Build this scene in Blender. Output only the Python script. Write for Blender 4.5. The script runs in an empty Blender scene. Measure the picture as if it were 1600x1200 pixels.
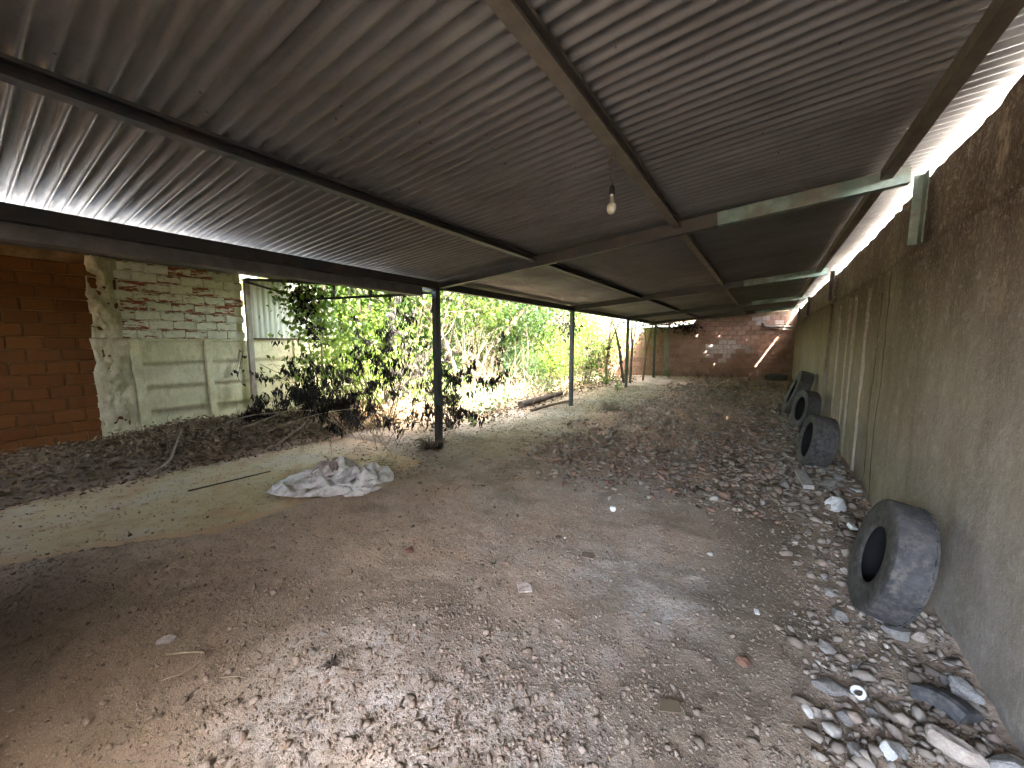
import bpy, math, random
import numpy as np
from mathutils import Vector, Matrix, noise

R = math.radians
random.seed(11)
rng = np.random.default_rng(11)
sc = bpy.context.scene
col = sc.collection

# ------------------------------------------------------------------ camera, sky, sun, exposure
cam_d = bpy.data.cameras.new('camera')
cam_d.sensor_width = 36.0
cam_d.lens = 13.5
cam_d.clip_start = 0.02
cam_d.clip_end = 2000
cam = bpy.data.objects.new('camera', cam_d)
col.objects.link(cam)
cam.location = (0, 0, 1.6)
cam.rotation_euler = (R(90 - 6.2), 0, R(33.5))
sc.camera = cam

SUN_EL, SUN_AZ = 58.0, 25.0          # azimuth: from +X towards -Y
SUN_TO = Vector((math.cos(R(SUN_EL)) * math.cos(R(SUN_AZ)), -math.cos(R(SUN_EL)) * math.sin(R(SUN_AZ)), math.sin(R(SUN_EL))))
world = bpy.data.worlds.new('World')
sc.world = world
world.use_nodes = True
wn = world.node_tree
bg = wn.nodes.get('Background') or wn.nodes.new('ShaderNodeBackground')
sky = wn.nodes.new('ShaderNodeTexSky')
sky.sky_type = 'NISHITA'
sky.sun_disc = False
sky.sun_elevation = R(SUN_EL)
sky.sun_rotation = R(90 + SUN_AZ)
sky.dust_density = 6.5
sky.ozone_density = 0.8
sky.air_density = 1.0
wn.links.new(sky.outputs[0], bg.inputs[0])
bg.inputs[1].default_value = 0.15
sun_d = bpy.data.lights.new('sun', 'SUN')
sun_d.energy = 2.0
sun_d.angle = R(0.5)
sun_d.color = (1.0, 0.96, 0.84)
sun = bpy.data.objects.new('sun', sun_d)
col.objects.link(sun)
sun.location = (6, -3, 12)
sun.rotation_euler = SUN_TO.to_track_quat('Z', 'Y').to_euler()

vs = sc.view_settings
vs.view_transform = 'Standard'
vs.look = 'None'
vs.exposure = 6.3
vs.gamma = 1.0
vs.use_curve_mapping = False
sc.render.engine = 'CYCLES'
sc.cycles.use_denoising = True
sc.cycles.max_bounces = 12
sc.cycles.diffuse_bounces = 8
sc.cycles.transparent_max_bounces = 8
sc.cycles.sample_clamp_indirect = 6.0
sc.cycles.caustics_reflective = False
sc.cycles.caustics_refractive = False

# ------------------------------------------------------------------ helpers
def tag(o, label=None, cat=None, group=None, kind=None):
    if label: o['label'] = label
    if cat: o['category'] = cat
    if group: o['group'] = group
    if kind: o['kind'] = kind
    return o

def empty(name, loc=(0, 0, 0), rot=(0, 0, 0)):
    o = bpy.data.objects.new(name, None)
    o.empty_display_size = 0.1
    col.objects.link(o)
    o.location = loc
    o.rotation_euler = rot
    return o

def link(name, me, mat=None, parent=None, loc=None, rot=None, scale=None):
    o = bpy.data.objects.new(name, me)
    col.objects.link(o)
    if mat and not me.materials: me.materials.append(mat)
    if parent: o.parent = parent
    if loc is not None: o.location = loc
    if rot is not None: o.rotation_euler = rot
    if scale is not None: o.scale = scale
    return o

def np_mesh(name, V, F, smooth=False, attrs=None):
    V = np.asarray(V, dtype=np.float32); F = np.asarray(F, dtype=np.int32)
    me = bpy.data.meshes.new(name)
    k = F.shape[1]
    me.vertices.add(len(V)); me.vertices.foreach_set('co', V.ravel())
    me.loops.add(F.size); me.loops.foreach_set('vertex_index', F.ravel())
    me.polygons.add(len(F)); me.polygons.foreach_set('loop_start', np.arange(len(F), dtype=np.int32) * k)
    if smooth: me.polygons.foreach_set('use_smooth', np.ones(len(F), dtype=bool))
    for a, arr in (attrs or {}).items():
        at = me.attributes.new(a, 'FLOAT', 'POINT'); at.data.foreach_set('value', np.asarray(arr, dtype=np.float32))
    me.update(calc_edges=True)
    return me

class MB:
    """collects boxes, sweeps and tubes for one mesh"""
    def __init__(s): s.v = []; s.f = []; s.sm = []
    def add(s, vs_, fs, smooth=False):
        o = len(s.v); s.v += [tuple(v) for v in vs_]
        s.f += [tuple(i + o for i in f) for f in fs]; s.sm += [smooth] * len(fs)
    def box(s, a, b, M=None, bev=0.0):
        (x0, y0, z0), (x1, y1, z1) = a, b
        vs_ = [Vector(p) for p in ((x0,y0,z0),(x1,y0,z0),(x1,y1,z0),(x0,y1,z0),(x0,y0,z1),(x1,y0,z1),(x1,y1,z1),(x0,y1,z1))]
        if M: vs_ = [M @ v for v in vs_]
        s.add(vs_, [(0,3,2,1),(4,5,6,7),(0,1,5,4),(1,2,6,5),(2,3,7,6),(3,0,4,7)])
    def sweep(s, prof, p0, p1, up=(0, 0, 1), closed=True, smooth=False):
        """profile (u,w) swept from p0 to p1; u sideways, w along up"""
        p0, p1, up = Vector(p0), Vector(p1), Vector(up)
        d = (p1 - p0).normalized(); side = d.cross(up).normalized(); upn = side.cross(d)
        n = len(prof)
        vs_ = [p + side * u + upn * w for p in (p0, p1) for (u, w) in prof]
        fs = [(i, (i + 1) % n, n + (i + 1) % n, n + i) for i in range(n if closed else n - 1)]
        s.add(vs_, fs, smooth)
        if closed: s.add(vs_, [tuple(range(n - 1, -1, -1)), tuple(range(n, 2 * n))])
    def tube(s, pts, rad, sides=6, cap=True, smooth=True):
        pts = [Vector(p) for p in pts]; n = len(pts)
        if not hasattr(rad, '__len__'): rad = [rad] * n
        vs_ = []; ref = Vector((0.31, 0.17, 0.93))
        for i, p in enumerate(pts):
            t = (pts[min(i + 1, n - 1)] - pts[max(i - 1, 0)])
            t = t.normalized() if t.length > 1e-9 else Vector((0, 0, 1))
            a = t.cross(ref)
            if a.length < 0.05: a = t.cross(Vector((1, 0, 0)))
            a.normalize(); b = t.cross(a)
            for k in range(sides):
                an = 2 * math.pi * k / sides
                vs_.append(p + (a * math.cos(an) + b * math.sin(an)) * rad[i])
        fs = [(i*sides+k, i*sides+(k+1)%sides, (i+1)*sides+(k+1)%sides, (i+1)*sides+k) for i in range(n-1) for k in range(sides)]
        s.add(vs_, fs, smooth)
        if cap: s.add(vs_[:sides], [tuple(range(sides))]); s.add(vs_[-sides:], [tuple(range(sides - 1, -1, -1))])
    def lathe(s, prof, seg=32, closed=False, M=None):
        """prof of (axial, radius), axis = X"""
        n = len(prof); vs_ = []
        for j in range(seg):
            a = 2 * math.pi * j / seg
            for (x, r) in prof: vs_.append(Vector((x, r * math.cos(a), r * math.sin(a))))
        if M: vs_ = [M @ v for v in vs_]
        fs = []
        for j in range(seg):
            j2 = (j + 1) % seg
            for i in range(n if closed else n - 1):
                i2 = (i + 1) % n
                fs.append((j*n+i, j*n+i2, j2*n+i2, j2*n+i))
        s.add(vs_, fs, True)
    def mesh(s, name):
        me = bpy.data.meshes.new(name)
        me.from_pydata([tuple(v) for v in s.v], [], s.f)
        me.polygons.foreach_set('use_smooth', s.sm)
        me.update()
        return me
    def build(s, name, mat, parent=None, **kw): return link(name, s.mesh(name), mat, parent, **kw)

# value noise ------------------------------------------------------
_T = np.random.default_rng(5).random((256, 256))
def vn(x, y, s=0):
    x = np.asarray(x, dtype=float) + 17.3 * s; y = np.asarray(y, dtype=float) + 41.7 * s
    xi = np.floor(x).astype(int); yi = np.floor(y).astype(int)
    fx = x - xi; fy = y - yi; fx = fx*fx*(3-2*fx); fy = fy*fy*(3-2*fy)
    g = lambda i, j: _T[i & 255, j & 255]
    return (g(xi,yi)*(1-fx)+g(xi+1,yi)*fx)*(1-fy)+(g(xi,yi+1)*(1-fx)+g(xi+1,yi+1)*fx)*fy - .5
def fbm(x, y, o=4, s=0):
    t = 0; a = 1
    for i in range(o): t = t + a * vn(x * 2**i, y * 2**i, s + i); a *= .5
    return t
def sst(a, b, x): t = np.clip((np.asarray(x) - a) / (b - a), 0, 1); return t*t*(3-2*t)
def blob(x, y, cx, cy, rx, ry): return np.exp(-(((x-cx)/rx)**2 + ((y-cy)/ry)**2))

# node helper ------------------------------------------------------
class NM:
    def __init__(s, name, rough=.9, spec=.2, metal=0.0, coord='Object'):
        s.m = bpy.data.materials.new(name); s.m.use_nodes = True
        s.t = s.m.node_tree; s.n = s.t.nodes; s.l = s.t.links
        s.b = s.n['Principled BSDF']; s.out = s.n['Material Output']
        s.b.inputs['Roughness'].default_value = rough
        s.b.inputs['Specular IOR Level'].default_value = spec
        s.b.inputs['Metallic'].default_value = metal
        s.coord = s.n.new('ShaderNodeTexCoord').outputs[coord]
    def mapv(s, scale=(1,1,1), off=None, rot=None):
        m = s.n.new('ShaderNodeMapping'); m.inputs['Scale'].default_value = scale
        if rot: m.inputs['Rotation'].default_value = rot
        s.l.new(s.coord, m.inputs['Vector'])
        if off is not None: s.l.new(off, m.inputs['Location'])
        return m.outputs[0]
    def noise(s, scale, detail=4, rough=.55, st=(1,1,1), dist=0.0, off=None):
        t = s.n.new('ShaderNodeTexNoise'); t.inputs['Scale'].default_value = scale
        t.inputs['Detail'].default_value = detail; t.inputs['Roughness'].default_value = rough
        t.inputs['Distortion'].default_value = dist
        s.l.new(s.mapv(st, off), t.inputs['Vector']); return t.outputs[0]
    def voro(s, scale, st=(1,1,1), feat='F1', out=0, dist=None):
        t = s.n.new('ShaderNodeTexVoronoi'); t.feature = feat; t.inputs['Scale'].default_value = scale
        s.l.new(s.mapv(st), t.inputs['Vector']); return t.outputs[out]
    def ramp(s, fac, stops, interp='LINEAR'):
        r = s.n.new('ShaderNodeValToRGB'); r.color_ramp.interpolation = interp
        el = r.color_ramp.elements
        while len(el) < len(stops): el.new(.5)
        for e, (p, c) in zip(el, stops):
            e.position = p; e.color = (c, c, c, 1) if not hasattr(c, '__len__') else (*c, 1)
        s.l.new(fac, r.inputs[0]); return r.outputs[0]
    def mix(s, fac, a, b, mode='MIX'):
        m = s.n.new('ShaderNodeMix'); m.data_type = 'RGBA'; m.blend_type = mode
        for sock, v in ((m.inputs[0], fac), (m.inputs[6], a), (m.inputs[7], b)):
            if isinstance(v, bpy.types.NodeSocket): s.l.new(v, sock)
            elif hasattr(v, '__len__'): sock.default_value = (*v, 1)
            else: sock.default_value = v
        return m.outputs[2]
    def math(s, op, a, b=0.0):
        m = s.n.new('ShaderNodeMath'); m.operation = op
        for sock, v in ((m.inputs[0], a), (m.inputs[1], b)):
            if isinstance(v, bpy.types.NodeSocket): s.l.new(v, sock)
            else: sock.default_value = v
        return m.outputs[0]
    def attr(s, name):
        a = s.n.new('ShaderNodeAttribute'); a.attribute_name = name; return a.outputs['Fac']
    def rand(s): return s.n.new('ShaderNodeObjectInfo').outputs['Random']
    def sep(s, i):
        x = s.n.new('ShaderNodeSeparateXYZ'); s.l.new(s.coord, x.inputs[0]); return x.outputs[i]
    def color(s, c):
        if isinstance(c, bpy.types.NodeSocket): s.l.new(c, s.b.inputs['Base Color'])
        else: s.b.inputs['Base Color'].default_value = (*c, 1)
        s.c = c; return s
    def rough(s, v): s.l.new(v, s.b.inputs['Roughness']); return s
    def bump(s, h, strength=.4, dist=.01, chain=None):
        b = s.n.new('ShaderNodeBump'); b.inputs['Strength'].default_value = strength; b.inputs['Distance'].default_value = dist
        s.l.new(h, b.inputs['Height'])
        if chain is not None: s.l.new(chain, b.inputs['Normal'])
        s.l.new(b.outputs[0], s.b.inputs['Normal']); return b.outputs[0]
    def translucent(s, colr, fac=.4):
        t = s.n.new('ShaderNodeBsdfTranslucent'); mx = s.n.new('ShaderNodeMixShader'); mx.inputs[0].default_value = fac
        if isinstance(colr, bpy.types.NodeSocket): s.l.new(colr, t.inputs[0])
        else: t.inputs[0].default_value = (*colr, 1)
        s.l.new(s.b.outputs[0], mx.inputs[1]); s.l.new(t.outputs[0], mx.inputs[2]); s.l.new(mx.outputs[0], s.out.inputs[0])
        return s

M = {}
# ------------------------------------------------------------------ materials
def build_mats():
    n = NM('dark_yard', rough=.9, spec=.15); n.color(n.ramp(n.noise(30, 5, .7), [(.35, (.03,.03,.028)), (.65, (.065,.063,.058))])); M['dark_yard'] = n.m  # for the dark ground added behind the camera
    n = NM('mortar_dark', rough=.93, spec=.1); n.color(n.ramp(n.noise(4, 7, .7), [(.35, (0.176,0.094,0.043)), (.65, (0.335,0.206,0.103))])); n.bump(n.noise(40, 5, .7), .5, .006); M['mortar_dark'] = n.m
    n = NM('lean_to_sheet', rough=.5, spec=.4); bf = n.n.new('ShaderNodeNewGeometry').outputs['Backfacing']; n.color(n.mix(bf, (.26,.255,.24), (.045,.04,.033))); M['lean_to_sheet'] = n.m  # underside coloured dark for the shade beneath, top kept paler
    # dirt ground
    n = NM('dirt', rough=.95, spec=.1)
    big = n.noise(1.1, 6, .6); fine = n.noise(38, 6, .7); mid = n.noise(7, 5, .65)
    c = n.ramp(big, [(.28, (0.282,0.209,0.144)), (.5, (0.410,0.307,0.217)), (.72, (0.519,0.409,0.296))])
    c = n.mix(n.ramp(mid, [(.42, 0), (.7, .75)]), c, (0.511,0.345,0.225))
    c = n.mix(n.math('MULTIPLY', n.attr('red'), .7), c, (0.546,0.307,0.191))
    dn = n.math('MULTIPLY', n.attr('dust_light'), n.ramp(n.noise(9, 7, .75), [(.30, .15), (.62, 1)]))
    c = n.mix(dn, c, (0.540,0.493,0.447))
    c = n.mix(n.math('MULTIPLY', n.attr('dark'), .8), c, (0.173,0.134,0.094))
    c = n.mix(n.math('MULTIPLY', n.attr('leaf'), .85), c, (.17,.13,.08))
    c = n.mix(n.ramp(fine, [(.36, .5), (.5, 0)]), c, (0.156,0.116,0.080))
    sp = n.voro(95, out=0)
    c = n.mix(n.ramp(sp, [(.10, .6), (.22, 0)]), c, (0.620,0.559,0.434))
    n.color(c)
    h1 = n.bump(fine, .8, .02); n.bump(n.noise(120, 3, .7), .6, .006, h1)
    M['dirt'] = n.m
    # concrete slab
    n = NM('slab', rough=.88, spec=.15)
    c = n.ramp(n.noise(1.6, 6, .62), [(.3, (0.491,0.323,0.182)), (.5, (0.533,0.434,0.253)), (.7, (0.533,0.461,0.335))])
    c = n.mix(n.ramp(n.noise(5, 8, .7), [(.5, 0), (.72, .8)]), c, (0.369,0.210,0.111))
    e = n.math('ADD', n.attr('dirt'), n.math('MULTIPLY', n.math('SUBTRACT', n.noise(7, 7, .72), .5), 1.3))
    c = n.mix(n.ramp(e, [(.30, 0), (.75, 1)]), c, (0.533,0.363,0.223))
    c = n.mix(n.ramp(n.noise(60, 4, .7), [(.35, .5), (.47, 0)]), c, (0.293,0.176,0.097))
    n.color(c); n.bump(n.noise(45, 6, .7), .5, .008)
    M['slab'] = n.m
    # stones with tone attribute
    def stone(name, stops):
        n = NM(name, rough=.92, spec=.15)
        c = n.ramp(n.attr('tone'), stops)
        c = n.mix(n.ramp(n.noise(60, 4, .7), [(.35, .45), (.6, 0)]), c, (0.155,0.126,0.095))
        n.color(c); n.bump(n.noise(110, 4, .7), .5, .006); return n.m
    M['gravel'] = stone('gravel', [(0, (0.095,0.075,0.057)), (.3, (0.190,0.148,0.113)), (.5, (0.266,0.215,0.168)), (.62, (0.247,0.167,0.123)), (.74, (0.257,0.196,0.151)), (.9, (0.380,0.335,0.273)), (1, (0.494,0.459,0.392))])
    M['rubble'] = stone('rubble', [(0, (0.085,0.066,0.051)), (.25, (0.190,0.150,0.121)), (.45, (0.266,0.228,0.186)), (.6, (0.257,0.150,0.107)), (.78, (0.237,0.160,0.116)), (.9, (0.361,0.320,0.270)), (1, (0.475,0.446,0.391))])
    def rock(name, a, b, dirt=(.10,.075,.055), k=1.0):
        n = NM(name, rough=.92, spec=.15)
        r = n.rand()
        c = n.ramp(n.noise(9, 7, .68), [(.3, a), (.68, b)])
        c = n.mix(n.ramp(n.noise(22, 5, .7), [(.48, 0), (.68, .7 * k)]), c, dirt)
        c = n.mix(n.math('MULTIPLY', r, .35), c, dirt)
        n.color(c); h = n.bump(n.noise(30, 6, .7), .7, .012); n.bump(n.noise(140, 3, .7), .4, .003, h); return n.m
    M['rock_grey'] = rock('rock_grey', (0.237,0.219,0.200), (0.413,0.388,0.356))
    M['rock_white'] = rock('rock_white', (0.525,0.500,0.463), (0.700,0.700,0.700), k=.5)
    M['rock_pale'] = rock('rock_pale', (0.413,0.350,0.288), (0.650,0.587,0.512), (0.250,0.150,0.100), k=.7)
    M['rock_brown'] = rock('rock_brown', (0.213,0.156,0.106), (0.325,0.250,0.175))
    M['rock_dark'] = rock('rock_dark', (.035,.035,.045), (.08,.08,.09))
    M['brick_bit'] = rock('brick_bit', (.21,.10,.065), (.30,.16,.11))
    # corrugated sheet (dull galvanised, soiled)
    n = NM('sheet_metal', rough=.42, spec=.5, metal=.45)
    c = n.ramp(n.noise(1.3, 6, .6), [(.3, (.130,.124,.114)), (.7, (.205,.198,.186))])
    c = n.mix(n.ramp(n.noise(6, 8, .72, (.25, 1, 1)), [(.5, 0), (.74, .55)]), c, (0.073,0.060,0.042))
    c = n.mix(n.ramp(n.voro(7.0), [(.035, .9), (.06, 0)]), c, (0.026,0.021,0.016))
    c = n.mix(n.ramp(n.noise(70, 4, .75), [(.30, .5), (.42, 0)]), c, (0.052,0.043,0.032))
    n.color(c); n.rough(n.ramp(n.noise(9, 5, .6), [(.3, .34), (.7, .52)])); n.bump(n.noise(40, 4, .7), .12, .004)
    M['sheet'] = n.m
    # steel
    def steel(name, a, b, tint=None):
        n = NM(name, rough=.6, spec=.35, metal=.15)
        c = n.ramp(n.noise(7, 7, .68), [(.38, a), (.66, b)])
        if tint: c = n.mix(n.ramp(n.noise(3, 5, .7), [(.42, 0), (.6, .8)]), c, tint)
        n.color(c); n.bump(n.noise(50, 5, .7), .3, .003); return n.m
    M['steel_dark'] = steel('steel_dark', (.040,.036,.032), (.075,.058,.045), (.035,.045,.042))
    M['steel_brown'] = steel('steel_brown', (.105,.088,.068), (.165,.14,.11))
    M['steel_green'] = steel('steel_green', (.10,.16,.14), (.20,.27,.235), (.10,.085,.065))
    M['steel_post'] = steel('steel_post', (.028,.027,.026), (.06,.045,.036), (.03,.055,.055))
    M['steel_pale'] = steel('steel_pale', (.24,.22,.18), (.34,.32,.27), (.20,.13,.08))
    M['gutter'] = steel('gutter', (0.100,0.092,0.080), (0.160,0.150,0.133))
    # right wall render / concrete with streaks
    n = NM('wall_concrete', rough=.9, spec=.15)
    c = n.ramp(n.noise(1.0, 7, .62), [(.3, (0.256,0.222,0.179)), (.5, (0.328,0.288,0.239)), (.7, (0.393,0.350,0.296))])
    c = n.mix(n.ramp(n.noise(3.0, 6, .62, (1, 1, .10)), [(.45, 0), (.75, .6)]), c, (0.175,0.136,0.095))
    c = n.mix(n.ramp(n.noise(5.5, 7, .7, (1, 1, .16)), [(.56, 0), (.72, .5)]), c, (0.491,0.438,0.379))
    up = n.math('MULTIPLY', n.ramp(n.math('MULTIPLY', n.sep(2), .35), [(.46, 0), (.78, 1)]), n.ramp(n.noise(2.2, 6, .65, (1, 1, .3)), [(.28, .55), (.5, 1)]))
    c = n.mix(up, c, (0.093,0.067,0.050))  # upper wall darkened in colour: brown stain plus the shade up there
    c = n.mix(n.ramp(n.noise(3.5, 7, .7, (1, 1, .5)), [(.60, 0), (.64, .6)]), c, (0.393,0.302,0.218))
    c = n.mix(n.ramp(n.noise(4.5, 9, .78), [(.36, .30), (.54, 0)]), c, (0.170,0.135,0.109))
    c = n.mix(n.ramp(n.noise(9, 9, .8, dist=.6), [(.54, 0), (.68, .6)]), c, (0.494,0.444,0.421))
    c = n.mix(n.ramp(n.noise(30, 8, .75), [(.54, 0), (.70, .5)]), c, (0.536,0.473,0.457))
    c = n.mix(n.ramp(n.noise(5, 3, .6, (2.2, 2.2, .35), dist=4.5), [(.488, 0), (.5, .5), (.512, 0)]), c, (0.556,0.492,0.478))
    c = n.mix(n.ramp(n.noise(34, 6, .75), [(.30, .5), (.44, 0)]), c, (0.164,0.136,0.104))
    scr = n.noise(4, 2, .5, (1, 1, .5), dist=3.5)
    c = n.mix(n.ramp(scr, [(.494, 0), (.5, .35), (.506, 0)]), c, (0.546,0.501,0.445))
    n.color(c); h = n.bump(n.noise(14, 7, .7), .45, .014); n.bump(n.noise(90, 4, .7), .5, .005, h)
    M['wall_concrete'] = n.m
    # orange hollow brick
    def brick(name, a, b, grime, gk):
        n = NM(name, rough=.92, spec=.12)
        off = n.n.new('ShaderNodeCombineXYZ'); r = n.rand()
        for i in range(3): n.l.new(n.math('MULTIPLY', r, 37.0 + 11 * i), off.inputs[i])
        off = off.outputs[0]
        c = n.ramp(r, [(0, a), (1, b)])
        c = n.mix(n.ramp(n.noise(12, 6, .7, off=off), [(.45, 0), (.72, gk)]), c, grime)
        c = n.mix(n.ramp(n.noise(60, 4, .7, off=off), [(.32, .5), (.46, 0)]), c, (.08,.045,.03))
        n.color(c)
        h = n.bump(n.noise(1, 2, .5, (6, 6, 160), off=off), .35, .003); n.bump(n.noise(80, 4, .7), .4, .004, h)
        return n.m
    M['brick_orange'] = brick('brick_orange', (0.134,0.046,0.013), (0.184,0.068,0.018), (0.100,0.055,0.022), .7)
    M['brick_back'] = brick('brick_back', (0.162,0.086,0.059), (0.246,0.140,0.104), (0.212,0.180,0.157), 1.0)
    M['brick_backpale'] = brick('brick_backpale', (0.249,0.202,0.189), (0.361,0.318,0.304), (0.189,0.112,0.088), 1.0)
    # white painted brick with the paint flaking off along the joints
    n = NM('brick_painted', rough=.9, spec=.15)
    off = n.n.new('ShaderNodeCombineXYZ'); r = n.rand()
    for i in range(3): n.l.new(n.math('MULTIPLY', r, 53.0 + 7 * i), off.inputs[i])
    off = off.outputs[0]
    edge = n.math('ABSOLUTE', n.math('MULTIPLY', n.sep(2), 11.0))
    fl = n.math('ADD', n.noise(2.6, 6, .72, (1, 2.2, 9), off=off), n.math('MULTIPLY', edge, .17))
    fl = n.math('ADD', fl, n.math('MULTIPLY', n.math('SUBTRACT', r, .5), .16))
    c = n.ramp(n.noise(8, 6, .65, off=off), [(.3, (.54,.53,.40)), (.7, (.74,.73,.57))])  # white paint tinted yellow in place of light through the leaves
    c = n.mix(n.ramp(n.noise(18, 6, .7, off=off), [(.55, 0), (.74, .7)]), c, (.26,.25,.19))
    c = n.mix(n.ramp(fl, [(.635, 0), (.655, 1)]), c, (.27,.085,.045))
    n.color(c); h = n.bump(n.ramp(fl, [(.63, 1), (.66, 0)]), .6, .004); n.bump(n.noise(60, 5, .7), .4, .004, h)
    M['brick_painted'] = n.m
    # mortar / plaster / precast
    def plaster(name, a, b, st, k=.8, moss=None):
        n = NM(name, rough=.93, spec=.12)
        c = n.ramp(n.noise(2.4, 7, .65), [(.3, a), (.68, b)])
        c = n.mix(n.ramp(n.noise(6, 8, .72, (1, 1, .45)), [(.5, 0), (.70, k)]), c, st)
        c = n.mix(n.ramp(n.noise(40, 5, .75), [(.31, .6), (.44, 0)]), c, (.10,.09,.065))
        if moss: c = n.mix(n.ramp(n.noise(1.6, 6, .7), [(.45, 0), (.7, .7)]), c, moss)
        n.color(c); h = n.bump(n.noise(18, 6, .7), .6, .012); n.bump(n.noise(80, 4, .7), .4, .004, h); return n.m
    M['mortar'] = plaster('mortar', (.17,.12,.085), (.27,.20,.15), (.12,.085,.06))
    M['plaster'] = plaster('plaster', (0.412,0.362,0.233), (0.650,0.578,0.391), (0.249,0.205,0.121), .9, (0.301,0.283,0.150))
    M['precast'] = plaster('precast', (0.501,0.465,0.289), (0.750,0.692,0.465), (0.301,0.267,0.154), .7, (0.412,0.407,0.204))  # plaster and precast tinted yellow to stand for light through the leaves
    M['column'] = plaster('column', (0.126,0.116,0.096), (0.192,0.180,0.154), (0.072,0.058,0.041))
    # neighbour sheet cladding
    n = NM('white_sheet', rough=.5, spec=.3, metal=.1)
    n.color(n.ramp(n.noise(3, 5, .6, (1, 1, .2)), [(.35, (.42,.44,.35)), (.65, (.56,.57,.50))]))
    M['white_sheet'] = n.m
    n = NM('galvanised', rough=.5, spec=.4); n.color((.6,.6,.58)); M['galvanised'] = n.m
    # rubber
    n = NM('rubber', rough=.75, spec=.3)
    c = n.ramp(n.noise(7, 6, .65), [(.35, (0.027,0.028,0.029)), (.68, (0.073,0.071,0.073))])
    c = n.mix(n.ramp(n.noise(26, 6, .72), [(.46, 0), (.66, .8)]), c, (0.117,0.105,0.092))
    n.color(c); n.bump(n.noise(60, 5, .7), .35, .004)
    M['rubber'] = n.m
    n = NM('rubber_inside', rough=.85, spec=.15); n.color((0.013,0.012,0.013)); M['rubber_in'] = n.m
    # woven plastic sack
    n = NM('sack', rough=.55, spec=.3)
    c = n.ramp(n.noise(4, 6, .65), [(.36, (.36,.29,.235)), (.50, (.76,.745,.70))])
    c = n.mix(n.ramp(n.noise(9, 7, .72), [(.52, 0), (.68, .75)]), c, (.25,.16,.11))
    n.color(c); h = n.bump(n.noise(9, 4, .6, dist=1.2), .25, .012); n.bump(n.noise(60, 3, .6), .2, .002, h); n.translucent((.38,.33,.27), .12)
    M['sack'] = n.m
    n = NM('sack_grey', rough=.45, spec=.35)
    c = n.ramp(n.noise(5, 6, .65), [(.36, (0.300,0.280,0.260)), (.60, (0.660,0.640,0.600))])
    n.color(c); n.bump(n.noise(40, 5, .7), .25, .004); M['sack_grey'] = n.m
    n = NM('sack_brown', rough=.6, spec=.3); n.color(n.ramp(n.noise(5, 6, .65), [(.36, (.20,.15,.12)), (.62, (.44,.38,.33))])); n.bump(n.noise(8, 5, .7, dist=1.5), .5, .02); M['sack_brown'] = n.m
    # leaves
    def leaf(name, stops, tr, fac=.45, ro=.5):
        n = NM(name, rough=ro, spec=.3)
        n.color(n.ramp(n.attr('tone'), stops)); n.translucent(n.ramp(n.attr('tone'), tr) if not isinstance(tr, tuple) else tr, fac); return n.m
    M['leaf_green'] = leaf('leaf_green', [(0, (0.023,0.045,0.010)), (.5, (0.042,0.076,0.015)), (1, (0.078,0.111,0.025))], [(0, (0.053,0.103,0.011)), (1, (0.184,0.244,0.033))], .5)
    M['leaf_blue'] = leaf('leaf_blue', [(0, (0.020,0.045,0.017)), (.5, (0.032,0.073,0.027)), (1, (0.053,0.097,0.033))], [(0, (0.040,0.103,0.027)), (1, (0.104,0.195,0.055))], .45)
    M['leaf_yellow'] = leaf('leaf_yellow', [(0, (0.059,0.102,0.017)), (.5, (0.090,0.150,0.027)), (1, (0.132,0.190,0.040))], [(0, (0.143,0.232,0.020)), (1, (0.270,0.354,0.061))], .5)
    M['leaf_dead'] = leaf('leaf_dead', [(0, (0.010,0.008,0.006)), (.6, (0.019,0.016,0.011)), (1, (0.051,0.040,0.025))], (0.018,0.013,0.007), .12, .8)  # dead leaf brown darkened to read as backlit silhouettes
    M['leaf_litter'] = leaf('leaf_litter', [(0, (0.064,0.042,0.022)), (.5, (0.168,0.117,0.061)), (1, (0.368,0.270,0.155))], (0.128,0.083,0.035), .1, .8)
    M['straw'] = leaf('straw', [(0, (.10,.075,.045)), (.5, (.24,.20,.13)), (1, (.42,.37,.27))], (.3,.24,.14), .15, .8)
    def bark(name, a, b):
        n = NM(name, rough=.9, spec=.15)
        n.color(n.ramp(n.noise(14, 6, .7, (1, 1, .3)), [(.35, a), (.68, b)])); n.bump(n.noise(30, 5, .7, (1, 1, .25)), .5, .006); return n.m
    M['bark'] = bark('bark', (.07,.052,.035), (.15,.115,.08))
    M['bark_pale'] = bark('bark_pale', (.24,.19,.13), (.40,.34,.25))
    M['bark_dark'] = bark('bark_dark', (.035,.028,.022), (.08,.062,.046))
    M['twig'] = bark('twig', (.17,.135,.09), (.32,.27,.19))
    # small things
    n = NM('paper', rough=.7, spec=.2); n.color(n.ramp(n.noise(20, 4, .6), [(.35, (.45,.42,.38)), (.6, (.78,.77,.74))])); M['paper'] = n.m
    n = NM('tile_glaze', rough=.5, spec=.4); n.color(n.ramp(n.noise(30, 6, .7), [(.4, (.30,.21,.17)), (.58, (.56,.47,.42))])); M['tile'] = n.m
    n = NM('white_plastic', rough=.4, spec=.4); n.color((.72,.72,.70)); M['plastic'] = n.m
    n = NM('black_plastic', rough=.45, spec=.4); n.color((.012,.011,.010)); M['black'] = n.m
    n = NM('brass', rough=.4, spec=.5, metal=.8); n.color((.45,.42,.36)); M['brass'] = n.m
    n = NM('bulb_glass', rough=.16, spec=.5); n.color((.28,.265,.21)); n.b.inputs['Transmission Weight'].default_value = .45; n.b.inputs['IOR'].default_value = 1.2; M['bulb'] = n.m
    n = NM('bulb_paint', rough=.35, spec=.5); n.color(n.ramp(n.noise(18, 4, .6), [(.4, (.25,.22,.15)), (.62, (.38,.35,.26))])); M['bulb_low'] = n.m
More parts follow.
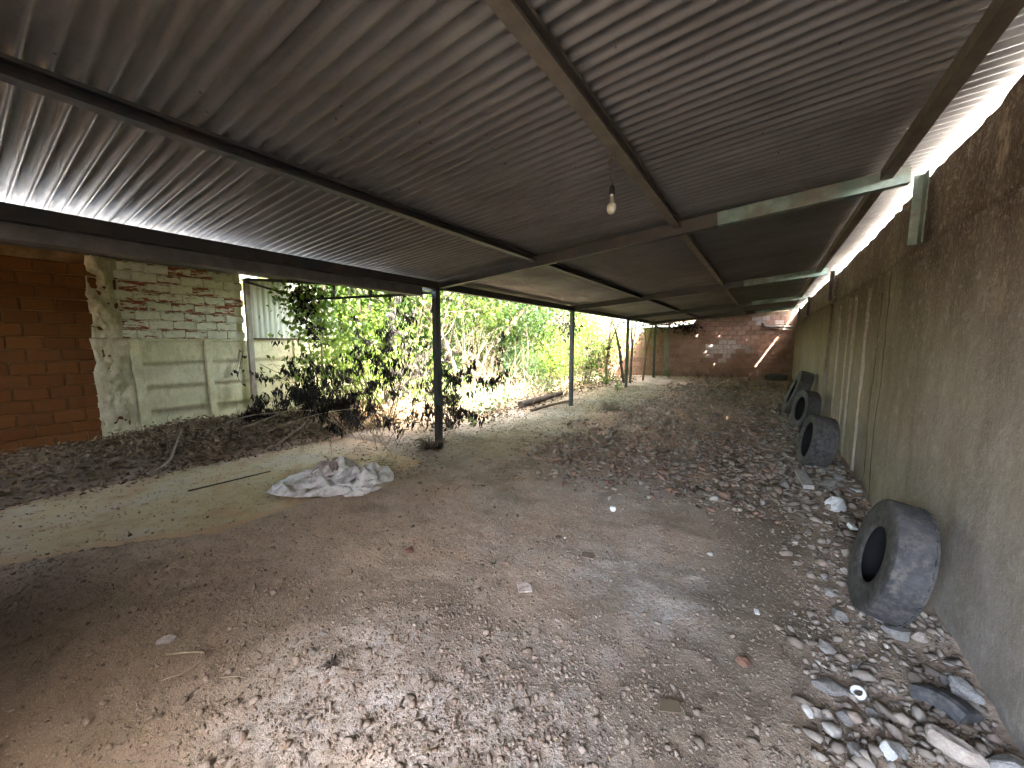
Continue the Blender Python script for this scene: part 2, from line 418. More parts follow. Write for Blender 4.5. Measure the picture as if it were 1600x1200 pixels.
    n = NM('wire', rough=.5, spec=.3); n.color((.06,.05,.045)); M['wire'] = n.m
    n = NM('wood_grey', rough=.9, spec=.15); n.color(n.ramp(n.noise(20, 6, .7, (6, .6, 6)), [(.35, (.22,.20,.18)), (.66, (.42,.40,.37))])); n.bump(n.noise(30, 5, .7, (6, .6, 6)), .5, .005); M['wood'] = n.m
build_mats()

# ------------------------------------------------------------------ ground (one sheet to the horizon)
def slab_mask(x, y):
    w = .12 * fbm(x * 1.7, y * 1.7, 4, 3)
    w = w * 1.8; xr = np.interp(y, [-3, .15, 1.2, 1.8, 2.9, 4], [-4.6, -4.55, -3.85, -3.8, -3.7, -3.9]) + .8 * w
    return sst(-6.12, -5.95, x + w) * (1 - sst(-.30, .22, x - xr)) * (1 - sst(3.55, 4.0, y + 2 * w))
def height(x, y):
    x = np.asarray(x, dtype=float); y = np.asarray(y, dtype=float)
    h = .030 + .028 * fbm(x * .55, y * .55, 3, 1) + .022 * fbm(x * 2.3, y * 2.3, 4, 2) + .012 * fbm(x * 11, y * 11, 3, 4)
    inside = sst(-9.2, -8.6, x) * (1 - sst(.9, 1.2, x))
    h = h + .015 * sst(.1, .9, x) * inside + .03 * blob(x, y, .6, 5.3, .5, 1.2)
    # litter heap by the left walls
    hp = sst(-6.0, -6.9, x) * sst(-9.2, -8.2, x)
    h = h + hp * (.05 + .17 * blob(x, y, -7.5, 2.6, 1.4, 1.3) + .05 * fbm(x * 2, y * 2, 4, 8)) * (y < 12)
    h = h + .10 * sst(15, 18, y) * inside
    m = slab_mask(x, y)
    h = h * (1 - m) + (-.05) * m
    return h * inside + (.03 + .04 * fbm(x * .3, y * .3, 2, 1)) * (1 - inside)
def hz(x, y): return float(height(np.array([x]), np.array([y]))[0])
def gz(x, y): return max(hz(x, y), 0.0 if -6.2 < x < -3.3 and y < 4 else -9)

xs = np.concatenate([[-600, -200, -70, -30, -18, -13], np.arange(-10.5, -4.6, .07), np.arange(-4.6, 1.0, .025), [1.1, 1.4, 2, 4, 9, 25, 80, 250, 600]])
yy = [-.4]
while yy[-1] < 21: yy.append(yy[-1] + .014 + .0075 * max(yy[-1] - .4, 0))
ys = np.concatenate([[-600, -200, -60, -20, -8, -4, -2, -1.2, -.7], yy, [23, 27, 35, 60, 150, 400, 900]])
GX, GY = np.meshgrid(xs, ys)
GZ = height(GX, GY)
nx, ny = len(xs), len(ys)
idx = np.arange(nx * ny).reshape(ny, nx)
F = np.stack([idx[:-1, :-1], idx[:-1, 1:], idx[1:, 1:], idx[1:, :-1]], -1).reshape(-1, 4)
x, y = GX.ravel(), GY.ravel()
nz = fbm(x * 1.3, y * 1.3, 5, 6)
dust_light = .55 * blob(x, y, -1.7, 3.4, 1.4, 1.4) + .95 * blob(x, y, -.50, 2.42, .42, .40) + .55 * blob(x, y, -1.0, 4.1, .35, .35) + .7 * blob(x, y, -1.15, 1.05, .60, .35) + .7 * blob(x, y, -1.9, .85, .50, .40) + .45 * blob(x, y, -4.6, 6.3, 1.2, 1.6) + .25 * blob(x, y, -3.2, 4.3, .9, .8) + .35 * blob(x, y, -2.8, 9, 1.5, 2.5)  # pale dust patches, and a wide mid-floor blob standing in for light
dust_light = np.clip(dust_light + .5 * nz * (dust_light > .1) + .10 + .25 * sst(0, .8, nz), 0, 1)
dark = np.clip(.8 * blob(x, y, .05, 2.5, .30, 1.0) * sst(-.1, .3, nz + .2) + .8 * blob(x, y, -2.7, .9, .6, .5) + .7 * blob(x, y, -3.3, .2, .8, .4) + .85 * blob(x, y, -.30, 1.6, .35, .6) * sst(-.2, .2, nz + .1) + .8 * blob(x, y, .05, 4.0, .35, 1.4) + .9 * sst(-4.5, -5.1, x) * sst(4.0, 4.6, y) + 1.0 * blob(x, y, -2.5, .15, 1.0, .55) + 1.2 * sst(-.3, -.7, y) + .55 * sst(.08, .4, fbm(x * 2.2, y * 2.2, 5, 12)), 0, 1)  # dark soil patches; yard and rear ground darkened in place of shade
red = np.clip(sst(4, 7, y) * (1 - sst(-.2, .5, x)) * .7 * sst(-3.8, -2.2, x) + .35 * blob(x, y, -1.6, 3.2, 1.0, 1.0) + (.6 * fbm(x * 1.8, y * 1.8, 4, 15) + .10) * sst(1.2, 3, y), 0, 1)
leafm = np.clip(sst(-6.0, -6.5, x) + .6 * sst(15.5, 17.5, y), 0, 1)
ground = link('ground', np_mesh('ground', np.stack([x, y, GZ.ravel()], 1), F, True, {'dust_light': dust_light, 'dark': dark, 'red': red, 'leaf': leafm}), M['dirt'])
tag(ground, kind='structure')
sx_ = np.arange(-6.3, -3.25, .03); sy_ = np.arange(-1.5, 4.15, .03); SX, SY = np.meshgrid(sx_, sy_)
SZ = .004 * fbm(SX * 1.2, SY * 1.2, 3, 60) - .10 * ((SX < -6.28) | (SX > -3.29) | (SY > 4.1))
mk = slab_mask(SX, SY)
i_ = np.arange(SX.size).reshape(SX.shape)
slab = link('concrete_floor', np_mesh('concrete_floor', np.stack([SX, SY, SZ], -1).reshape(-1, 3), np.stack([i_[:-1, :-1], i_[:-1, 1:], i_[1:, 1:], i_[1:, :-1]], -1).reshape(-1, 4), True, {'dirt': np.clip((1 - sst(.45, 1.0, mk) * .95 - .25 * blob(SX, SY, -5.0, 1.3, .9, 1.2)) + .12 + .6 * sst(2.6, 3.8, SY) + .7 * sst(.35, -.2, SY), 0, 1.3).ravel()}), M['slab']); tag(slab, kind='structure')

mb = MB(); mb.box((-4.6, -14, -.1), (14, -1.0, .075)); yard_p = mb.build('added_dark_yard', M['dark_yard']); tag(yard_p, kind='structure')  # unseen dark sheet added behind the camera to cut bounce light

# ------------------------------------------------------------------ shed: posts, rafters, purlins, sheets
P = lambda X: 2.76 + .085 * X
SH = .082                                   # sheet above purlin bottoms
shed = empty('open_shed', (-4, 4.05, 0)); SO = Vector((-4, 4.05, 0))
tag(shed, 'long open shed with dark steel frame under a corrugated metal roof', 'shed')
class SB(MB):
    def build(s, name, mat, parent=None, **kw):
        if parent is shed: s.v = [(a - SO.x, b - SO.y, c) for a, b, c in s.v]
        return MB.build(s, name, mat, parent, **kw)
RY = [-.45, 4.12, 8.75, 13.25, 17.1]
def wob(p0, p1, n, amp, seed):
    pts = []
    for i in range(n + 1):
        t = i / n; p = Vector(p0).lerp(Vector(p1), t)
        pts.append(p + Vector((noise.noise((t * 5, seed, 0)), noise.noise((t * 5, seed, 3)), 0)) * amp)
    return pts
SQ = lambda a, b: [(-a, -b), (a, -b), (a, b), (-a, b)]
for k, yb in enumerate(RY):
    if yb > -.5:
        for X in (-4.0,):
            m = SB(); a = .042 if k else .042
            m.sweep(SQ(a, a), (X, yb - .05, -.05), (X, yb - .05, 2.352), up=(0, 1, 0))
            o = m.build('post', M['steel_post'], shed)
            bp = SB(); bp.box((X - .07, yb - .12, 2.334), (X + .07, yb + .02, 2.349)); bp.build('cap_plate', M['steel_dark'], o, loc=(0, 0, 0))
            bp_o = o.children[0]; bp_o.location = (-SO.x, -SO.y, 0)
    m = SB(); x1 = .80
    m.sweep(SQ(.038, .058), (-4.06, yb, P(-4.06)), (x1 - 1.25, yb, P(x1 - 1.25)))
    r = m.build('rafter', M['steel_dark'], shed)
    m = SB(); m.sweep(SQ(.0385, .0585), (x1 - 1.25, yb, P(x1 - 1.25)), (x1, yb, P(x1)))
    t = m.build('rafter_end', M['steel_green'], r); t.location = (-SO.x, -SO.y, 0)
    t['label'] = 'wall end of the rafter with pale green paint'
# eave beam (lipped channel) and purlins between the rafters
def cprof(w, h, t, lip): return [(-w/2, -h/2), (w/2, -h/2), (w/2, -h/2+lip), (w/2-t, -h/2+lip), (w/2-t, -h/2+t), (-w/2+t, -h/2+t), (-w/2+t, h/2-t), (w/2-t, h/2-t), (w/2-t, h/2-lip), (w/2, h/2-lip), (w/2, h/2), (-w/2, h/2)]
SEGS = [(-2.0, RY[0]-.04)] + [(RY[i]+.04, RY[i+1]-.04) for i in range(4)] + [(RY[4]+.04, 18.6)]
for X in (-2.38, -.79, .67):
    for (a, b) in SEGS:
        m = SB(); z = P(X) + .036
        m.sweep(cprof(.07, .072, .004, .016), (X, a, z), (X, b, z)); m.build('purlin', M['steel_brown'] if X > -2 else M['steel_dark'], shed)
for (a, b) in SEGS:
    m = SB(); m.sweep(SQ(.05, .05), (-4.0, a - .035, 2.403), (-4.0, b + .035, 2.403)); m.build('eave_beam', M['steel_dark'], shed)
m = SB(); m.sweep([(-.07, 0), (.07, 0), (.07, .105), (.064, .105), (.064, .006), (-.064, .006), (-.064, .085), (-.07, .085)], (-4.122, -4.0, 2.256), (-4.122, 3.86, 2.25)); m.build('gutter', M['gutter'], shed)
m = SB()
for a, b in ((4.3, 8.6), (8.85, 12.9)): m.sweep(SQ(.03, .012), (-4.16, a, 2.395), (-4.16, b, 2.395))
m.build('eave_strip', M['gutter'], shed)

def corrugated(x0, x1, y0, y1, zf, pitch=.0785, amp=.0115, seg=10, nl=24, holes=(), ragged=0, axis='x'):
    ncy = int(round((y1 - y0) / pitch * seg))
    u = np.linspace(x0, x1, nl + 1); w = np.linspace(y0, y1, ncy + 1)
    U, W = np.meshgrid(u, w)
    if ragged: U = U + (U == x1) * ragged * fbm(W * 4, W * 0, 3, 9)
    Z = zf(U) + amp * (1 - 2 * ((1 - np.cos(2 * np.pi * W / pitch)) / 2) ** 1.7) + .004 * fbm(U * .8, W * .8, 2, 4)
    id_ = np.arange(U.size).reshape(U.shape)
    Fq = np.stack([id_[:-1, :-1], id_[:-1, 1:], id_[1:, 1:], id_[1:, :-1]], -1).reshape(-1, 4)
    V = np.stack([U, W, Z], -1).reshape(-1, 3)
    if holes:
        c = V[Fq].mean(1); keep = np.ones(len(Fq), bool)
        for (hx, hy, hr) in holes: keep &= ((c[:, 0]-hx)**2 + (c[:, 1]-hy)**2) > hr*hr
        Fq = Fq[keep]
    return V, Fq
# back wall line and the sun spots that fall on it through holes in the roof
BY = lambda X: 17.9 + (X + 3.8) * .30
spots = [(-2.55, 1.86, .026), (-1.72, 1.84, .022), (-2.0, 1.45, .030), (-.75, 1.70, .018)]
holes = []
for (X, z, r) in spots:
    p = Vector((X, BY(X) - .02, z)); t = 0
    for _ in range(400):
        q = p + SUN_TO * t
        if q.z > P(q.x) + SH: break
        t += .005
    holes.append((q.x, q.y, r))
# nail holes over the last rafter show the sky
edgeh = [(-1.3, 17.95, .018), (-.62, 17.9, .018), (.2, 17.95, .018)]
for k in range(-3, 20):
    y0 = .83 + .965 * k; y1 = y0 + .965 + .08
    last = y0 > 17.2
    dz = .004 * (k % 2)
    hs = [h for h in holes + edgeh if y0 - .1 < h[1] < y1 + .1]
    xe = 1.045 if y1 < 18.5 else .930
    rr = random.Random(k).uniform(-.03, .03)
    V, Fq = corrugated(-4.47 + rr, xe, y0, y1, lambda U: P(U) + SH + .0095 + dz, nl=130 if hs else 24, seg=10 if (hs or k < 6) else 8, holes=hs, ragged=0)
    V = V - np.array([SO.x, SO.y, 0])
    link('roof_sheet', np_mesh('roof_sheet', V, Fq, True), M['sheet'], shed)

# lean-to over the left side, falling to the gutter
annex = empty('lean_to', (-8.85, 3.6, 0)); tag(annex, 'low lean-to roof on a thin steel truss at the left of the shed', 'lean-to')
AO = Vector((-8.85, 3.6, 0))
az = lambda U: 2.335 + (-4.22 - U) * .132
for k in range(9):
    y0 = -3.965 + k * .965; y1 = min(y0 + 1.0, 4.45)
    V, Fq = corrugated(-9.15, -4.24, y0, y1, az, nl=20, seg=8); V[:, 2] += .004 * (k % 2)
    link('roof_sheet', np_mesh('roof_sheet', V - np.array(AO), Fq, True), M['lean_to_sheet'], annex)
class AB(MB):
    def build(s, name, mat, parent=None, **kw):
        s.v = [(a - AO.x, b - AO.y, c) for a, b, c in s.v]; return MB.build(s, name, mat, parent, **kw)
m = AB(); m.sweep([(-.045, -.045), (.045, -.045), (.045, -.038), (-.038, -.038), (-.038, .045), (-.045, .045)], (-8.74, 3.60, -.05), (-8.74, 3.60, 2.86), up=(0, 1, 0)); m.build('post', M['steel_pale'], annex)
TL, TR = Vector((-8.74, 3.60, 2.83)), Vector((-4.07, 4.08, 2.325))
tt = lambda f: TL.lerp(TR, f)
top = [tt(0) + Vector((0, 0, .02)), Vector((-4.07, 4.08, 2.365))]
m = AB(); m.sweep(SQ(.024, .026), top[0], top[1]); m.build('top_chord', M['black'], annex)
bot = [(-8.72, 3.605, 2.79), (-7.08, 3.77, 2.405), (-6.85, 3.80, 2.365), (-6.18, 3.865, 2.345), (-5.32, 3.953, 2.325), (-4.77, 4.01, 2.315), (-4.06, 4.08, 2.318)]
m = AB(); m.tube(bot, .021, 8); m.build('bottom_chord', M['black'], annex)
def onbot(X):
    for a, b in zip(bot, bot[1:]):
        if a[0] <= X <= b[0]:
            t = (X - a[0]) / (b[0] - a[0]); return Vector(a).lerp(Vector(b), t)
for X in (-7.08, -6.17, -5.31):
    q = onbot(X); zt = 2.85 + (X + 8.74) / (4.67) * (2.365 - 2.85)
    m = AB(); m.sweep(SQ(.013, .013), q, (q.x, q.y, zt), up=(0, 1, 0)); m.build('web_bar', M['black'], annex)
for X in (-5.9, -4.9):
    q = onbot(X); m = AB(); m.sweep(SQ(.013, .013), q, (q.x, q.y, q.z - .09), up=(0, 1, 0)); m.build('stub_bar', M['black'], annex)

# ------------------------------------------------------------------ right concrete wall
rw = empty('concrete_wall', (.91, 5, 0)); tag(rw, 'tall stained grey concrete wall along the right side of the shed', 'wall')
def wall_grid(x, y0, y1, z0f, z1f, ny_, nz_, amp, seed, th, off):
    """wavy front face (normal -X) with a real back and top"""
    w = np.linspace(y0, y1, ny_); v = np.linspace(0, 1, nz_); W, Vv = np.meshgrid(w, v)
    Z = z0f(W) * (1 - Vv) + z1f(W) * Vv
    Xf = x + amp * fbm(W * 1.5, Z * 1.5, 4, seed) + .35 * amp * fbm(W * 9, Z * 9, 3, seed + 3)
    id_ = np.arange(W.size).reshape(W.shape); n0 = W.size
    A = np.stack([Xf, W, Z], -1).reshape(-1, 3); B = np.stack([np.full_like(Xf, x + th), W, Z], -1).reshape(-1, 3)
    q = lambda i: np.stack([i[:-1, :-1], i[1:, :-1], i[1:, 1:], i[:-1, 1:]], -1).reshape(-1, 4)
    Fq = [q(id_), q(id_ + n0)[:, ::-1]]
    for e in (id_[-1], id_[0]): Fq.append(np.stack([e[:-1], e[1:], e[1:] + n0, e[:-1] + n0], -1))
    for e in (id_[:, 0], id_[:, -1]): Fq.append(np.stack([e[:-1], e[1:], e[1:] + n0, e[:-1] + n0], -1))
    return np.concatenate([A, B]) - np.array(off), np.concatenate(Fq)
c0 = lambda v: (lambda W: np.full_like(W, v))
RO = (.91, 5, 0)
jt = 2.31
secs = [(-4.9, 4.96, .905), (4.962, 5.36, .93), (5.362, 8.98, .945), (8.982, 19.6, .90)]
topf = lambda W: 2.82 + .05 * sst(3.4, 2.8, W) + .05 * fbm(W * 1.1, W * 0, 4, 3) + .02 * fbm(W * 7, W * 0 + 3, 3, 5)
for i, (a, b, xx) in enumerate(secs):
    V, Fq = wall_grid(xx, a, b, c0(-.3), c0(jt - .022), int((b - a) / .06) + 2, 40, .022, 20 + i, .12, RO)
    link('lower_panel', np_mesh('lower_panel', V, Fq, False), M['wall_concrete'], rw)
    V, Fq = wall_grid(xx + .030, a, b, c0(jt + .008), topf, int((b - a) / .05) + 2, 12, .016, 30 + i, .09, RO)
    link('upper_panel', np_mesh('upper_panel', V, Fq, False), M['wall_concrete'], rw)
m = MB(); m.box((.985 - RO[0], -4.9 - RO[1], -.3), (1.03 - RO[0], 19.6 - RO[1], 2.74)); m.build('wall_core', M['wall_concrete'], rw)
# form ribs on the second section
for yy_, w_ in ((6.0, .10), (6.75, .05), (7.2, .12), (8.0, .05)):
    m = MB(); m.sweep([(-w_/2, 0), (-w_/2 + .012, .03), (w_/2 - .012, .03), (w_/2, 0)], (.952 - RO[0], yy_ - RO[1], -.2), (.952 - RO[0], yy_ - RO[1], jt - .1), up=(-1, 0, 0)); m.build('form_rib', M['wall_concrete'], rw)
for i, yb in enumerate(RY[1:]):
    y_ = yb + .52 if i == 0 else yb + .4
    m = MB(); ang = [(-.05, -.03), (.05, -.03), (.05, -.022), (-.042, -.022), (-.042, .03), (-.05, .03)]
    yq = yb + .0
    m.sweep(ang, (.868 - RO[0], yq - RO[1], 2.33), (.868 - RO[0], yq - RO[1], 2.835), up=(-1, 0, 0)); m.build('bracket_post', M['steel_green'] if i == 0 else M['steel_dark'], rw)

# ------------------------------------------------------------------ brick helper
def brick_mesh(w, h, d, seed):
    """front at -d..0 on local x; local y = length, z = height, chipped edges"""
    r = random.Random(seed); j = lambda a: r.uniform(-a, a)
    b = .010
    o = [(0, -w/2, -h/2), (0, w/2, -h/2), (0, w/2, h/2), (0, -w/2, h/2)]
    f = [(d + j(.002), s1 * (w/2 - b) + j(.003), s2 * (h/2 - b) + j(.003)) for s1, s2 in ((-1, -1), (1, -1), (1, 1), (-1, 1))]
    s = [(d * .55, y_, z_) for (_, y_, z_) in o]
    v = o + s + f
    fs = [(8, 9, 10, 11)]
    for i in range(4):
        k = (i + 1) % 4; fs += [(i, k, 4 + k, 4 + i), (4 + i, 4 + k, 8 + k, 8 + i)]
    me = bpy.data.meshes.new('brick'); me.from_pydata(v, [], fs); me.update(); return me
def lay(parent, origin, udir, z0, z1, length, bw, bh, mat, variants=6, skip=None, matf=None, d=.022, u0=0.0, joint=.012, limit=300, key=None):
    """courses of single bricks; udir = unit vector along the wall; front faces the side x local +x -> normal"""
    ms = [brick_mesh(bw - joint, bh - joint, d, 7 * k + 1) for k in range(variants)]
    out = {}
    ang = math.atan2(-udir[0], udir[1])           # rotates local y onto udir
    rows = int((z1 - z0) / bh); n = 0; rest = MB(); todo = []
    for r_ in range(rows):
        z = z0 + (r_ + .5) * bh
        for c_ in range(-1, int(length / bw) + 1):
            u = u0 + (c_ + .5 + (.5 if r_ % 2 else 0)) * bw
            if u - bw * .4 < u0 or u + bw * .4 > u0 + length: continue
            if skip and skip(u, z): continue
            todo.append((u, z))
    if key: todo.sort(key=key)
    for i, (u, z) in enumerate(todo):
        mt = matf(u, z) if matf else mat
        jj = random.uniform(-.004, .004)
        pos = Vector((origin[0] + udir[0] * u, origin[1] + udir[1] * u, z + random.uniform(-.003, .003)))
        if i < limit:
            k = (random.randrange(variants), mt.name)
            if k not in out:
                me = ms[k[0]].copy(); me.materials.clear(); me.materials.append(mt); out[k] = me
            o = bpy.data.objects.new('brick', out[k]); col.objects.link(o); o.parent = parent
            o.location = pos; o.rotation_euler = (random.uniform(-.006, .006), 0, ang + random.uniform(-.006, .006))
        else: rest.box((-.01, -bw / 2 + .008, -bh / 2 + .008), (.02, bw / 2 - .008, bh / 2 - .008), Matrix.Translation(pos) @ Matrix.Rotation(ang, 4, 'Z'))
    return rest
# ------------------------------------------------------------------ left walls (all at X = -8.85, front faces +X)
LX = -8.85
bw_ = empty('brick_wall', (LX, 0, 0)); tag(bw_, 'dark orange hollow brick wall under the lean-to at the far left', 'wall')
m = MB(); m.box((-.20, -4.0, -.2), (-.010, 1.50, 2.95)); m.build('mortar_core', M['mortar_dark'], bw_)
lay(bw_, (-.008, -2.425), (0, 1), .02, 2.9, 4.175, .335, .185, M['brick_orange'], limit=300)
fw_ = MB(); fw_.box((0, -.09, -.2), (4.4, .09, 2.32)); o = fw_.build('added_front_wall', M['mortar'], loc=(-8.66, -4.1, 0)); tag(o, 'plain unseen wall added behind the viewer to shut out light at the near end', 'wall')  # unseen wall added to shut out light from the near left
fw_ = MB(); fw_.box((0, -.07, -.2), (3.15, .07, 2.46)); o = fw_.build('added_partition', M['mortar_dark'], loc=(-4.3, -1.25, 0)); tag(o, 'dark brick partition wall behind the viewer on the left', 'wall')  # added out of view; keeps light off the left floor and roof
fw_ = MB(); fw_.box((-.07, 0, -.2), (.07, 2.7, 2.25)); o = fw_.build('added_side_wall', M['mortar_dark'], loc=(-4.38, -3.98, 0)); tag(o, 'dark unseen side wall added behind the viewer to close a light gap', 'wall')  # unseen, added to stop light leaking in beside the lean-to
# rough cement edge where the brick wall meets the pale wall
def plaster_patch(name, parent, y0, y1, z0, z1, x, th, seed, mat):
    ny_, nz_ = 26, 90
    w = np.linspace(0, 1, ny_); v = np.linspace(z0, z1, nz_); W, Z = np.meshgrid(w, v)
    a = y0 + .07 * fbm(Z * 3.1, Z * 0, 4, seed); b = y1 + .10 * fbm(Z * 2.3, Z * 0 + 5, 4, seed + 4)
    Y = a * (1 - W) + b * W
    Xx = x + th * np.sqrt(np.clip(4 * W * (1 - W), 0, 1)) * (.75 + 1.5 * fbm(Y * 7, Z * 5, 5, seed)) - .012 * (np.minimum(W, 1 - W) < .01)
    id_ = np.arange(W.size).reshape(W.shape)
    Fq = np.stack([id_[:-1, :-1], id_[:-1, 1:], id_[1:, 1:], id_[1:, :-1]], -1).reshape(-1, 4)
    return link(name, np_mesh(name, np.stack([Xx, Y, Z], -1).reshape(-1, 3), Fq, True), mat, parent)
pw = empty('painted_brick_wall', (LX, 2.5, 1.65)); tag(pw, 'white painted brick wall with paint flaking to red above the pale concrete panels', 'wall')
m = MB(); m.box((-.18, 1.50 - 2.5, -0.025), (-.010, 3.54 - 2.5, 1.30)); m.build('mortar_core', M['precast'], pw)
lay(pw, (-.008, 1.62 - 2.5), (0, 1), .012, 1.29, 1.93, .325, .1585, M['brick_painted'], joint=.006, d=.02)
for o in pw.children:
    if o.name.startswith('brick'): pass
plaster_patch('plaster_edge', pw, 1.42 - 2.5, 1.74 - 2.5, .02, 1.28, .006, .035, 3, M['plaster'])
pc = empty('precast_fence', (LX, 2.5, 0)); tag(pc, 'pale precast concrete panel fence with upright posts at the left', 'fence')
plaster_patch('plaster_edge', pc, 1.40 - 2.5, 1.86 - 2.5, -.05, 1.66, .005, .05, 9, M['plaster'])
posts = [1.93, 2.92, 4.55, 6.2, 7.85, 9.5, 11.15, 12.8, 14.45]
edges = [1.50] + posts + [16.1]
for j, (a, b) in enumerate(zip(edges, edges[1:])):
    for r_ in range(4):
        z0 = .418 * r_ - .02; z1 = z0 + .4175
        dx = random.uniform(-.006, .006)
        V, Fq = wall_grid(0, a - 2.5 + .004, b - 2.5 - .004, c0(z0 - .3 * (r_ == 0)), c0(z1), 16, 7, .014, 40 + 5 * j + r_, .05, (0, 0, 0))
        V[:, 0] = -V[:, 0] - .02 + dx
        link('panel', np_mesh('panel', V, Fq[:, ::-1], False), M['precast'], pc)
for k, yp in enumerate(posts):
    m = MB(); le = [.05, .015][k] if k < 2 else random.uniform(-.02, .02)
    w2 = .075 if k == 0 else .05
    m.sweep([(-w2, 0), (-w2 + .012, .055), (w2 - .012, .055), (w2, 0), (w2, -.05), (-w2, -.05)], (-.012, yp - 2.5 + le, -.1), (-.012, yp - 2.5 - le, 1.648), up=(1, 0, 0)); m.build('post', M['precast'], pc)
ws = empty('sheet_fence', (LX, 4.5, 1.66)); tag(ws, 'white corrugated metal sheet standing on the concrete fence behind the creeper', 'fence')
for k in range(2):
    V, Fq = corrugated(0, 1.25, k * .98, k * .98 + 1.0, lambda U: U * 0, pitch=.105, amp=.013, seg=8, nl=3)
    V = np.stack([V[:, 2] - .04 + .004 * k, V[:, 1] + 3.68 - 4.5, V[:, 0]], 1); link('sheet', np_mesh('sheet', V, Fq, True), M['white_sheet'], ws)
m = MB(); m.box((-.06, 3.66 - 4.5, -.012), (.03, 5.6 - 4.5, .03)); m.build('rail', M['bark'], ws)

# ------------------------------------------------------------------ back brick wall (skewed)
ba = math.atan(.30); ud = (math.cos(ba), math.sin(ba))
kw = empty('back_brick_wall', (-3.8, BY(-3.8), 0)); tag(kw, 'patchy red brick wall closing the far end of the shed', 'wall')
TopL = lambda u: 2.30 + .095 * u * ud[0]
# local frame: u along wall from X=-3.8; normal faces the camera (-n)
nrm = Vector((ud[1], -ud[0], 0))
m = MB()
prof = [(-5.6, 2.1), (-.05, 2.28), (.3, 2.26), (1.15, 2.42), (1.3, 2.60), (2.6, 2.715), (3.9, 2.815), (4.96, 2.90)]
for (a, za), (b, zb) in zip(prof, prof[1:]):
    f = lambda u, t, z: (ud[0] * u - nrm.x * t, ud[1] * u - nrm.y * t, z)
    vs_ = [f(a, .0, -.3), f(b, .0, -.3), f(b, .18, -.3), f(a, .18, -.3), f(a, .0, za), f(b, .0, zb), f(b, .18, zb), f(a, .18, za)]
    m.add(vs_, [(4,5,6,7), (0,1,5,4), (2,3,7,6), (3,0,4,7), (1,2,6,5)])
m.build('mortar_core', M['mortar'], kw)
def backmat(u, z):
    pale = 1.25 * math.exp(-((u - 2.4) / .9)**2 - ((z - 1.35) / .45)**2) + 0.8 * math.exp(-((u - 4.0) / .9)**2 - ((z - 2.35) / .35)**2) + .3 * (noise.noise((u * 1.5, z * 3, 2)))
    return M['brick_backpale'] if pale + .35 * noise.noise((u * .8, z * 2.2, 9)) > .30 + .75 * random.random() else M['brick_back']
topz = lambda u: np.interp(u, [p[0] for p in prof], [p[1] for p in prof])
# lay() puts the front on local +x, turned so that it faces nrm
rest = lay(kw, (0, 0), ud, -.05, 2.75, 10.5, .335, .195, M['brick_back'], u0=-5.55, skip=lambda u, z: z + .1 > topz(u), matf=backmat, key=lambda t: abs(t[0] - 2.3), limit=300)
if rest.v: tag(rest.build('brick', M['brick_back'], kw), kind='stuff')
m = MB()
f = lambda u, t, z: Vector((ud[0] * u + nrm.x * t, ud[1] * u + nrm.y * t, z))
m.sweep(SQ(.10, .05), f(.10, .06, -.1), f(.10, .06, 2.27), up=nrm); m.build('column', M['column'], kw)
pi = MB(); q0, q1 = f(4.75, .12, 2.22), f(3.78, .14, 2.24); pi.tube([q0, q0.lerp(q1, .5), q1, q1 + Vector((-.05, 0, .05)), q1 + Vector((-.06, 0, .14))], .055, 10)
for v_ in range(len(pi.v)): pi.v[v_] = tuple(Vector(pi.v[v_]) + Vector((-3.8, BY(-3.8), 0)) - Vector((0, 18.9, 2.2)))
p_ = pi.build('drain_pipe', M['gutter'], loc=(0, 18.9, 2.2)); tag(p_, 'pale drain pipe elbow sticking out high at the far right corner', 'pipe')

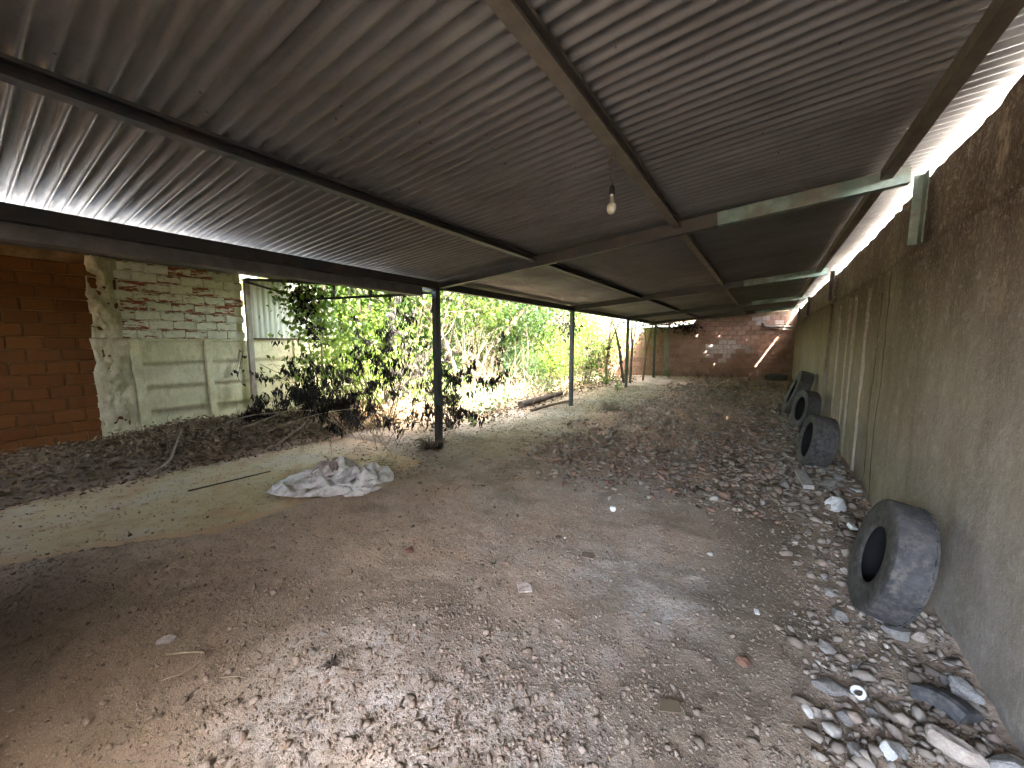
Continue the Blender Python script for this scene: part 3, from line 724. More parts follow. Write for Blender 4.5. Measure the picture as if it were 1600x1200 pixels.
# ------------------------------------------------------------------ tyres
def tyre(label, D, W, rim, loc, rot, group='old tyres along the concrete wall', grooves=0, lugs=0, mat='rubber', seg=64):
    """axis = local x; the near sidewall faces -x"""
    t = empty('tyre', loc, rot); tag(t, label, 'tyre', group)
    Ro = D / 2; r = rim / 2; h = W / 2
    def side(sg):
        return [(sg * h * .78, r - .004), (sg * h * .86, r + .004), (sg * h * .90, r + .018), (sg * h * .93, r + .03), (sg * h * .985, r + (Ro - r) * .36), (sg * h * 1.0, r + (Ro - r) * .55), (sg * h * .985, r + (Ro - r) * .63), (sg * h * .992, r + (Ro - r) * .66), (sg * h * .97, r + (Ro - r) * .80), (sg * h * .92, Ro * .965), (sg * h * .87, Ro * .983)]
    for sg in (-1, 1):
        m = MB(); pr = side(sg); m.lathe(pr if sg < 0 else pr[::-1], seg); m.build('sidewall', M[mat], t)
    n = 24; tp = []
    for i in range(n + 1):
        a = -.87 + 1.74 * i / n
        rr = Ro * (1 - .017 * (abs(a) / .87) ** 2.5)
        if grooves and i % 5 == 2 and 0 < i < n: rr -= grooves
        tp.append((a * h, rr))
    m = MB(); m.lathe(tp, seg)
    if lugs:
        for j in range(seg):                     # shoulder lugs on the outer edge
            if j % 2: continue
            a = 2 * math.pi * j / seg; b = a + 2 * math.pi / seg * 1.0
            for sg in (1,):
                vs_ = []
                for an in (a, b):
                    for (xx, rr) in ((sg * h * .72, Ro * .99), (sg * h * .88, Ro * .978), (sg * h * .88, Ro * .978 + lugs), (sg * h * .72, Ro * .99 + lugs)): vs_.append((xx, rr * math.cos(an), rr * math.sin(an)))
                m.add(vs_, [(0,1,2,3), (4,7,6,5), (0,4,5,1), (1,5,6,2), (2,6,7,3), (3,7,4,0)])
    m.build('tread', M[mat], t)
    inn = [(h * .78, r - .004), (h * .80, r + .03), (h * .86, r + (Ro - r) * .55), (h * .70, Ro - .03), (0, Ro - .022), (-h * .70, Ro - .03), (-h * .86, r + (Ro - r) * .55), (-h * .80, r + .03), (-h * .78, r - .004)]
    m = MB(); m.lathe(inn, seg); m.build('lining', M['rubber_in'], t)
    return t
def lean(yaw, tilt): return Matrix.Rotation(R(yaw), 4, 'Z') @ Matrix.Rotation(R(tilt), 4, 'Y')
def place_tyre(label, D, W, rim, x, y, yaw, tilt, **kw):
    Mx = lean(yaw, tilt)
    # lowest point of the leaning tyre sits on the ground
    low = 0
    for sx in (-W/2 * .87, W/2 * .87):
        for k in range(72):
            a = k * math.pi / 36; v = Mx @ Vector((sx, D/2 * .983 * math.cos(a), D/2 * .983 * math.sin(a))); low = min(low, v.z)
    z = hz(x, y) - low - .012
    t = tyre(label, D, W, rim, (x, y, z), Mx.to_euler(), **kw)
    return t
place_tyre('large bald truck tyre nearest the camera leaning on the concrete wall', 0.67, .175, .34, .655, 2.93, 1, 12, lugs=.007)
place_tyre('wide grey tyre with dark grooved tread, in front of two darker tyres', .64, .25, .44, .58, 5.95, 8, 9, grooves=.007)
place_tyre('dusty tyre with its open hole showing, in the middle of the row by the wall', .70, .22, .44, .64, 8.6, 14, 9, grooves=.006)
place_tyre('tall black tyre leaning steeply at the back of the row by the wall', .98, .25, .56, .60, 10.2, 2, 18)
place_tyre('black tyre lying flat in the far corner by the back brick wall', .75, .24, .42, .35, 18.2, 0, 88)
# torn off piece of tyre tread lying by the wall
m = MB(); prof = [(-.062, .235), (-.070, .262), (-.062, .288), (-.04, .298), (0, .301), (.04, .298), (.062, .288), (.070, .262), (.062, .235), (.045, .24), (.03, .25), (-.03, .25), (-.045, .24)]
n = 14; rows = []
for j in range(n + 1):
    a = R(-23 + 46 * j / n)
    for (xx, rr) in prof: rows.append((xx, rr * math.sin(a), rr * math.cos(a) - .25))
k = len(prof)
m.add(rows, [(j*k+i, j*k+(i+1)%k, (j+1)*k+(i+1)%k, (j+1)*k+i) for j in range(n) for i in range(k)], False)
m.add(rows[:k], [tuple(range(k))]); m.add(rows[-k:], [tuple(range(k-1, -1, -1))])
o = m.build('tyre_fragment', M['rubber'], loc=(.72, 2.24, .075), rot=(R(-8), R(22), R(50)), scale=(1.15, .76, 1.0))
tag(o, 'short curved chunk of blue grey tyre lying by the foot of the wall', 'tyre piece')

# ------------------------------------------------------------------ stones
import bmesh
def rock_mesh(seed, sub=3, flat=.7, cuts=11):
    r = random.Random(seed); bm = bmesh.new(); bmesh.ops.create_icosphere(bm, subdivisions=sub, radius=.5)
    planes = [(Vector((r.gauss(0, 1), r.gauss(0, 1), r.gauss(0, 1))).normalized(), r.uniform(.20, .40)) for _ in range(cuts)]
    for v in bm.verts:
        p = v.co.copy()
        for nn, d in planes:
            e = p.dot(nn) - d
            if e > 0: p -= nn * e * .94
        p += v.co.normalized() * (.05 * noise.noise(p * 4 + Vector((seed, 0, 0))) + .022 * noise.noise(p * 13 + Vector((0, seed, 0))))
        p.z *= flat; v.co = p
    me = bpy.data.meshes.new('stone'); bm.to_mesh(me); bm.free(); me.update(); return me
ROCKS = [(0.62,4.52,0.211,"white"),(0.79,4.45,0.159,"tan"),(0.33,2.12,0.149,"g"),(0.56,2.64,0.086,"p"),(0.66,2.70,0.133,"g"),(0.76,2.73,0.094,"p"),(0.81,2.38,0.127,"g"),(0.78,2.44,0.077,"g"),(0.43,2.74,0.103,"g"),(0.41,3.15,0.087,"g"),(0.54,3.30,0.081,"p"),(0.46,2.05,0.060,"g"),(0.36,1.96,0.070,"g"),(0.38,1.80,0.101,"g"),(0.47,1.85,0.068,"white"),(0.51,1.90,0.064,"g"),(0.68,1.99,0.158,"pale"),(0.83,2.02,0.149,"g"),(0.62,2.82,0.074,"g"),(0.67,2.82,0.073,"g"),(0.35,2.38,0.091,"g"),(0.45,2.31,0.057,"g"),(0.41,2.95,0.067,"g"),(0.36,5.46,0.077,"g"),(0.63,5.13,0.291,"flat"),(0.62,5.71,0.184,"flat"),(0.72,5.62,0.138,"flat"),(0.75,5.45,0.119,"g"),(0.84,5.11,0.118,"white"),(0.83,6.79,0.10,"dark"),(0.25,4.92,0.166,"g"),(0.44,4.62,0.093,"g"),(0.65,4.79,0.094,"g"),(-0.01,2.08,0.088,"br"),(-0.26,3.07,0.05,"w"),(-2.54,0.55,0.081,"g"),(-1.90,1.03,0.051,"g"),(-1.82,0.93,0.054,"g"),(-2.13,1.84,0.089,"br"),(.52,5.9,.15,"g"),(.8,5.85,.13,"g"),(.3,6.4,.12,"g"),(.15,5.6,.10,"br"),(.55,4.95,.13,"g"),(.5,7.4,.12,"g"),(.7,7.1,.11,"p"),(.2,7.0,.11,"g"),(.72,5.0,.12,"br"),(.05,4.3,.10,"g"),(-.2,5.2,.09,"g")]
RL = {0: 'chunky white rock beside the tan brick end, behind the truck tyre', 1: 'tan brown stone block touching the back of the truck tyre', 2: 'large flat grey slab of stone on the rubble in front of the truck tyre',
      6: 'rounded grey stone against the wall just behind the torn tyre piece', 16: 'big pale beige rock at the bottom edge by the torn tyre piece', 17: 'grey rock in the bottom right corner at the foot of the wall',
      14: 'pale upright pointed stone at the bottom edge of the picture', 24: 'long flat grey stone beside the wooden plank', 29: 'small dark block standing behind the wide grey tyre', 28: 'pale broken stone jammed against the wall behind the white rock',
      13: 'flat grey stone at the bottom edge beside the pale upright stone', 3: 'squarish pale stone under the front of the truck tyre', 4: 'wide grey stone right under the tread of the truck tyre'}
RL.update({5: 'small pale stone wedged between the truck tyre and the wall', 7: 'small grey stone behind the rounded grey stone at the wall', 8: 'grey stone a little left of the foot of the truck tyre', 9: 'grey stone on the dirt level with the hole of the truck tyre', 10: 'pale stone touching the far left edge of the truck tyre', 11: 'small grey stone just in front of the white plastic ring', 12: 'grey stone left of the pale upright pointed stone', 15: 'small grey stone close right of the pale upright pointed stone', 18: 'left one of two small stones pinned under the truck tyre', 19: 'right one of two small stones pinned under the truck tyre', 20: 'grey stone just behind the large flat grey slab of stone', 21: 'tiny grey stone between the white plastic ring and the torn tyre piece', 22: 'small grey stone beside the bottom left of the truck tyre', 23: 'grey stone at the far end of the wooden plank', 25: 'flat grey stone right in front of the wide grey tyre', 26: 'flat stone between the wide grey tyre and the wall', 27: 'grey stone by the wall beyond the long flat grey stone', 30: 'grey stone lying left of the wooden plank', 31: 'rounded grey stone at the near end of the wooden plank', 32: 'grey stone just behind the chunky white rock', 33: 'reddish brick bit on the dark dirt left of the stones by the white ring', 34: 'small white stone alone in the middle of the dirt floor', 35: 'grey stone alone on the dirt near the curled twig', 36: 'grey stone beyond the other of two small stones near the dirt lump', 37: 'nearer of two small grey stones beyond the dark dirt lump', 38: 'reddish brick bit alone on the dirt between sacks and camera', 39: 'grey stone at the left foot of the wide grey tyre', 40: 'grey stone squeezed between the wide grey tyre and the wall foot', 41: 'grey stone on the rubble left of the wide grey tyre', 42: 'reddish brick bit on the rubble left of the wooden plank end', 43: 'grey stone close right of the wooden plank', 44: 'grey stone between the wide grey tyre and the dusty tyre', 45: 'pale stone by the wall between two tyres', 46: 'grey stone left of the gap between the wide and the dusty tyre', 47: 'reddish brick bit between the long flat stone and the wall', 48: 'grey stone on the dirt left of the chunky white rock', 49: 'grey stone out on the floor left of the wooden plank'})
MT = {'white': 'rock_white', 'tan': 'rock_brown', 'g': 'rock_grey', 'p': 'rock_pale', 'pale': 'rock_pale', 'flat': 'rock_grey', 'dark': 'rock_dark', 'br': 'brick_bit', 'w': 'rock_white'}
for i, (x, y, w, k) in enumerate(ROCKS):
    fl = {'flat': .35, 'pale': .8, 'dark': .9}.get(k, random.Random(i).uniform(.5, .85)); 
    if i == 2: fl = .28
    if i == 14: fl = 1.5
    me = rock_mesh(100 + i, 3 if w > .1 or y < 3.5 else 2, 1.0)
    o = link('stone', me, M[MT[k]], None, (x, y, gz(x, y) + w * fl * .30), (random.uniform(-.2, .2), random.uniform(-.2, .2), random.uniform(0, 6.28)), (w * 1.05, w * random.Random(i + 50).uniform(.62, .95), w * fl))
    kind = {'br': 'reddish brick', 'p': 'pale', 'w': 'white'}.get(k, 'grey')
    tag(o, RL.get(i, 'broken %s stone lying loose on the rubble strewn dirt floor' % kind), 'stone', 'loose stones on the dirt floor')

# gravel and rubble (nobody could count them)
_bm = bmesh.new(); bmesh.ops.create_icosphere(_bm, subdivisions=1, radius=1); _bm.verts.ensure_lookup_table()
ICO_V = np.array([v.co[:] for v in _bm.verts]); ICO_F = np.array([[v.index for v in f.verts] for f in _bm.faces]); _bm.free()
def scatter_stones(name, mat, pts, size, tone, seed, sink=.25, flat=(.45, .9)):
    g = np.random.default_rng(seed); n = len(pts)
    V = np.repeat(ICO_V[None], n, 0)
    for _ in range(4):                            # chop facets
        d = g.normal(size=(n, 1, 3)); d /= np.linalg.norm(d, axis=2, keepdims=True)
        e = (V * d).sum(2, keepdims=True) - g.uniform(.18, .62, (n, 1, 1)); V = V - d * np.maximum(e, 0) * 1.0
    V = V * g.uniform(.7, 1.25, (n, 12, 1)) ** .5
    sc_ = np.stack([g.uniform(.75, 1.35, n), g.uniform(.6, 1.0, n), g.uniform(*flat, n)], 1) * size[:, None]
    V = V * sc_[:, None, :]
    a = g.uniform(0, 6.283, n); t = g.normal(0, .25, n)
    ca, sa, ct, st = np.cos(a), np.sin(a), np.cos(t), np.sin(t)
    x, y, z = V[..., 0], V[..., 1], V[..., 2]
    x, z = x * ct[:, None] + z * st[:, None], -x * st[:, None] + z * ct[:, None]
    x, y = x * ca[:, None] - y * sa[:, None], x * sa[:, None] + y * ca[:, None]
    zz = height(pts[:, 0], pts[:, 1]); zz = np.where(slab_mask(pts[:, 0], pts[:, 1]) > .6, np.maximum(zz, 0), zz)
    V = np.stack([x + pts[:, 0:1], y + pts[:, 1:2], z + (zz + sc_[:, 2] * (1 - 2 * sink))[:, None]], -1)
    Fq = (ICO_F[None] + 12 * np.arange(n)[:, None, None]).reshape(-1, 3)
    return tag(link(name, np_mesh(name, V.reshape(-1, 3), Fq, False, {'tone': np.repeat(tone, 12)}), M[mat]), kind='stuff')
def polar(n, r0, r1, seed, a0=-96, a1=24):
    g = np.random.default_rng(seed); r = np.exp(g.uniform(math.log(r0), math.log(r1), n)); a = np.radians(g.uniform(a0, a1, n))
    p = np.stack([r * np.sin(a), r * np.cos(a)], 1); ok = (p[:, 0] > -8.6) & (p[:, 0] < .88) & (p[:, 1] < 18.5)
    return p[ok]
p = polar(170000, 1.2, 15, 21)
x, y = p[:, 0], p[:, 1]; rr = np.hypot(x, y)
patch = fbm(x * 1.6, y * 1.6, 4, 31)
dens = .03 + .30 * sst(.05, .5, patch) + .26 * sst(.0, .5, x) + .7 * blob(x, y, -1.1, 1.45, .75, .45) + .45 * blob(x, y, -2.0, 1.0, .9, .5) + .5 * sst(4.5, 7, y) * sst(-3.2, -2, x) + .5 * blob(x, y, -1.7, 2.0, .5, .4)
dens = dens * (1 - .85 * blob(x, y, -2.1, 2.6, .9, .75)) * (1 - .8 * blob(x, y, -.5, 2.45, .35, .3)) * (1 - .95 * slab_mask(x, y)) * (1 - .6 * sst(-6, -7, x)) * (1 - .5 * blob(x, y, -2.9, .55, .8, .5))
dens = dens + .95 * blob(x, y, -3.75, .24, .50, .20) + .10
g = np.random.default_rng(3); keep = g.random(len(x)) < dens
p = p[keep]; rr = rr[keep]
size = np.exp(g.normal(math.log(.0048), .58, len(p))).clip(.0026, .028) * (1 + .3 * sst(0, .6, p[:, 0])); size = np.maximum(size, rr * .0016)
tone = np.clip(.12 + .76 * g.beta(2.6, 2.8, len(p)) - .06 * (p[:, 0] > .1), 0, 1); tone = np.where((p[:, 0] > .05) & (tone > .55) & (tone < .8), .42, tone)
scatter_stones('gravel', 'gravel', p, size, tone, 4)
p = polar(52000, 1.7, 17, 22, -40, 24)
x, y = p[:, 0], p[:, 1]; rr = np.hypot(x, y)
dens = .95 * sst(3.4, 5.4, y) * sst(-3.4, -1.8, x) * (.4 + sst(-.2, .3, fbm(x * 1.1, y * 1.1, 4, 36))) + .20 * sst(.05, .55, x)
keep = (g.random(len(x)) < dens) & ((rr > 3.2) | (x > .2)); p = p[keep]; rr = rr[keep]
size = np.exp(g.normal(math.log(.030), .45, len(p))).clip(.010, .075); size = np.maximum(size, rr * .0032) * (.62 + .38 * sst(2.5, 5, rr))
tone = g.beta(1.6, 1.8, len(p)); tone = np.where(p[:, 0] > .2, np.where((tone > .52) & (tone < .82), .4, tone), tone)
scatter_stones('rubble', 'rubble', p, size, tone, 6, sink=.15, flat=(.35, .8))
# debris edge between floor slab and left litter heap
p = np.stack([g.uniform(-8.6, -5.7, 2600), g.uniform(-.2, 4.2, 2600)], 1); p = p[(p[:, 0] < -6.05 + .2 * fbm(p[:, 1] * 2, p[:, 1] * 0, 3, 2))]
scatter_stones('gravel', 'gravel', p, np.exp(g.normal(math.log(.009), .5, len(p))).clip(.004, .03), g.beta(1.5, 2, len(p)), 9)

# twigs, straw and leaf bits on the floor
def scatter_sticks(name, mat, pts, L, rad, seed, tilt=.12, zoff=.004):
    g = np.random.default_rng(seed); n = len(pts); a = g.uniform(0, 6.283, n); t = g.normal(0, tilt, n); b = g.normal(0, .25, n)
    d0 = np.stack([np.cos(a), np.sin(a), t], 1); d1 = np.stack([np.cos(a + b), np.sin(a + b), t * .3], 1)
    z = height(pts[:, 0], pts[:, 1]); z = np.where(slab_mask(pts[:, 0], pts[:, 1]) > .6, np.maximum(z, 0), z)
    c = np.concatenate([pts, (z + zoff + np.abs(t) * L * .5)[:, None]], 1)
    P_ = np.stack([c - d0 * L[:, None] / 2, c, c + d1 * L[:, None] / 2], 1)
    s = np.stack([-np.sin(a), np.cos(a), a * 0], 1)
    ring = [s * rad[:, None], np.stack([a * 0, a * 0, rad * 1.6], 1), -s * rad[:, None]]
    V = np.stack([P_[:, i] + k for i in range(3) for k in ring], 1).reshape(-1, 3)
    fb = np.array([[0, 1, 4, 3], [1, 2, 5, 4], [3, 4, 7, 6], [4, 5, 8, 7]])
    Fq = (fb[None] + 9 * np.arange(n)[:, None, None]).reshape(-1, 4)
    return tag(link(name, np_mesh(name, V, Fq, False, {'tone': np.repeat(g.random(n), 9)}), M[mat]), kind='stuff')
p = polar(13000, 1.25, 14, 41); g = np.random.default_rng(8); p = p[g.random(len(p)) < .5 + .5 * sst(0, .3, fbm(p[:, 0] * 2, p[:, 1] * 2, 3, 50))]
rr = np.hypot(p[:, 0], p[:, 1])
scatter_sticks('straw', 'straw', p, g.uniform(.015, .07, len(p)), np.maximum(.0006, rr * .00022), 12)
def leaves_mesh(name, pts, L, Wd, dirs, nrm_, tone, fold=.25, droop=0.0):
    """rhombic leaves folded along the rib; dirs = rib direction, nrm_ = rough face normal"""
    n = len(pts); d = dirs / np.linalg.norm(dirs, axis=1, keepdims=True)
    s = np.cross(d, nrm_); s /= np.linalg.norm(s, axis=1, keepdims=True) + 1e-9; u = np.cross(s, d)
    L = L[:, None]; Wd = Wd[:, None]
    base = pts; tip = pts + d * L - u * L * droop; midl = pts + d * L * .42 + s * Wd * .5 + u * Wd * fold; midr = pts + d * L * .42 - s * Wd * .5 + u * Wd * fold
    V = np.stack([base, midl, tip, midr], 1).reshape(-1, 3)
    F3 = (np.array([[0, 1, 2], [0, 2, 3]])[None] + 4 * np.arange(n)[:, None, None]).reshape(-1, 3)
    return np_mesh(name, V, F3, False, {'tone': np.repeat(tone, 4)})
def rdir(g, n, zb=0, zs=1): v = g.normal(size=(n, 3)); v[:, 2] = v[:, 2] * zs + zb; return v / np.linalg.norm(v, axis=1, keepdims=True)
def litter(name, pts, seed, mat='leaf_litter', size=(.03, .09), lift=.05):
    g = np.random.default_rng(seed); n = len(pts); z = height(pts[:, 0], pts[:, 1]); z = np.where(slab_mask(pts[:, 0], pts[:, 1]) > .6, np.maximum(z, 0), z)
    P3 = np.concatenate([pts, (z + np.abs(g.normal(0, lift, n)) + .006)[:, None]], 1); L = g.uniform(*size, n)
    return tag(link(name, leaves_mesh(name, P3, L, L * g.uniform(.3, .6, n), rdir(g, n, 0, .35), rdir(g, n, 1.6), g.random(n), .35), M[mat]), kind='stuff')
g = np.random.default_rng(77)
p = np.stack([g.uniform(-8.75, -5.9, 26000), g.uniform(-.3, 6.0, 26000)], 1); p = p[g.random(len(p)) < np.clip(.22 + .95 * blob(p[:, 0], p[:, 1], -7.2, 2.7, 1.15, 1.3) + .7 * sst(3.2, 4, p[:, 1]), 0, 1)]
litter('leaf_litter', p, 5, lift=.035)
p = np.stack([g.uniform(-8.7, -4.2, 9000), g.uniform(4.6, 17, 9000)], 1); p = p[p[:, 0] < -4.6 + .5 * fbm(p[:, 1], p[:, 1] * 0, 3, 3)]
litter('leaf_litter', p[::2], 6, size=(.04, .11), lift=.05); litter('leaf_litter', p[1::2], 16, 'leaf_dead', size=(.04, .11), lift=.05)  # half the yard litter takes the near-black leaves in place of shade
p = polar(2000, 1.25, 13, 43); litter('leaf_litter', p, 7, size=(.010, .026), lift=.003)
p = np.stack([g.uniform(-5.4, -2.2, 9000), g.uniform(2.8, 15, 9000)], 1); p = p[g.random(len(p)) < np.clip(.25 + .8 * sst(-3.2, -4.6, p[:, 0]) + fbm(p[:, 0] * 1.5, p[:, 1] * 1.5, 3, 81), 0, 1)]; litter('leaf_litter', p, 15, size=(.018, .055), lift=.006)
p = np.stack([g.uniform(-5.2, -2.4, 2600), g.uniform(3.0, 14, 2600)], 1); scatter_sticks('straw', 'twig', p, g.uniform(.06, .22, len(p)), g.uniform(.0018, .0035, len(p)), 18)

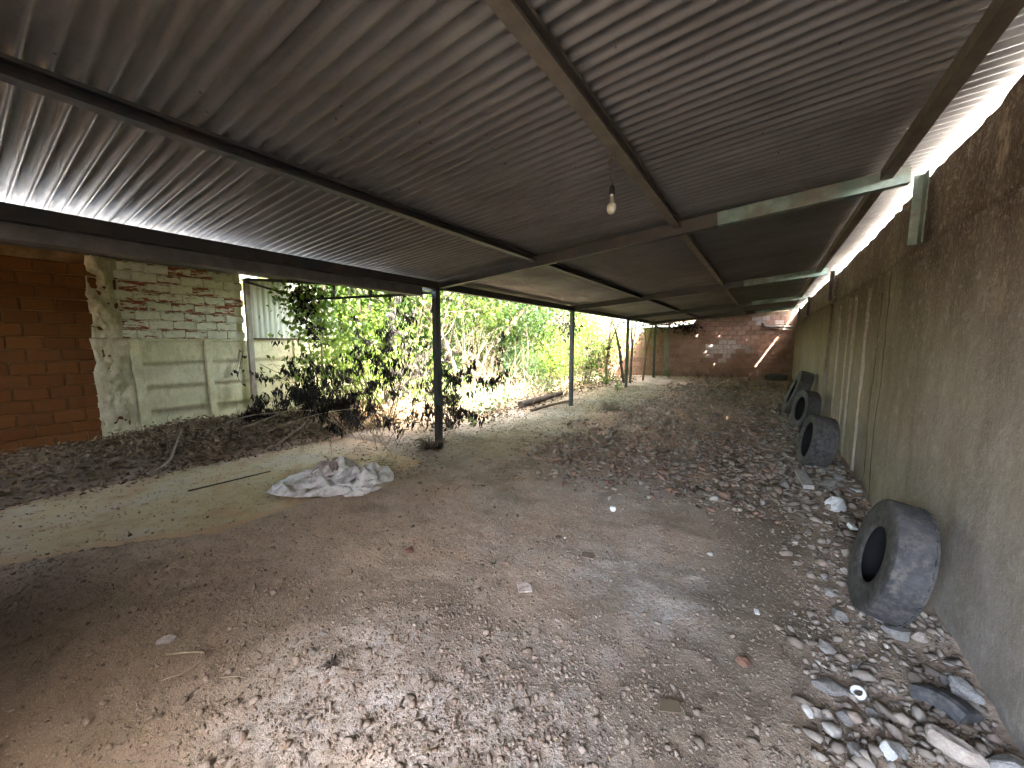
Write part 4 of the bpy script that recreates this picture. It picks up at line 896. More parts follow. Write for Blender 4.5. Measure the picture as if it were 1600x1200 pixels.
# ------------------------------------------------------------------ crumpled sacks
def unpack(b, w, h):
    d = np.array(b).reshape(3, -1).T                # steps from point to point, in 2 mm units
    V = np.cumsum(d, 0) / 500.0
    id_ = np.arange(w * h).reshape(h, w)
    return V, np.stack([id_[:-1, :-1], id_[:-1, 1:], id_[1:, 1:], id_[1:, :-1]], -1).reshape(-1, 4)
S1 = [-382,8,10,14,16,18,17,16,14,13,12,10,10,10,11,13,13,13,14,14,13,13,14,12,12,11,11,12,13,14,14,16,16,17,9,12,12,11,10,9,9,9,8,9,11,13,14,15,17,17,16,15,13,11,9,8,8,9,10,10,11,-741,10,11,14,16,19,17,16,16,13,11,10,8,10,11,12,12,12,13,13,14,14,15,13,12,11,11,11,12,12,14,16,17,17,16,12,12,11,10,9,9,7,9,10,10,12,12,13,14,14,15,16,15,14,12,10,9,6,10,10,14,-748,15,12,13,17,18,18,15,15,15,13,9,8,10,11,10,9,11,11,13,15,17,17,16,13,10,11,9,11,11,13,15,17,17,17,15,12,11,10,8,9,10,10,11,10,10,11,11,12,13,13,16,15,16,13,12,11,10,9,11,10,-752,17,12,14,16,18,17,18,13,16,12,11,9,8,10,9,8,7,11,13,16,19,19,16,15,13,8,10,10,10,13,15,17,17,14,14,12,12,10,8,12,13,13,12,11,10,9,9,11,11,11,15,16,14,15,13,10,11,12,3,12,-751,18,11,14,17,17,18,17,14,15,13,11,9,8,10,8,5,8,10,11,18,22,21,19,11,14,7,12,8,11,13,14,17,16,15,11,12,9,11,11,14,15,13,13,13,10,6,12,9,10,11,15,14,14,16,14,12,11,4,11,4,-751,19,12,15,15,18,18,15,15,15,12,11,8,8,10,6,7,6,10,15,20,23,23,19,8,11,10,11,11,10,13,15,16,15,13,12,10,10,11,11,14,16,15,15,13,12,9,7,10,11,13,14,13,14,17,14,11,10,10,7,-2,-752,22,14,13,15,17,19,13,14,13,12,9,10,6,11,4,7,9,12,14,21,24,22,20,8,13,12,11,10,11,13,16,15,11,12,11,10,10,10,12,15,13,16,16,14,12,11,11,11,12,14,15,14,16,15,14,8,9,10,1,9,-762,24,15,15,16,13,16,15,13,9,11,10,7,7,12,7,9,10,12,15,19,22,22,19,17,9,12,11,11,10,10,16,14,10,12,10,10,10,11,13,12,17,16,16,14,13,12,13,14,13,15,15,16,15,13,14,11,4,8,8,-5,-758,27,15,15,16,15,14,12,11,9,8,9,6,11,12,13,12,10,11,14,16,20,21,19,16,12,12,9,11,13,8,14,14,
11,12,9,11,11,12,12,16,17,16,15,12,13,14,11,15,15,16,14,17,15,13,13,6,8,10,10,-2,-770,28,16,16,15,17,13,9,10,7,9,10,11,13,17,16,14,11,10,9,12,16,20,18,16,13,13,9,12,13,13,6,13,12,12,11,11,11,13,15,16,17,16,10,13,12,15,13,15,13,17,14,15,15,15,13,8,10,9,11,2,-780,24,17,15,16,15,11,12,9,8,10,12,14,19,19,19,14,11,10,11,12,8,15,18,16,13,12,12,11,9,12,13,11,13,10,11,12,13,13,16,16,15,11,14,14,13,10,15,12,16,14,16,15,15,14,15,8,10,11,13,1,-783,18,15,14,15,15,11,13,9,11,12,12,17,22,22,19,15,10,11,11,11,15,9,17,14,13,11,10,7,10,15,14,14,7,12,13,12,13,15,15,16,12,13,14,12,13,10,14,13,13,15,16,14,15,14,13,12,7,13,14,6,-789,12,11,14,15,16,11,14,13,13,13,16,19,22,24,17,15,13,10,11,13,16,18,15,8,9,10,10,1,13,16,15,9,11,13,12,12,13,13,14,14,15,13,14,14,14,13,9,12,14,13,16,13,15,13,12,12,12,10,15,10,-803,11,11,14,16,15,15,15,17,16,17,19,22,21,21,18,13,11,13,12,13,16,20,18,5,10,8,-5,11,12,14,10,14,13,12,12,12,13,14,14,13,10,13,15,15,14,14,7,15,15,13,11,15,14,11,12,13,12,13,15,12,-811,7,13,16,13,17,17,18,20,22,20,20,21,18,20,16,15,8,13,13,14,16,19,18,9,10,8,1,-3,12,14,11,13,13,12,13,12,12,13,13,13,11,13,15,15,15,9,12,16,15,15,13,7,13,13,12,13,12,13,16,17,-820,9,14,13,18,18,20,21,22,24,20,19,17,18,13,16,13,11,12,12,14,16,19,17,9,10,-1,13,5,5,13,9,14,14,13,12,12,11,13,13,13,13,13,15,14,14,12,11,15,18,15,14,7,6,15,14,12,12,12,16,18,-819,10,12,16,19,20,21,25,22,21,17,16,14,14,14,11,11,10,12,13,15,16,19,13,15,12,8,8,0,12,12,8,15,14,13,12,12,12,13,10,11,14,15,13,11,18,14,16,12,17,17,16,-1,14,12,16,
14,11,10,15,19,-811,8,10,16,19,21,22,23,22,18,14,13,10,8,11,12,10,10,12,13,16,17,18,18,16,12,8,10,8,7,14,9,14,15,14,13,9,12,13,12,8,13,15,14,15,15,21,13,11,17,17,17,4,3,18,16,14,12,12,11,19,-803,4,9,15,17,21,22,22,19,15,14,10,7,9,6,14,8,11,13,14,16,18,19,19,16,13,11,8,10,12,14,11,16,12,14,10,12,12,13,14,4,11,16,15,15,18,15,15,15,17,18,17,5,1,15,16,15,15,10,14,17,-807,6,10,9,17,20,21,21,17,16,13,10,8,9,9,7,10,11,13,11,16,17,18,17,16,16,15,14,14,15,16,14,11,15,12,14,8,12,13,13,4,7,18,16,16,17,21,15,12,16,18,19,3,2,12,15,16,16,11,13,17,-810,7,3,12,16,18,20,19,18,16,13,12,9,9,11,9,11,5,8,14,15,17,18,16,18,18,16,16,17,17,12,14,16,16,14,14,8,11,12,11,10,10,10,14,16,17,20,20,13,16,16,18,2,9,8,15,15,14,12,13,17,-813,0,9,12,16,17,18,18,18,17,15,13,9,10,11,10,10,11,1,13,14,17,18,18,15,17,18,16,17,18,21,14,15,16,13,13,10,10,10,9,11,5,17,13,16,16,15,22,21,13,15,16,12,2,10,14,14,14,12,13,18,-822,3,10,13,16,17,17,16,19,19,17,13,7,11,11,10,10,10,12,8,14,13,18,16,16,15,14,18,16,20,18,23,19,15,7,12,8,7,9,9,13,12,14,14,17,17,11,21,22,18,12,16,17,2,7,14,14,14,12,14,17,-831,9,12,14,17,18,16,18,19,18,16,13,10,12,11,10,10,5,8,14,14,17,17,13,14,14,13,15,16,17,19,23,22,12,13,11,1,8,9,10,13,16,14,16,17,20,7,21,22,18,15,15,18,7,2,14,12,14,12,14,19,-838,14,15,17,18,19,17,18,18,17,11,11,11,12,12,10,10,3,11,16,16,18,18,10,9,13,13,12,14,17,15,18,23,20,18,4,8,14,3,12,9,18,17,12,19,20,10,21,21,16,17,15,15,0,11,13,13,12,12,14,19,-834,15,17,18,20,20,18,16,16,15,13,4,8,11,11,10,12,13,12,11,18,19,17,15,11,2,12,
11,12,9,15,21,27,22,18,12,2,14,4,6,15,17,16,16,14,22,20,15,19,17,15,16,9,-2,13,14,13,13,12,13,20,-830,20,17,18,21,21,18,14,13,12,7,9,3,11,12,13,14,15,9,16,18,19,18,15,12,9,0,12,12,12,15,16,28,24,13,13,9,7,-1,9,18,17,15,17,15,20,23,17,16,15,15,11,7,4,12,13,13,13,13,15,19,-827,22,16,17,20,21,18,14,12,9,6,5,7,11,15,15,15,12,14,19,19,14,16,15,12,11,9,3,13,12,14,15,25,22,17,12,10,3,0,11,19,15,15,18,15,21,20,18,16,14,13,5,9,11,12,13,13,13,14,15,21,-831,23,14,16,18,19,19,14,12,8,8,7,8,11,18,13,15,14,17,16,18,18,9,14,15,12,12,9,8,12,13,16,23,22,16,11,10,-3,12,13,12,16,13,16,19,20,17,17,15,14,13,11,5,12,13,12,14,13,13,15,23,-835,20,13,14,16,18,18,16,12,8,8,8,12,16,18,18,18,11,14,12,14,14,15,16,14,5,12,14,12,13,16,16,22,20,15,12,11,2,2,13,15,15,15,17,18,19,15,15,14,14,12,12,11,11,11,15,10,14,15,15,27,-842,17,12,13,15,17,19,16,11,9,9,12,15,19,21,20,13,14,10,8,13,15,16,15,9,14,14,8,14,13,16,16,22,21,17,11,10,1,4,13,16,14,14,11,19,20,18,14,10,14,14,12,11,12,14,15,8,15,15,15,34,-850,13,13,11,16,17,19,17,14,10,10,11,16,21,24,19,14,10,5,11,12,13,17,17,10,14,10,14,10,6,15,20,23,22,18,14,9,2,6,13,16,15,13,10,9,21,19,16,15,11,14,11,12,14,14,15,5,17,16,19,32,-856,13,12,11,13,17,18,18,17,13,12,15,18,20,23,19,13,5,12,5,12,13,16,15,13,12,10,13,12,14,5,18,21,21,21,16,11,7,8,16,18,16,-1,13,8,15,19,17,16,16,12,15,14,14,14,6,16,10,17,18,33,-858,11,12,14,11,15,18,18,16,15,14,16,19,23,22,17,13,10,11,1,12,12,16,16,15,14,14,15,2,4,14,16,18,20,21,18,14,10,9,15,17,5,8,11,15,5,18,18,17,18,17,17,16,14,5,14,15,
14,12,18,29,-855,10,13,14,17,13,19,11,16,16,15,16,18,22,25,16,11,10,9,7,10,13,16,17,17,14,14,11,17,-11,14,15,15,21,21,18,14,13,11,9,15,14,12,10,-3,14,17,18,20,20,19,18,12,13,12,11,14,10,14,17,24,-845,9,13,14,18,16,21,15,10,12,14,15,18,20,24,20,11,10,5,11,11,13,17,18,18,14,14,10,5,12,1,13,14,19,19,17,18,12,12,8,15,13,12,5,9,14,15,19,19,21,19,14,14,11,13,12,13,9,14,17,21,-836,10,12,16,18,23,18,15,12,10,8,12,17,20,24,19,12,9,8,11,11,14,17,21,17,15,13,13,7,8,2,11,14,17,17,17,15,12,11,12,12,12,6,11,14,17,17,18,19,19,16,14,10,12,12,13,12,11,13,16,18,-826,11,13,16,21,21,20,14,11,10,6,13,15,17,23,21,9,10,10,10,12,14,19,19,20,17,15,9,13,8,6,6,11,13,15,15,14,12,12,10,11,11,12,13,16,17,18,16,17,14,14,15,12,12,13,12,13,10,14,15,18,-818,13,14,18,20,21,19,15,12,7,10,8,13,16,20,16,12,11,11,11,12,15,18,20,21,19,14,12,10,3,13,11,9,8,12,13,13,11,12,10,10,12,11,17,16,19,18,17,13,14,13,10,15,13,12,12,12,13,14,15,9,-800,16,14,17,19,22,18,16,12,11,7,5,11,10,16,16,15,12,11,12,13,16,19,21,21,17,14,12,8,8,5,14,13,11,10,7,11,12,11,11,11,8,11,17,20,21,19,17,15,13,3,13,14,15,12,13,10,9,17,19,11,-796,19,13,16,18,20,20,15,13,7,10,8,7,8,14,10,13,15,15,15,16,18,17,19,19,16,13,12,7,5,11,11,12,11,10,11,8,12,11,11,10,14,13,18,18,19,19,16,16,11,6,5,14,19,9,14,6,15,17,19,11,-790,19,13,14,16,18,20,19,12,12,4,7,8,8,10,13,13,14,15,16,17,17,17,18,16,15,10,10,7,10,12,12,13,13,10,11,8,11,11,10,11,12,17,17,17,18,19,17,15,12,8,5,14,11,14,14,7,14,19,18,12,-787,17,12,13,14,17,21,18,18,9,10,8,6,6,10,12,10,12,14,17,18,17,
17,15,15,14,9,8,11,12,13,14,14,14,12,10,8,11,10,10,10,11,14,18,18,18,18,16,13,14,12,8,12,12,13,15,8,13,17,15,14,-784,15,12,11,13,16,20,23,18,15,7,9,9,7,7,8,11,12,9,15,18,17,17,14,14,10,12,12,12,13,13,14,15,15,14,9,11,9,11,9,8,10,12,15,19,18,14,18,14,15,14,12,12,15,14,12,10,10,14,12,11,-772,11,9,11,15,16,20,20,18,17,13,10,8,3,9,10,10,9,10,14,15,15,16,15,14,14,12,12,12,12,13,15,15,16,15,10,12,11,10,6,9,9,9,13,15,17,18,17,15,17,15,13,13,14,13,13,6,13,10,10,13,-768,10,12,10,15,17,18,18,19,15,13,12,10,10,7,11,9,10,8,12,13,14,15,14,14,13,13,12,12,12,13,14,16,16,15,15,10,12,9,9,8,8,9,9,13,17,18,14,20,19,17,15,13,11,11,12,12,10,8,9,14,-758,5,11,11,14,16,16,17,17,15,14,12,12,8,12,11,12,10,9,11,12,13,13,13,14,12,13,12,12,12,11,14,14,15,14,15,16,12,13,8,8,7,6,10,12,15,14,17,20,20,18,17,14,12,13,12,11,7,7,9,11,-752,8,10,12,13,16,16,15,14,14,13,12,13,10,14,14,13,12,11,10,10,12,12,13,12,13,12,11,12,11,12,12,13,12,15,14,16,16,12,13,9,5,8,7,11,13,16,19,21,20,19,16,11,13,12,10,13,9,8,4,11,-746,9,10,12,14,15,15,13,12,12,12,13,13,14,16,15,15,13,12,10,10,11,11,13,12,11,11,12,12,11,12,11,10,9,13,15,17,16,16,14,12,10,8,5,7,13,16,19,20,19,18,15,13,11,11,12,10,10,10,8,3,-255,-3,-5,-6,-7,-8,-7,-7,-7,-5,-1,-2,-2,-2,1,-1,-3,1,1,-2,-4,-1,0,0,-3,-1,2,2,0,1,2,2,0,0,11,-7,1,0,3,1,-3,-2,1,5,4,2,0,2,3,3,4,4,4,4,5,5,3,1,3,6,8,7,-2,-5,-6,-6,-5,-5,-6,-5,-6,-6,-4,-2,-2,0,0,0,1,1,0,0,0,1,-1,-3,-1,0,0,-2,1,2,1,2,2,3,6,2,1,-1,0,0,-1,-1,2,2,2,1,1,3,3,3,1,2,2,3,2,3,7,3,5,5,10,-2,-4,-7,-6,-5,-6,-5,-8,-5,-3,-6,-1,-3,
-1,0,0,1,2,0,1,3,1,0,-1,1,-2,-5,-1,-1,2,2,3,4,4,2,2,1,0,2,2,1,0,0,2,1,0,-2,1,1,2,2,0,1,3,2,2,2,6,4,11,13,-2,-5,-6,-6,-6,-6,-6,-7,-4,-5,-4,-2,-1,-2,-1,0,2,1,1,2,4,2,0,2,0,-5,-4,-5,-2,0,2,4,6,5,4,1,0,1,2,2,-1,1,0,2,1,-1,-1,-3,1,2,-1,1,3,3,1,1,4,4,5,12,16,-2,-6,-6,-6,-6,-5,-6,-7,-5,-4,-4,-2,-2,0,0,0,1,1,0,4,5,3,2,0,1,-5,-4,-7,-2,-1,1,6,5,3,4,1,0,1,0,1,2,6,3,-1,0,-1,-6,-2,-2,2,-2,2,2,2,2,0,2,8,3,13,18,-3,-4,-6,-7,-4,-6,-6,-5,-5,-4,-3,-3,-1,0,-1,1,-3,0,5,5,6,4,2,0,-1,-3,-6,-5,-5,-2,3,5,4,3,2,2,1,0,0,-3,6,6,3,1,0,-4,-2,-5,-3,-2,-1,3,2,2,1,1,1,0,10,14,19,-2,-4,-7,-6,-6,-2,-6,-5,-3,-4,-3,-1,-3,1,-3,-2,0,2,4,6,7,5,1,0,-2,-3,-8,-9,-5,-2,0,2,7,-3,1,0,1,2,2,6,8,6,2,2,1,-3,-5,-4,-4,-3,0,2,-1,-1,-1,7,0,1,11,5,28,-4,-4,-5,-6,-3,-5,-3,-4,-4,-3,-1,-2,-2,1,-2,0,0,2,5,4,5,2,2,0,-3,-5,-6,-7,-7,0,0,1,-2,1,1,3,-2,1,5,9,4,7,6,1,1,-2,-6,-6,-4,0,-1,-1,0,-1,0,-2,7,-1,2,13,29,-3,-4,-5,-5,-4,-2,-3,-3,-4,-2,0,-3,0,2,2,2,0,1,1,1,3,5,2,0,-3,-6,-6,-9,-7,1,1,0,-2,1,-1,0,0,2,7,6,5,6,7,5,-1,-5,-7,-5,-1,-1,-2,-1,0,-1,-1,-4,6,2,0,10,31,-6,-1,-5,-4,-3,-2,-1,-3,-4,0,0,-1,0,5,2,1,-1,-3,6,2,3,3,2,0,-4,-6,-9,-8,-5,-5,5,-1,-1,0,0,1,1,4,7,6,5,5,7,2,-5,-4,-6,-3,-6,2,-3,-1,-1,0,-3,-3,4,4,0,5,34,-5,-5,-1,-3,-2,-2,0,-3,-3,1,-1,1,1,8,4,1,-2,-5,-4,1,10,8,2,0,-4,-9,-9,-7,-8,-3,2,2,-2,1,-2,2,2,5,8,7,4,7,2,-3,-2,-4,-4,-6,-3,-2,-1,-1,-2,-1,-1,-4,2,3,3,5,27,-1,-4,-2,-1,-1,-3,1,-4,0,-1,-1,0,3,9,5,0,-3,-3,-1,3,1,14,7,-2,-3,-11,-5,-10,-8,-4,2,1,2,-2,0,2,2,6,8,6,6,-1,-2,1,-3,-7,0,-5,-3,-6,-5,-5,-1,0,1,2,2,2,3,5,25,-4,0,-1,-1,-3,-1,
-1,-2,-1,-1,0,1,4,5,6,-1,1,-2,2,2,2,-1,11,11,-5,-9,-4,-7,-9,-4,0,3,3,-1,-3,-1,2,6,7,6,1,0,-2,-4,-4,-2,-7,4,-5,-8,-5,-2,-2,1,1,2,0,3,3,3,22,-3,1,-3,1,-7,-1,0,0,0,0,1,3,4,5,3,1,0,2,1,2,0,3,2,11,1,-8,-1,-6,-7,-3,-2,2,3,0,-3,-2,2,2,4,3,6,0,-2,-4,-5,0,-7,1,-4,-8,-3,-3,-2,-1,1,1,2,2,3,3,19,-4,-2,-1,-2,-1,0,-1,0,1,2,1,3,4,-1,7,1,1,3,1,1,2,2,1,-10,5,9,-8,3,-4,-3,-2,1,1,0,0,-1,0,2,1,2,3,2,-1,-4,-2,-1,-3,-6,1,-8,-6,0,-3,-3,0,1,2,2,2,1,18,-2,-2,-4,-3,2,-2,2,1,1,3,2,2,1,0,0,4,6,-3,5,2,0,0,1,-5,5,3,-1,1,-1,-2,-1,1,1,1,0,-1,0,0,-1,0,1,1,1,0,-1,-1,-1,-4,-4,-1,-10,-1,-1,-4,-2,-1,1,2,2,1,18,-3,-3,-3,-4,-1,1,4,0,2,3,1,2,2,1,-1,5,2,4,3,2,2,0,-7,1,3,2,2,-2,1,0,-1,1,1,2,1,0,-1,-2,-7,4,3,3,-1,-2,0,-1,0,-2,-3,-4,-6,-1,-5,-3,-4,-3,0,3,2,1,15,-5,0,-3,-1,-1,1,2,1,1,3,2,3,1,1,3,2,5,4,4,2,1,-5,-2,1,1,0,3,-1,0,1,-1,1,1,3,-1,-7,-1,2,-7,7,4,2,0,-3,-2,1,2,0,-2,-5,-6,-4,-3,-6,-4,-3,-1,1,3,1,13,-3,1,-4,-1,0,1,1,1,2,2,3,6,5,-2,4,-3,4,5,4,2,1,0,-1,-2,-1,0,-1,1,1,1,1,1,-7,2,-9,0,2,4,-6,8,5,-1,0,-1,-3,2,3,1,-1,-5,-7,-4,-3,-6,-3,-4,-2,0,1,3,14,-2,-1,-5,1,1,0,1,3,2,2,4,6,6,1,0,0,-1,2,7,3,3,2,-6,-5,-2,0,1,1,2,1,1,-12,0,-9,-2,10,-2,-1,1,8,6,0,0,-1,-3,-6,2,7,0,-5,-4,-5,-3,-6,-3,-4,-2,-1,2,2,15,-2,-7,-1,-1,3,-1,3,3,3,2,5,5,6,2,2,1,-1,-4,1,1,2,4,9,-5,-2,-2,-2,0,0,-5,-8,-8,-7,-4,4,9,6,-3,4,4,6,3,3,0,-6,-4,-4,6,2,-6,1,-4,-6,-4,-4,-3,-2,-1,1,2,16,-6,-2,-2,-1,1,1,0,4,4,3,6,4,4,6,-2,-2,4,-4,1,0,-3,4,4,9,-3,2,-3,-2,-3,-6,-9,-10,-8,-6,3,5,8,6,5,6,3,8,3,-1,-8,-6,-2,-2,5,-2,-1,-7,-1,-5,-4,-2,-3,0,1,1,16,-5,-3,-1,-1,1,2,-4,3,4,7,
8,6,4,2,-1,-4,-4,2,-3,1,3,3,2,4,4,4,0,-2,-4,-7,-10,-13,-8,-7,3,6,7,6,1,14,6,8,-1,1,-9,-8,-2,-1,-1,2,-3,-4,-2,-4,-3,-2,-3,0,2,1,12,-3,-2,-1,-2,-1,-1,3,3,5,9,9,7,4,1,-1,-3,-4,-1,0,0,3,1,4,0,2,2,3,0,-2,-6,-13,-14,-12,-4,2,-1,5,7,9,11,15,-4,3,-5,-1,-8,-4,-1,0,1,-6,1,-4,-2,-3,-2,-2,1,1,1,9,-1,-1,-1,-1,0,1,4,4,6,9,8,6,3,2,-1,-3,-3,-5,2,5,2,1,-7,8,-2,0,2,2,1,-9,-19,-11,-7,-4,-4,5,5,9,10,10,4,1,0,-2,-2,-9,-5,-3,3,2,-5,1,-6,2,-3,-2,-1,1,2,1,5,0,-1,1,1,2,2,3,4,3,7,9,6,3,-1,-1,-1,-1,-5,-7,2,2,5,3,-8,12,-1,1,2,-9,-8,-12,-7,-6,-11,-2,7,6,9,8,11,4,0,-3,-8,4,-10,-6,-4,-1,1,5,1,-5,2,-2,-1,-1,2,2,1,2,0,0,1,2,2,3,3,3,5,6,5,8,4,-1,0,0,-1,-6,-4,-2,-2,-1,1,0,2,13,-8,5,-7,-8,-10,-9,-8,-8,-1,5,9,8,10,9,4,-1,-4,-8,-8,1,-5,-4,-2,3,6,0,-4,2,0,0,1,1,2,1,-2,-1,1,1,3,3,3,3,4,4,5,7,5,3,3,1,0,-5,-3,-2,-3,0,-2,-1,-2,0,1,9,-8,1,-8,-10,-11,-8,-6,1,6,9,8,8,5,6,-3,-2,-8,-7,-5,-2,-1,0,2,1,2,1,0,2,0,2,1,2,1,-7,1,1,2,2,2,5,4,4,3,6,6,5,5,3,-3,-1,-2,-1,-2,-3,-3,1,-1,-2,0,-1,-7,10,-4,-7,-10,-10,-8,-4,1,5,7,8,6,6,8,-6,2,-11,-7,-1,-2,-1,1,3,0,1,0,0,1,3,-1,5,2,1,-11,0,2,2,3,4,2,4,4,6,3,5,7,6,-2,1,-1,0,-3,-5,-3,2,2,-2,-3,-9,-1,0,5,0,-5,-10,-11,-7,-4,1,5,5,7,7,8,2,-1,-5,-4,-4,0,-8,2,0,1,3,0,1,0,2,-1,3,4,5,0,-13,-1,2,3,3,4,3,2,4,5,5,6,6,4,-1,2,-2,1,-2,-5,1,-3,-1,4,-12,0,0,-5,0,5,0,-10,-12,-9,-4,1,6,5,5,7,6,4,1,-9,1,-4,-4,0,-5,1,1,3,-2,0,3,2,-3,5,6,3,1,-15,-1,1,4,4,3,3,3,4,5,4,6,4,2,1,0,2,1,-4,-1,2,0,-4,-2,-2,-1,-3,-3,-9,11,2,-5,-11,-13,-6,-1,5,6,6,6,7,4,0,-9,-2,-2,-2,0,-4,-2,2,-2,0,2,2,2,-4,6,6,4,1,-15,-1,1,1,6,4,4,3,4,3,
5,3,2,4,2,1,2,-2,0,0,2,0,-1,-3,-2,-2,-10,-5,-6,0,12,2,-12,-2,-10,-4,2,5,4,2,3,4,-12,0,6,-12,1,1,3,3,-2,-1,1,2,3,-5,1,2,3,2,9,-13,-1,1,-2,6,7,4,3,4,2,5,4,2,0,2,4,1,0,1,0,3,0,-1,-3,-2,-5,-8,-11,1,-12,-1,-1,14,-1,-4,-5,0,2,3,2,2,-4,-2,-1,3,-8,0,0,3,1,2,0,1,2,-6,1,2,-5,7,-1,13,-10,-1,-1,-1,1,6,0,12,3,4,4,3,3,0,0,4,-5,0,9,2,1,2,-1,-2,-2,-3,-5,-13,-11,-3,-2,-2,-12,3,5,4,5,1,2,2,0,2,-6,-2,-4,2,0,1,2,2,2,1,-5,-3,-1,2,0,-3,0,3,14,-6,-1,-1,-1,1,5,0,6,9,4,3,3,3,-1,0,4,-4,3,7,3,1,2,0,-2,-1,-3,-5,-14,0,-9,-17,-5,1,2,4,5,2,4,3,2,-3,-1,0,-3,0,1,2,0,2,3,0,-6,-2,-4,0,2,1,-3,0,3,12,-4,-1,-2,0,0,3,4,4,4,6,6,2,2,1,0,-1,1,3,7,3,2,1,0,1,-3,-3,-6,-9,-2,-18,0,-8,-2,1,1,3,4,4,3,2,0,0,-2,3,3,2,0,-2,0,-1,-3,-5,-5,-2,2,1,1,-1,-1,3,8,-2,-1,-1,0,1,3,3,4,4,4,7,2,2,1,0,-1,0,4,6,3,2,2,2,-1,-1,-1,-4,-5,-14,-11,-8,1,-2,-2,1,1,4,4,3,-2,2,2,1,5,6,1,-2,-5,-4,-9,-5,0,3,1,2,1,0,-5,-1,1,6,2,-1,0,0,1,3,3,2,3,7,2,6,2,2,-2,-2,3,4,4,4,3,1,1,1,0,-2,-3,-7,-8,-10,-10,-6,-1,1,0,2,2,3,2,-1,5,2,2,6,-3,-3,-2,2,-11,-5,1,-1,0,1,0,-1,-1,3,-1,-1,-3,13,-2,0,1,1,3,3,3,2,1,6,8,-1,2,0,2,1,3,3,4,3,2,1,0,0,-2,-3,-7,-9,-9,-7,-4,-3,-2,0,4,1,2,2,2,2,4,3,-2,-3,-2,-3,-3,-2,-2,0,0,1,2,0,-1,-1,-4,-1,1,-4,17,-3,0,1,2,2,2,-1,2,8,4,5,1,3,0,5,3,1,1,1,1,-3,-5,5,1,0,-3,-6,-9,-9,-2,-4,-3,-1,1,2,3,3,3,2,1,-1,3,-2,1,-2,-2,-3,-2,-2,-1,0,1,2,0,-1,-5,-2,-2,0,-4,19,-3,1,1,2,3,2,-1,1,5,8,0,4,5,1,-1,-2,-3,-3,1,6,-7,-4,0,1,3,-9,5,-8,-4,-1,-2,-1,1,1,1,4,3,3,2,1,0,-2,0,1,0,-2,-2,-1,-2,-1,-1,-1,2,1,-2,-5,-4,-1,-1,-5,21,-2,0,2,2,1,0,4,-2,7,5,1,5,5,2,-1,0,1,-2,-5,
-8,-5,-3,-3,-3,2,9,-6,1,1,0,-2,-2,0,1,1,3,3,2,1,3,2,0,-3,-2,1,-9,0,4,0,0,-2,-2,1,0,-1,-6,-4,-1,-2,-5,22,-1,1,2,3,2,0,0,0,2,8,1,4,4,4,-1,4,2,1,-3,-7,-5,-2,-1,-2,-5,1,2,2,2,0,-4,-3,-2,-1,0,1,4,1,2,4,3,1,-3,-3,-2,-3,-5,4,0,1,-2,-1,-3,-2,4,-6,-5,-2,-3,-6,23,2,2,3,2,2,1,0,1,1,3,4,4,4,2,2,2,3,2,-1,-3,-4,-3,-3,-1,0,1,-2,1,1,-1,-5,-3,-2,-1,-1,-1,1,4,1,5,3,0,-1,-1,0,-2,-10,3,-3,-2,-1,0,0,1,1,-9,-2,-4,-5,-3,24,3,2,4,2,2,2,1,0,2,4,4,3,0,2,2,3,1,3,0,-1,-1,-3,-1,1,1,-1,-3,1,1,-1,-5,-4,-1,-1,-3,-1,0,0,1,2,2,2,2,2,1,-3,-9,-2,-2,-2,0,0,-4,-1,0,-3,-4,-5,-4,-2,21,6,3,4,3,2,3,2,1,0,2,3,1,2,2,2,2,1,2,0,1,-1,0,0,1,0,-2,-2,2,1,0,-3,-2,0,-3,-3,-2,-4,0,-2,0,3,1,4,3,1,-5,-5,-8,-5,-4,-1,2,3,1,-1,-3,-6,-5,-3,-3,24,5,4,4,4,2,3,2,3,2,1,1,1,2,0,0,2,1,0,1,0,-1,0,1,1,0,-1,0,1,1,1,0,1,-3,-1,-4,-2,-3,-5,-2,0,1,3,2,1,1,-1,-4,-6,-5,-4,-6,5,2,-1,-3,0,-5,-5,-5,-3,26,5,5,4,6,4,4,2,4,3,0,1,2,2,-2,-1,1,0,0,0,-1,-2,0,1,1,1,0,1,1,1,1,3,-1,-4,-2,0,0,-3,-3,-2,1,-1,-2,-2,2,-1,0,-1,-1,-1,-1,-2,-3,-1,2,-2,-7,-6,-6,-7,-6,7,-3,1,4,-2,-3,1,-1,0,0,0,0,0,4,-4,0,3,-3,0,0,0,0,0,1,-1,0,1,1,-1,0,1,2,0,1,-4,0,-1,0,1,-1,0,0,4,-4,0,0,0,0,0,0,0,0,1,-1,0,1,0,0,-1,0,5,-5,3,-3,0,1,-1,8,5,-4,0,4,1,-7,-2,-1,1,0,1,3,-2,-6,5,4,3,3,2,2,1,1,1,3,3,2,2,2,-6,-5,-3,0,-2,-5,-8,-3,0,-1,0,1,-1,7,7,5,2,0,-1,1,0,-4,-6,-7,-5,-1,2,0,-1,-1,1,1,5,11,3,-1,-1,4,-7,-3,-1,-1,1,0,-1,-5,-2,-2,1,3,3,7,-1,-3,4,2,4,5,5,6,5,3,-4,-5,-6,-7,-4,-4,-4,-3,-2,-2,-2,1,3,6,6,3,3,3,2,0,-4,-6,-6,-6,-8,0,5,-1,-4,1,3,5,8,10,0,3,2,-3,-6,-1,-4,-2,-5,-1,0,-6,-1,8,5,-1,-2,-7,7,-3,2,
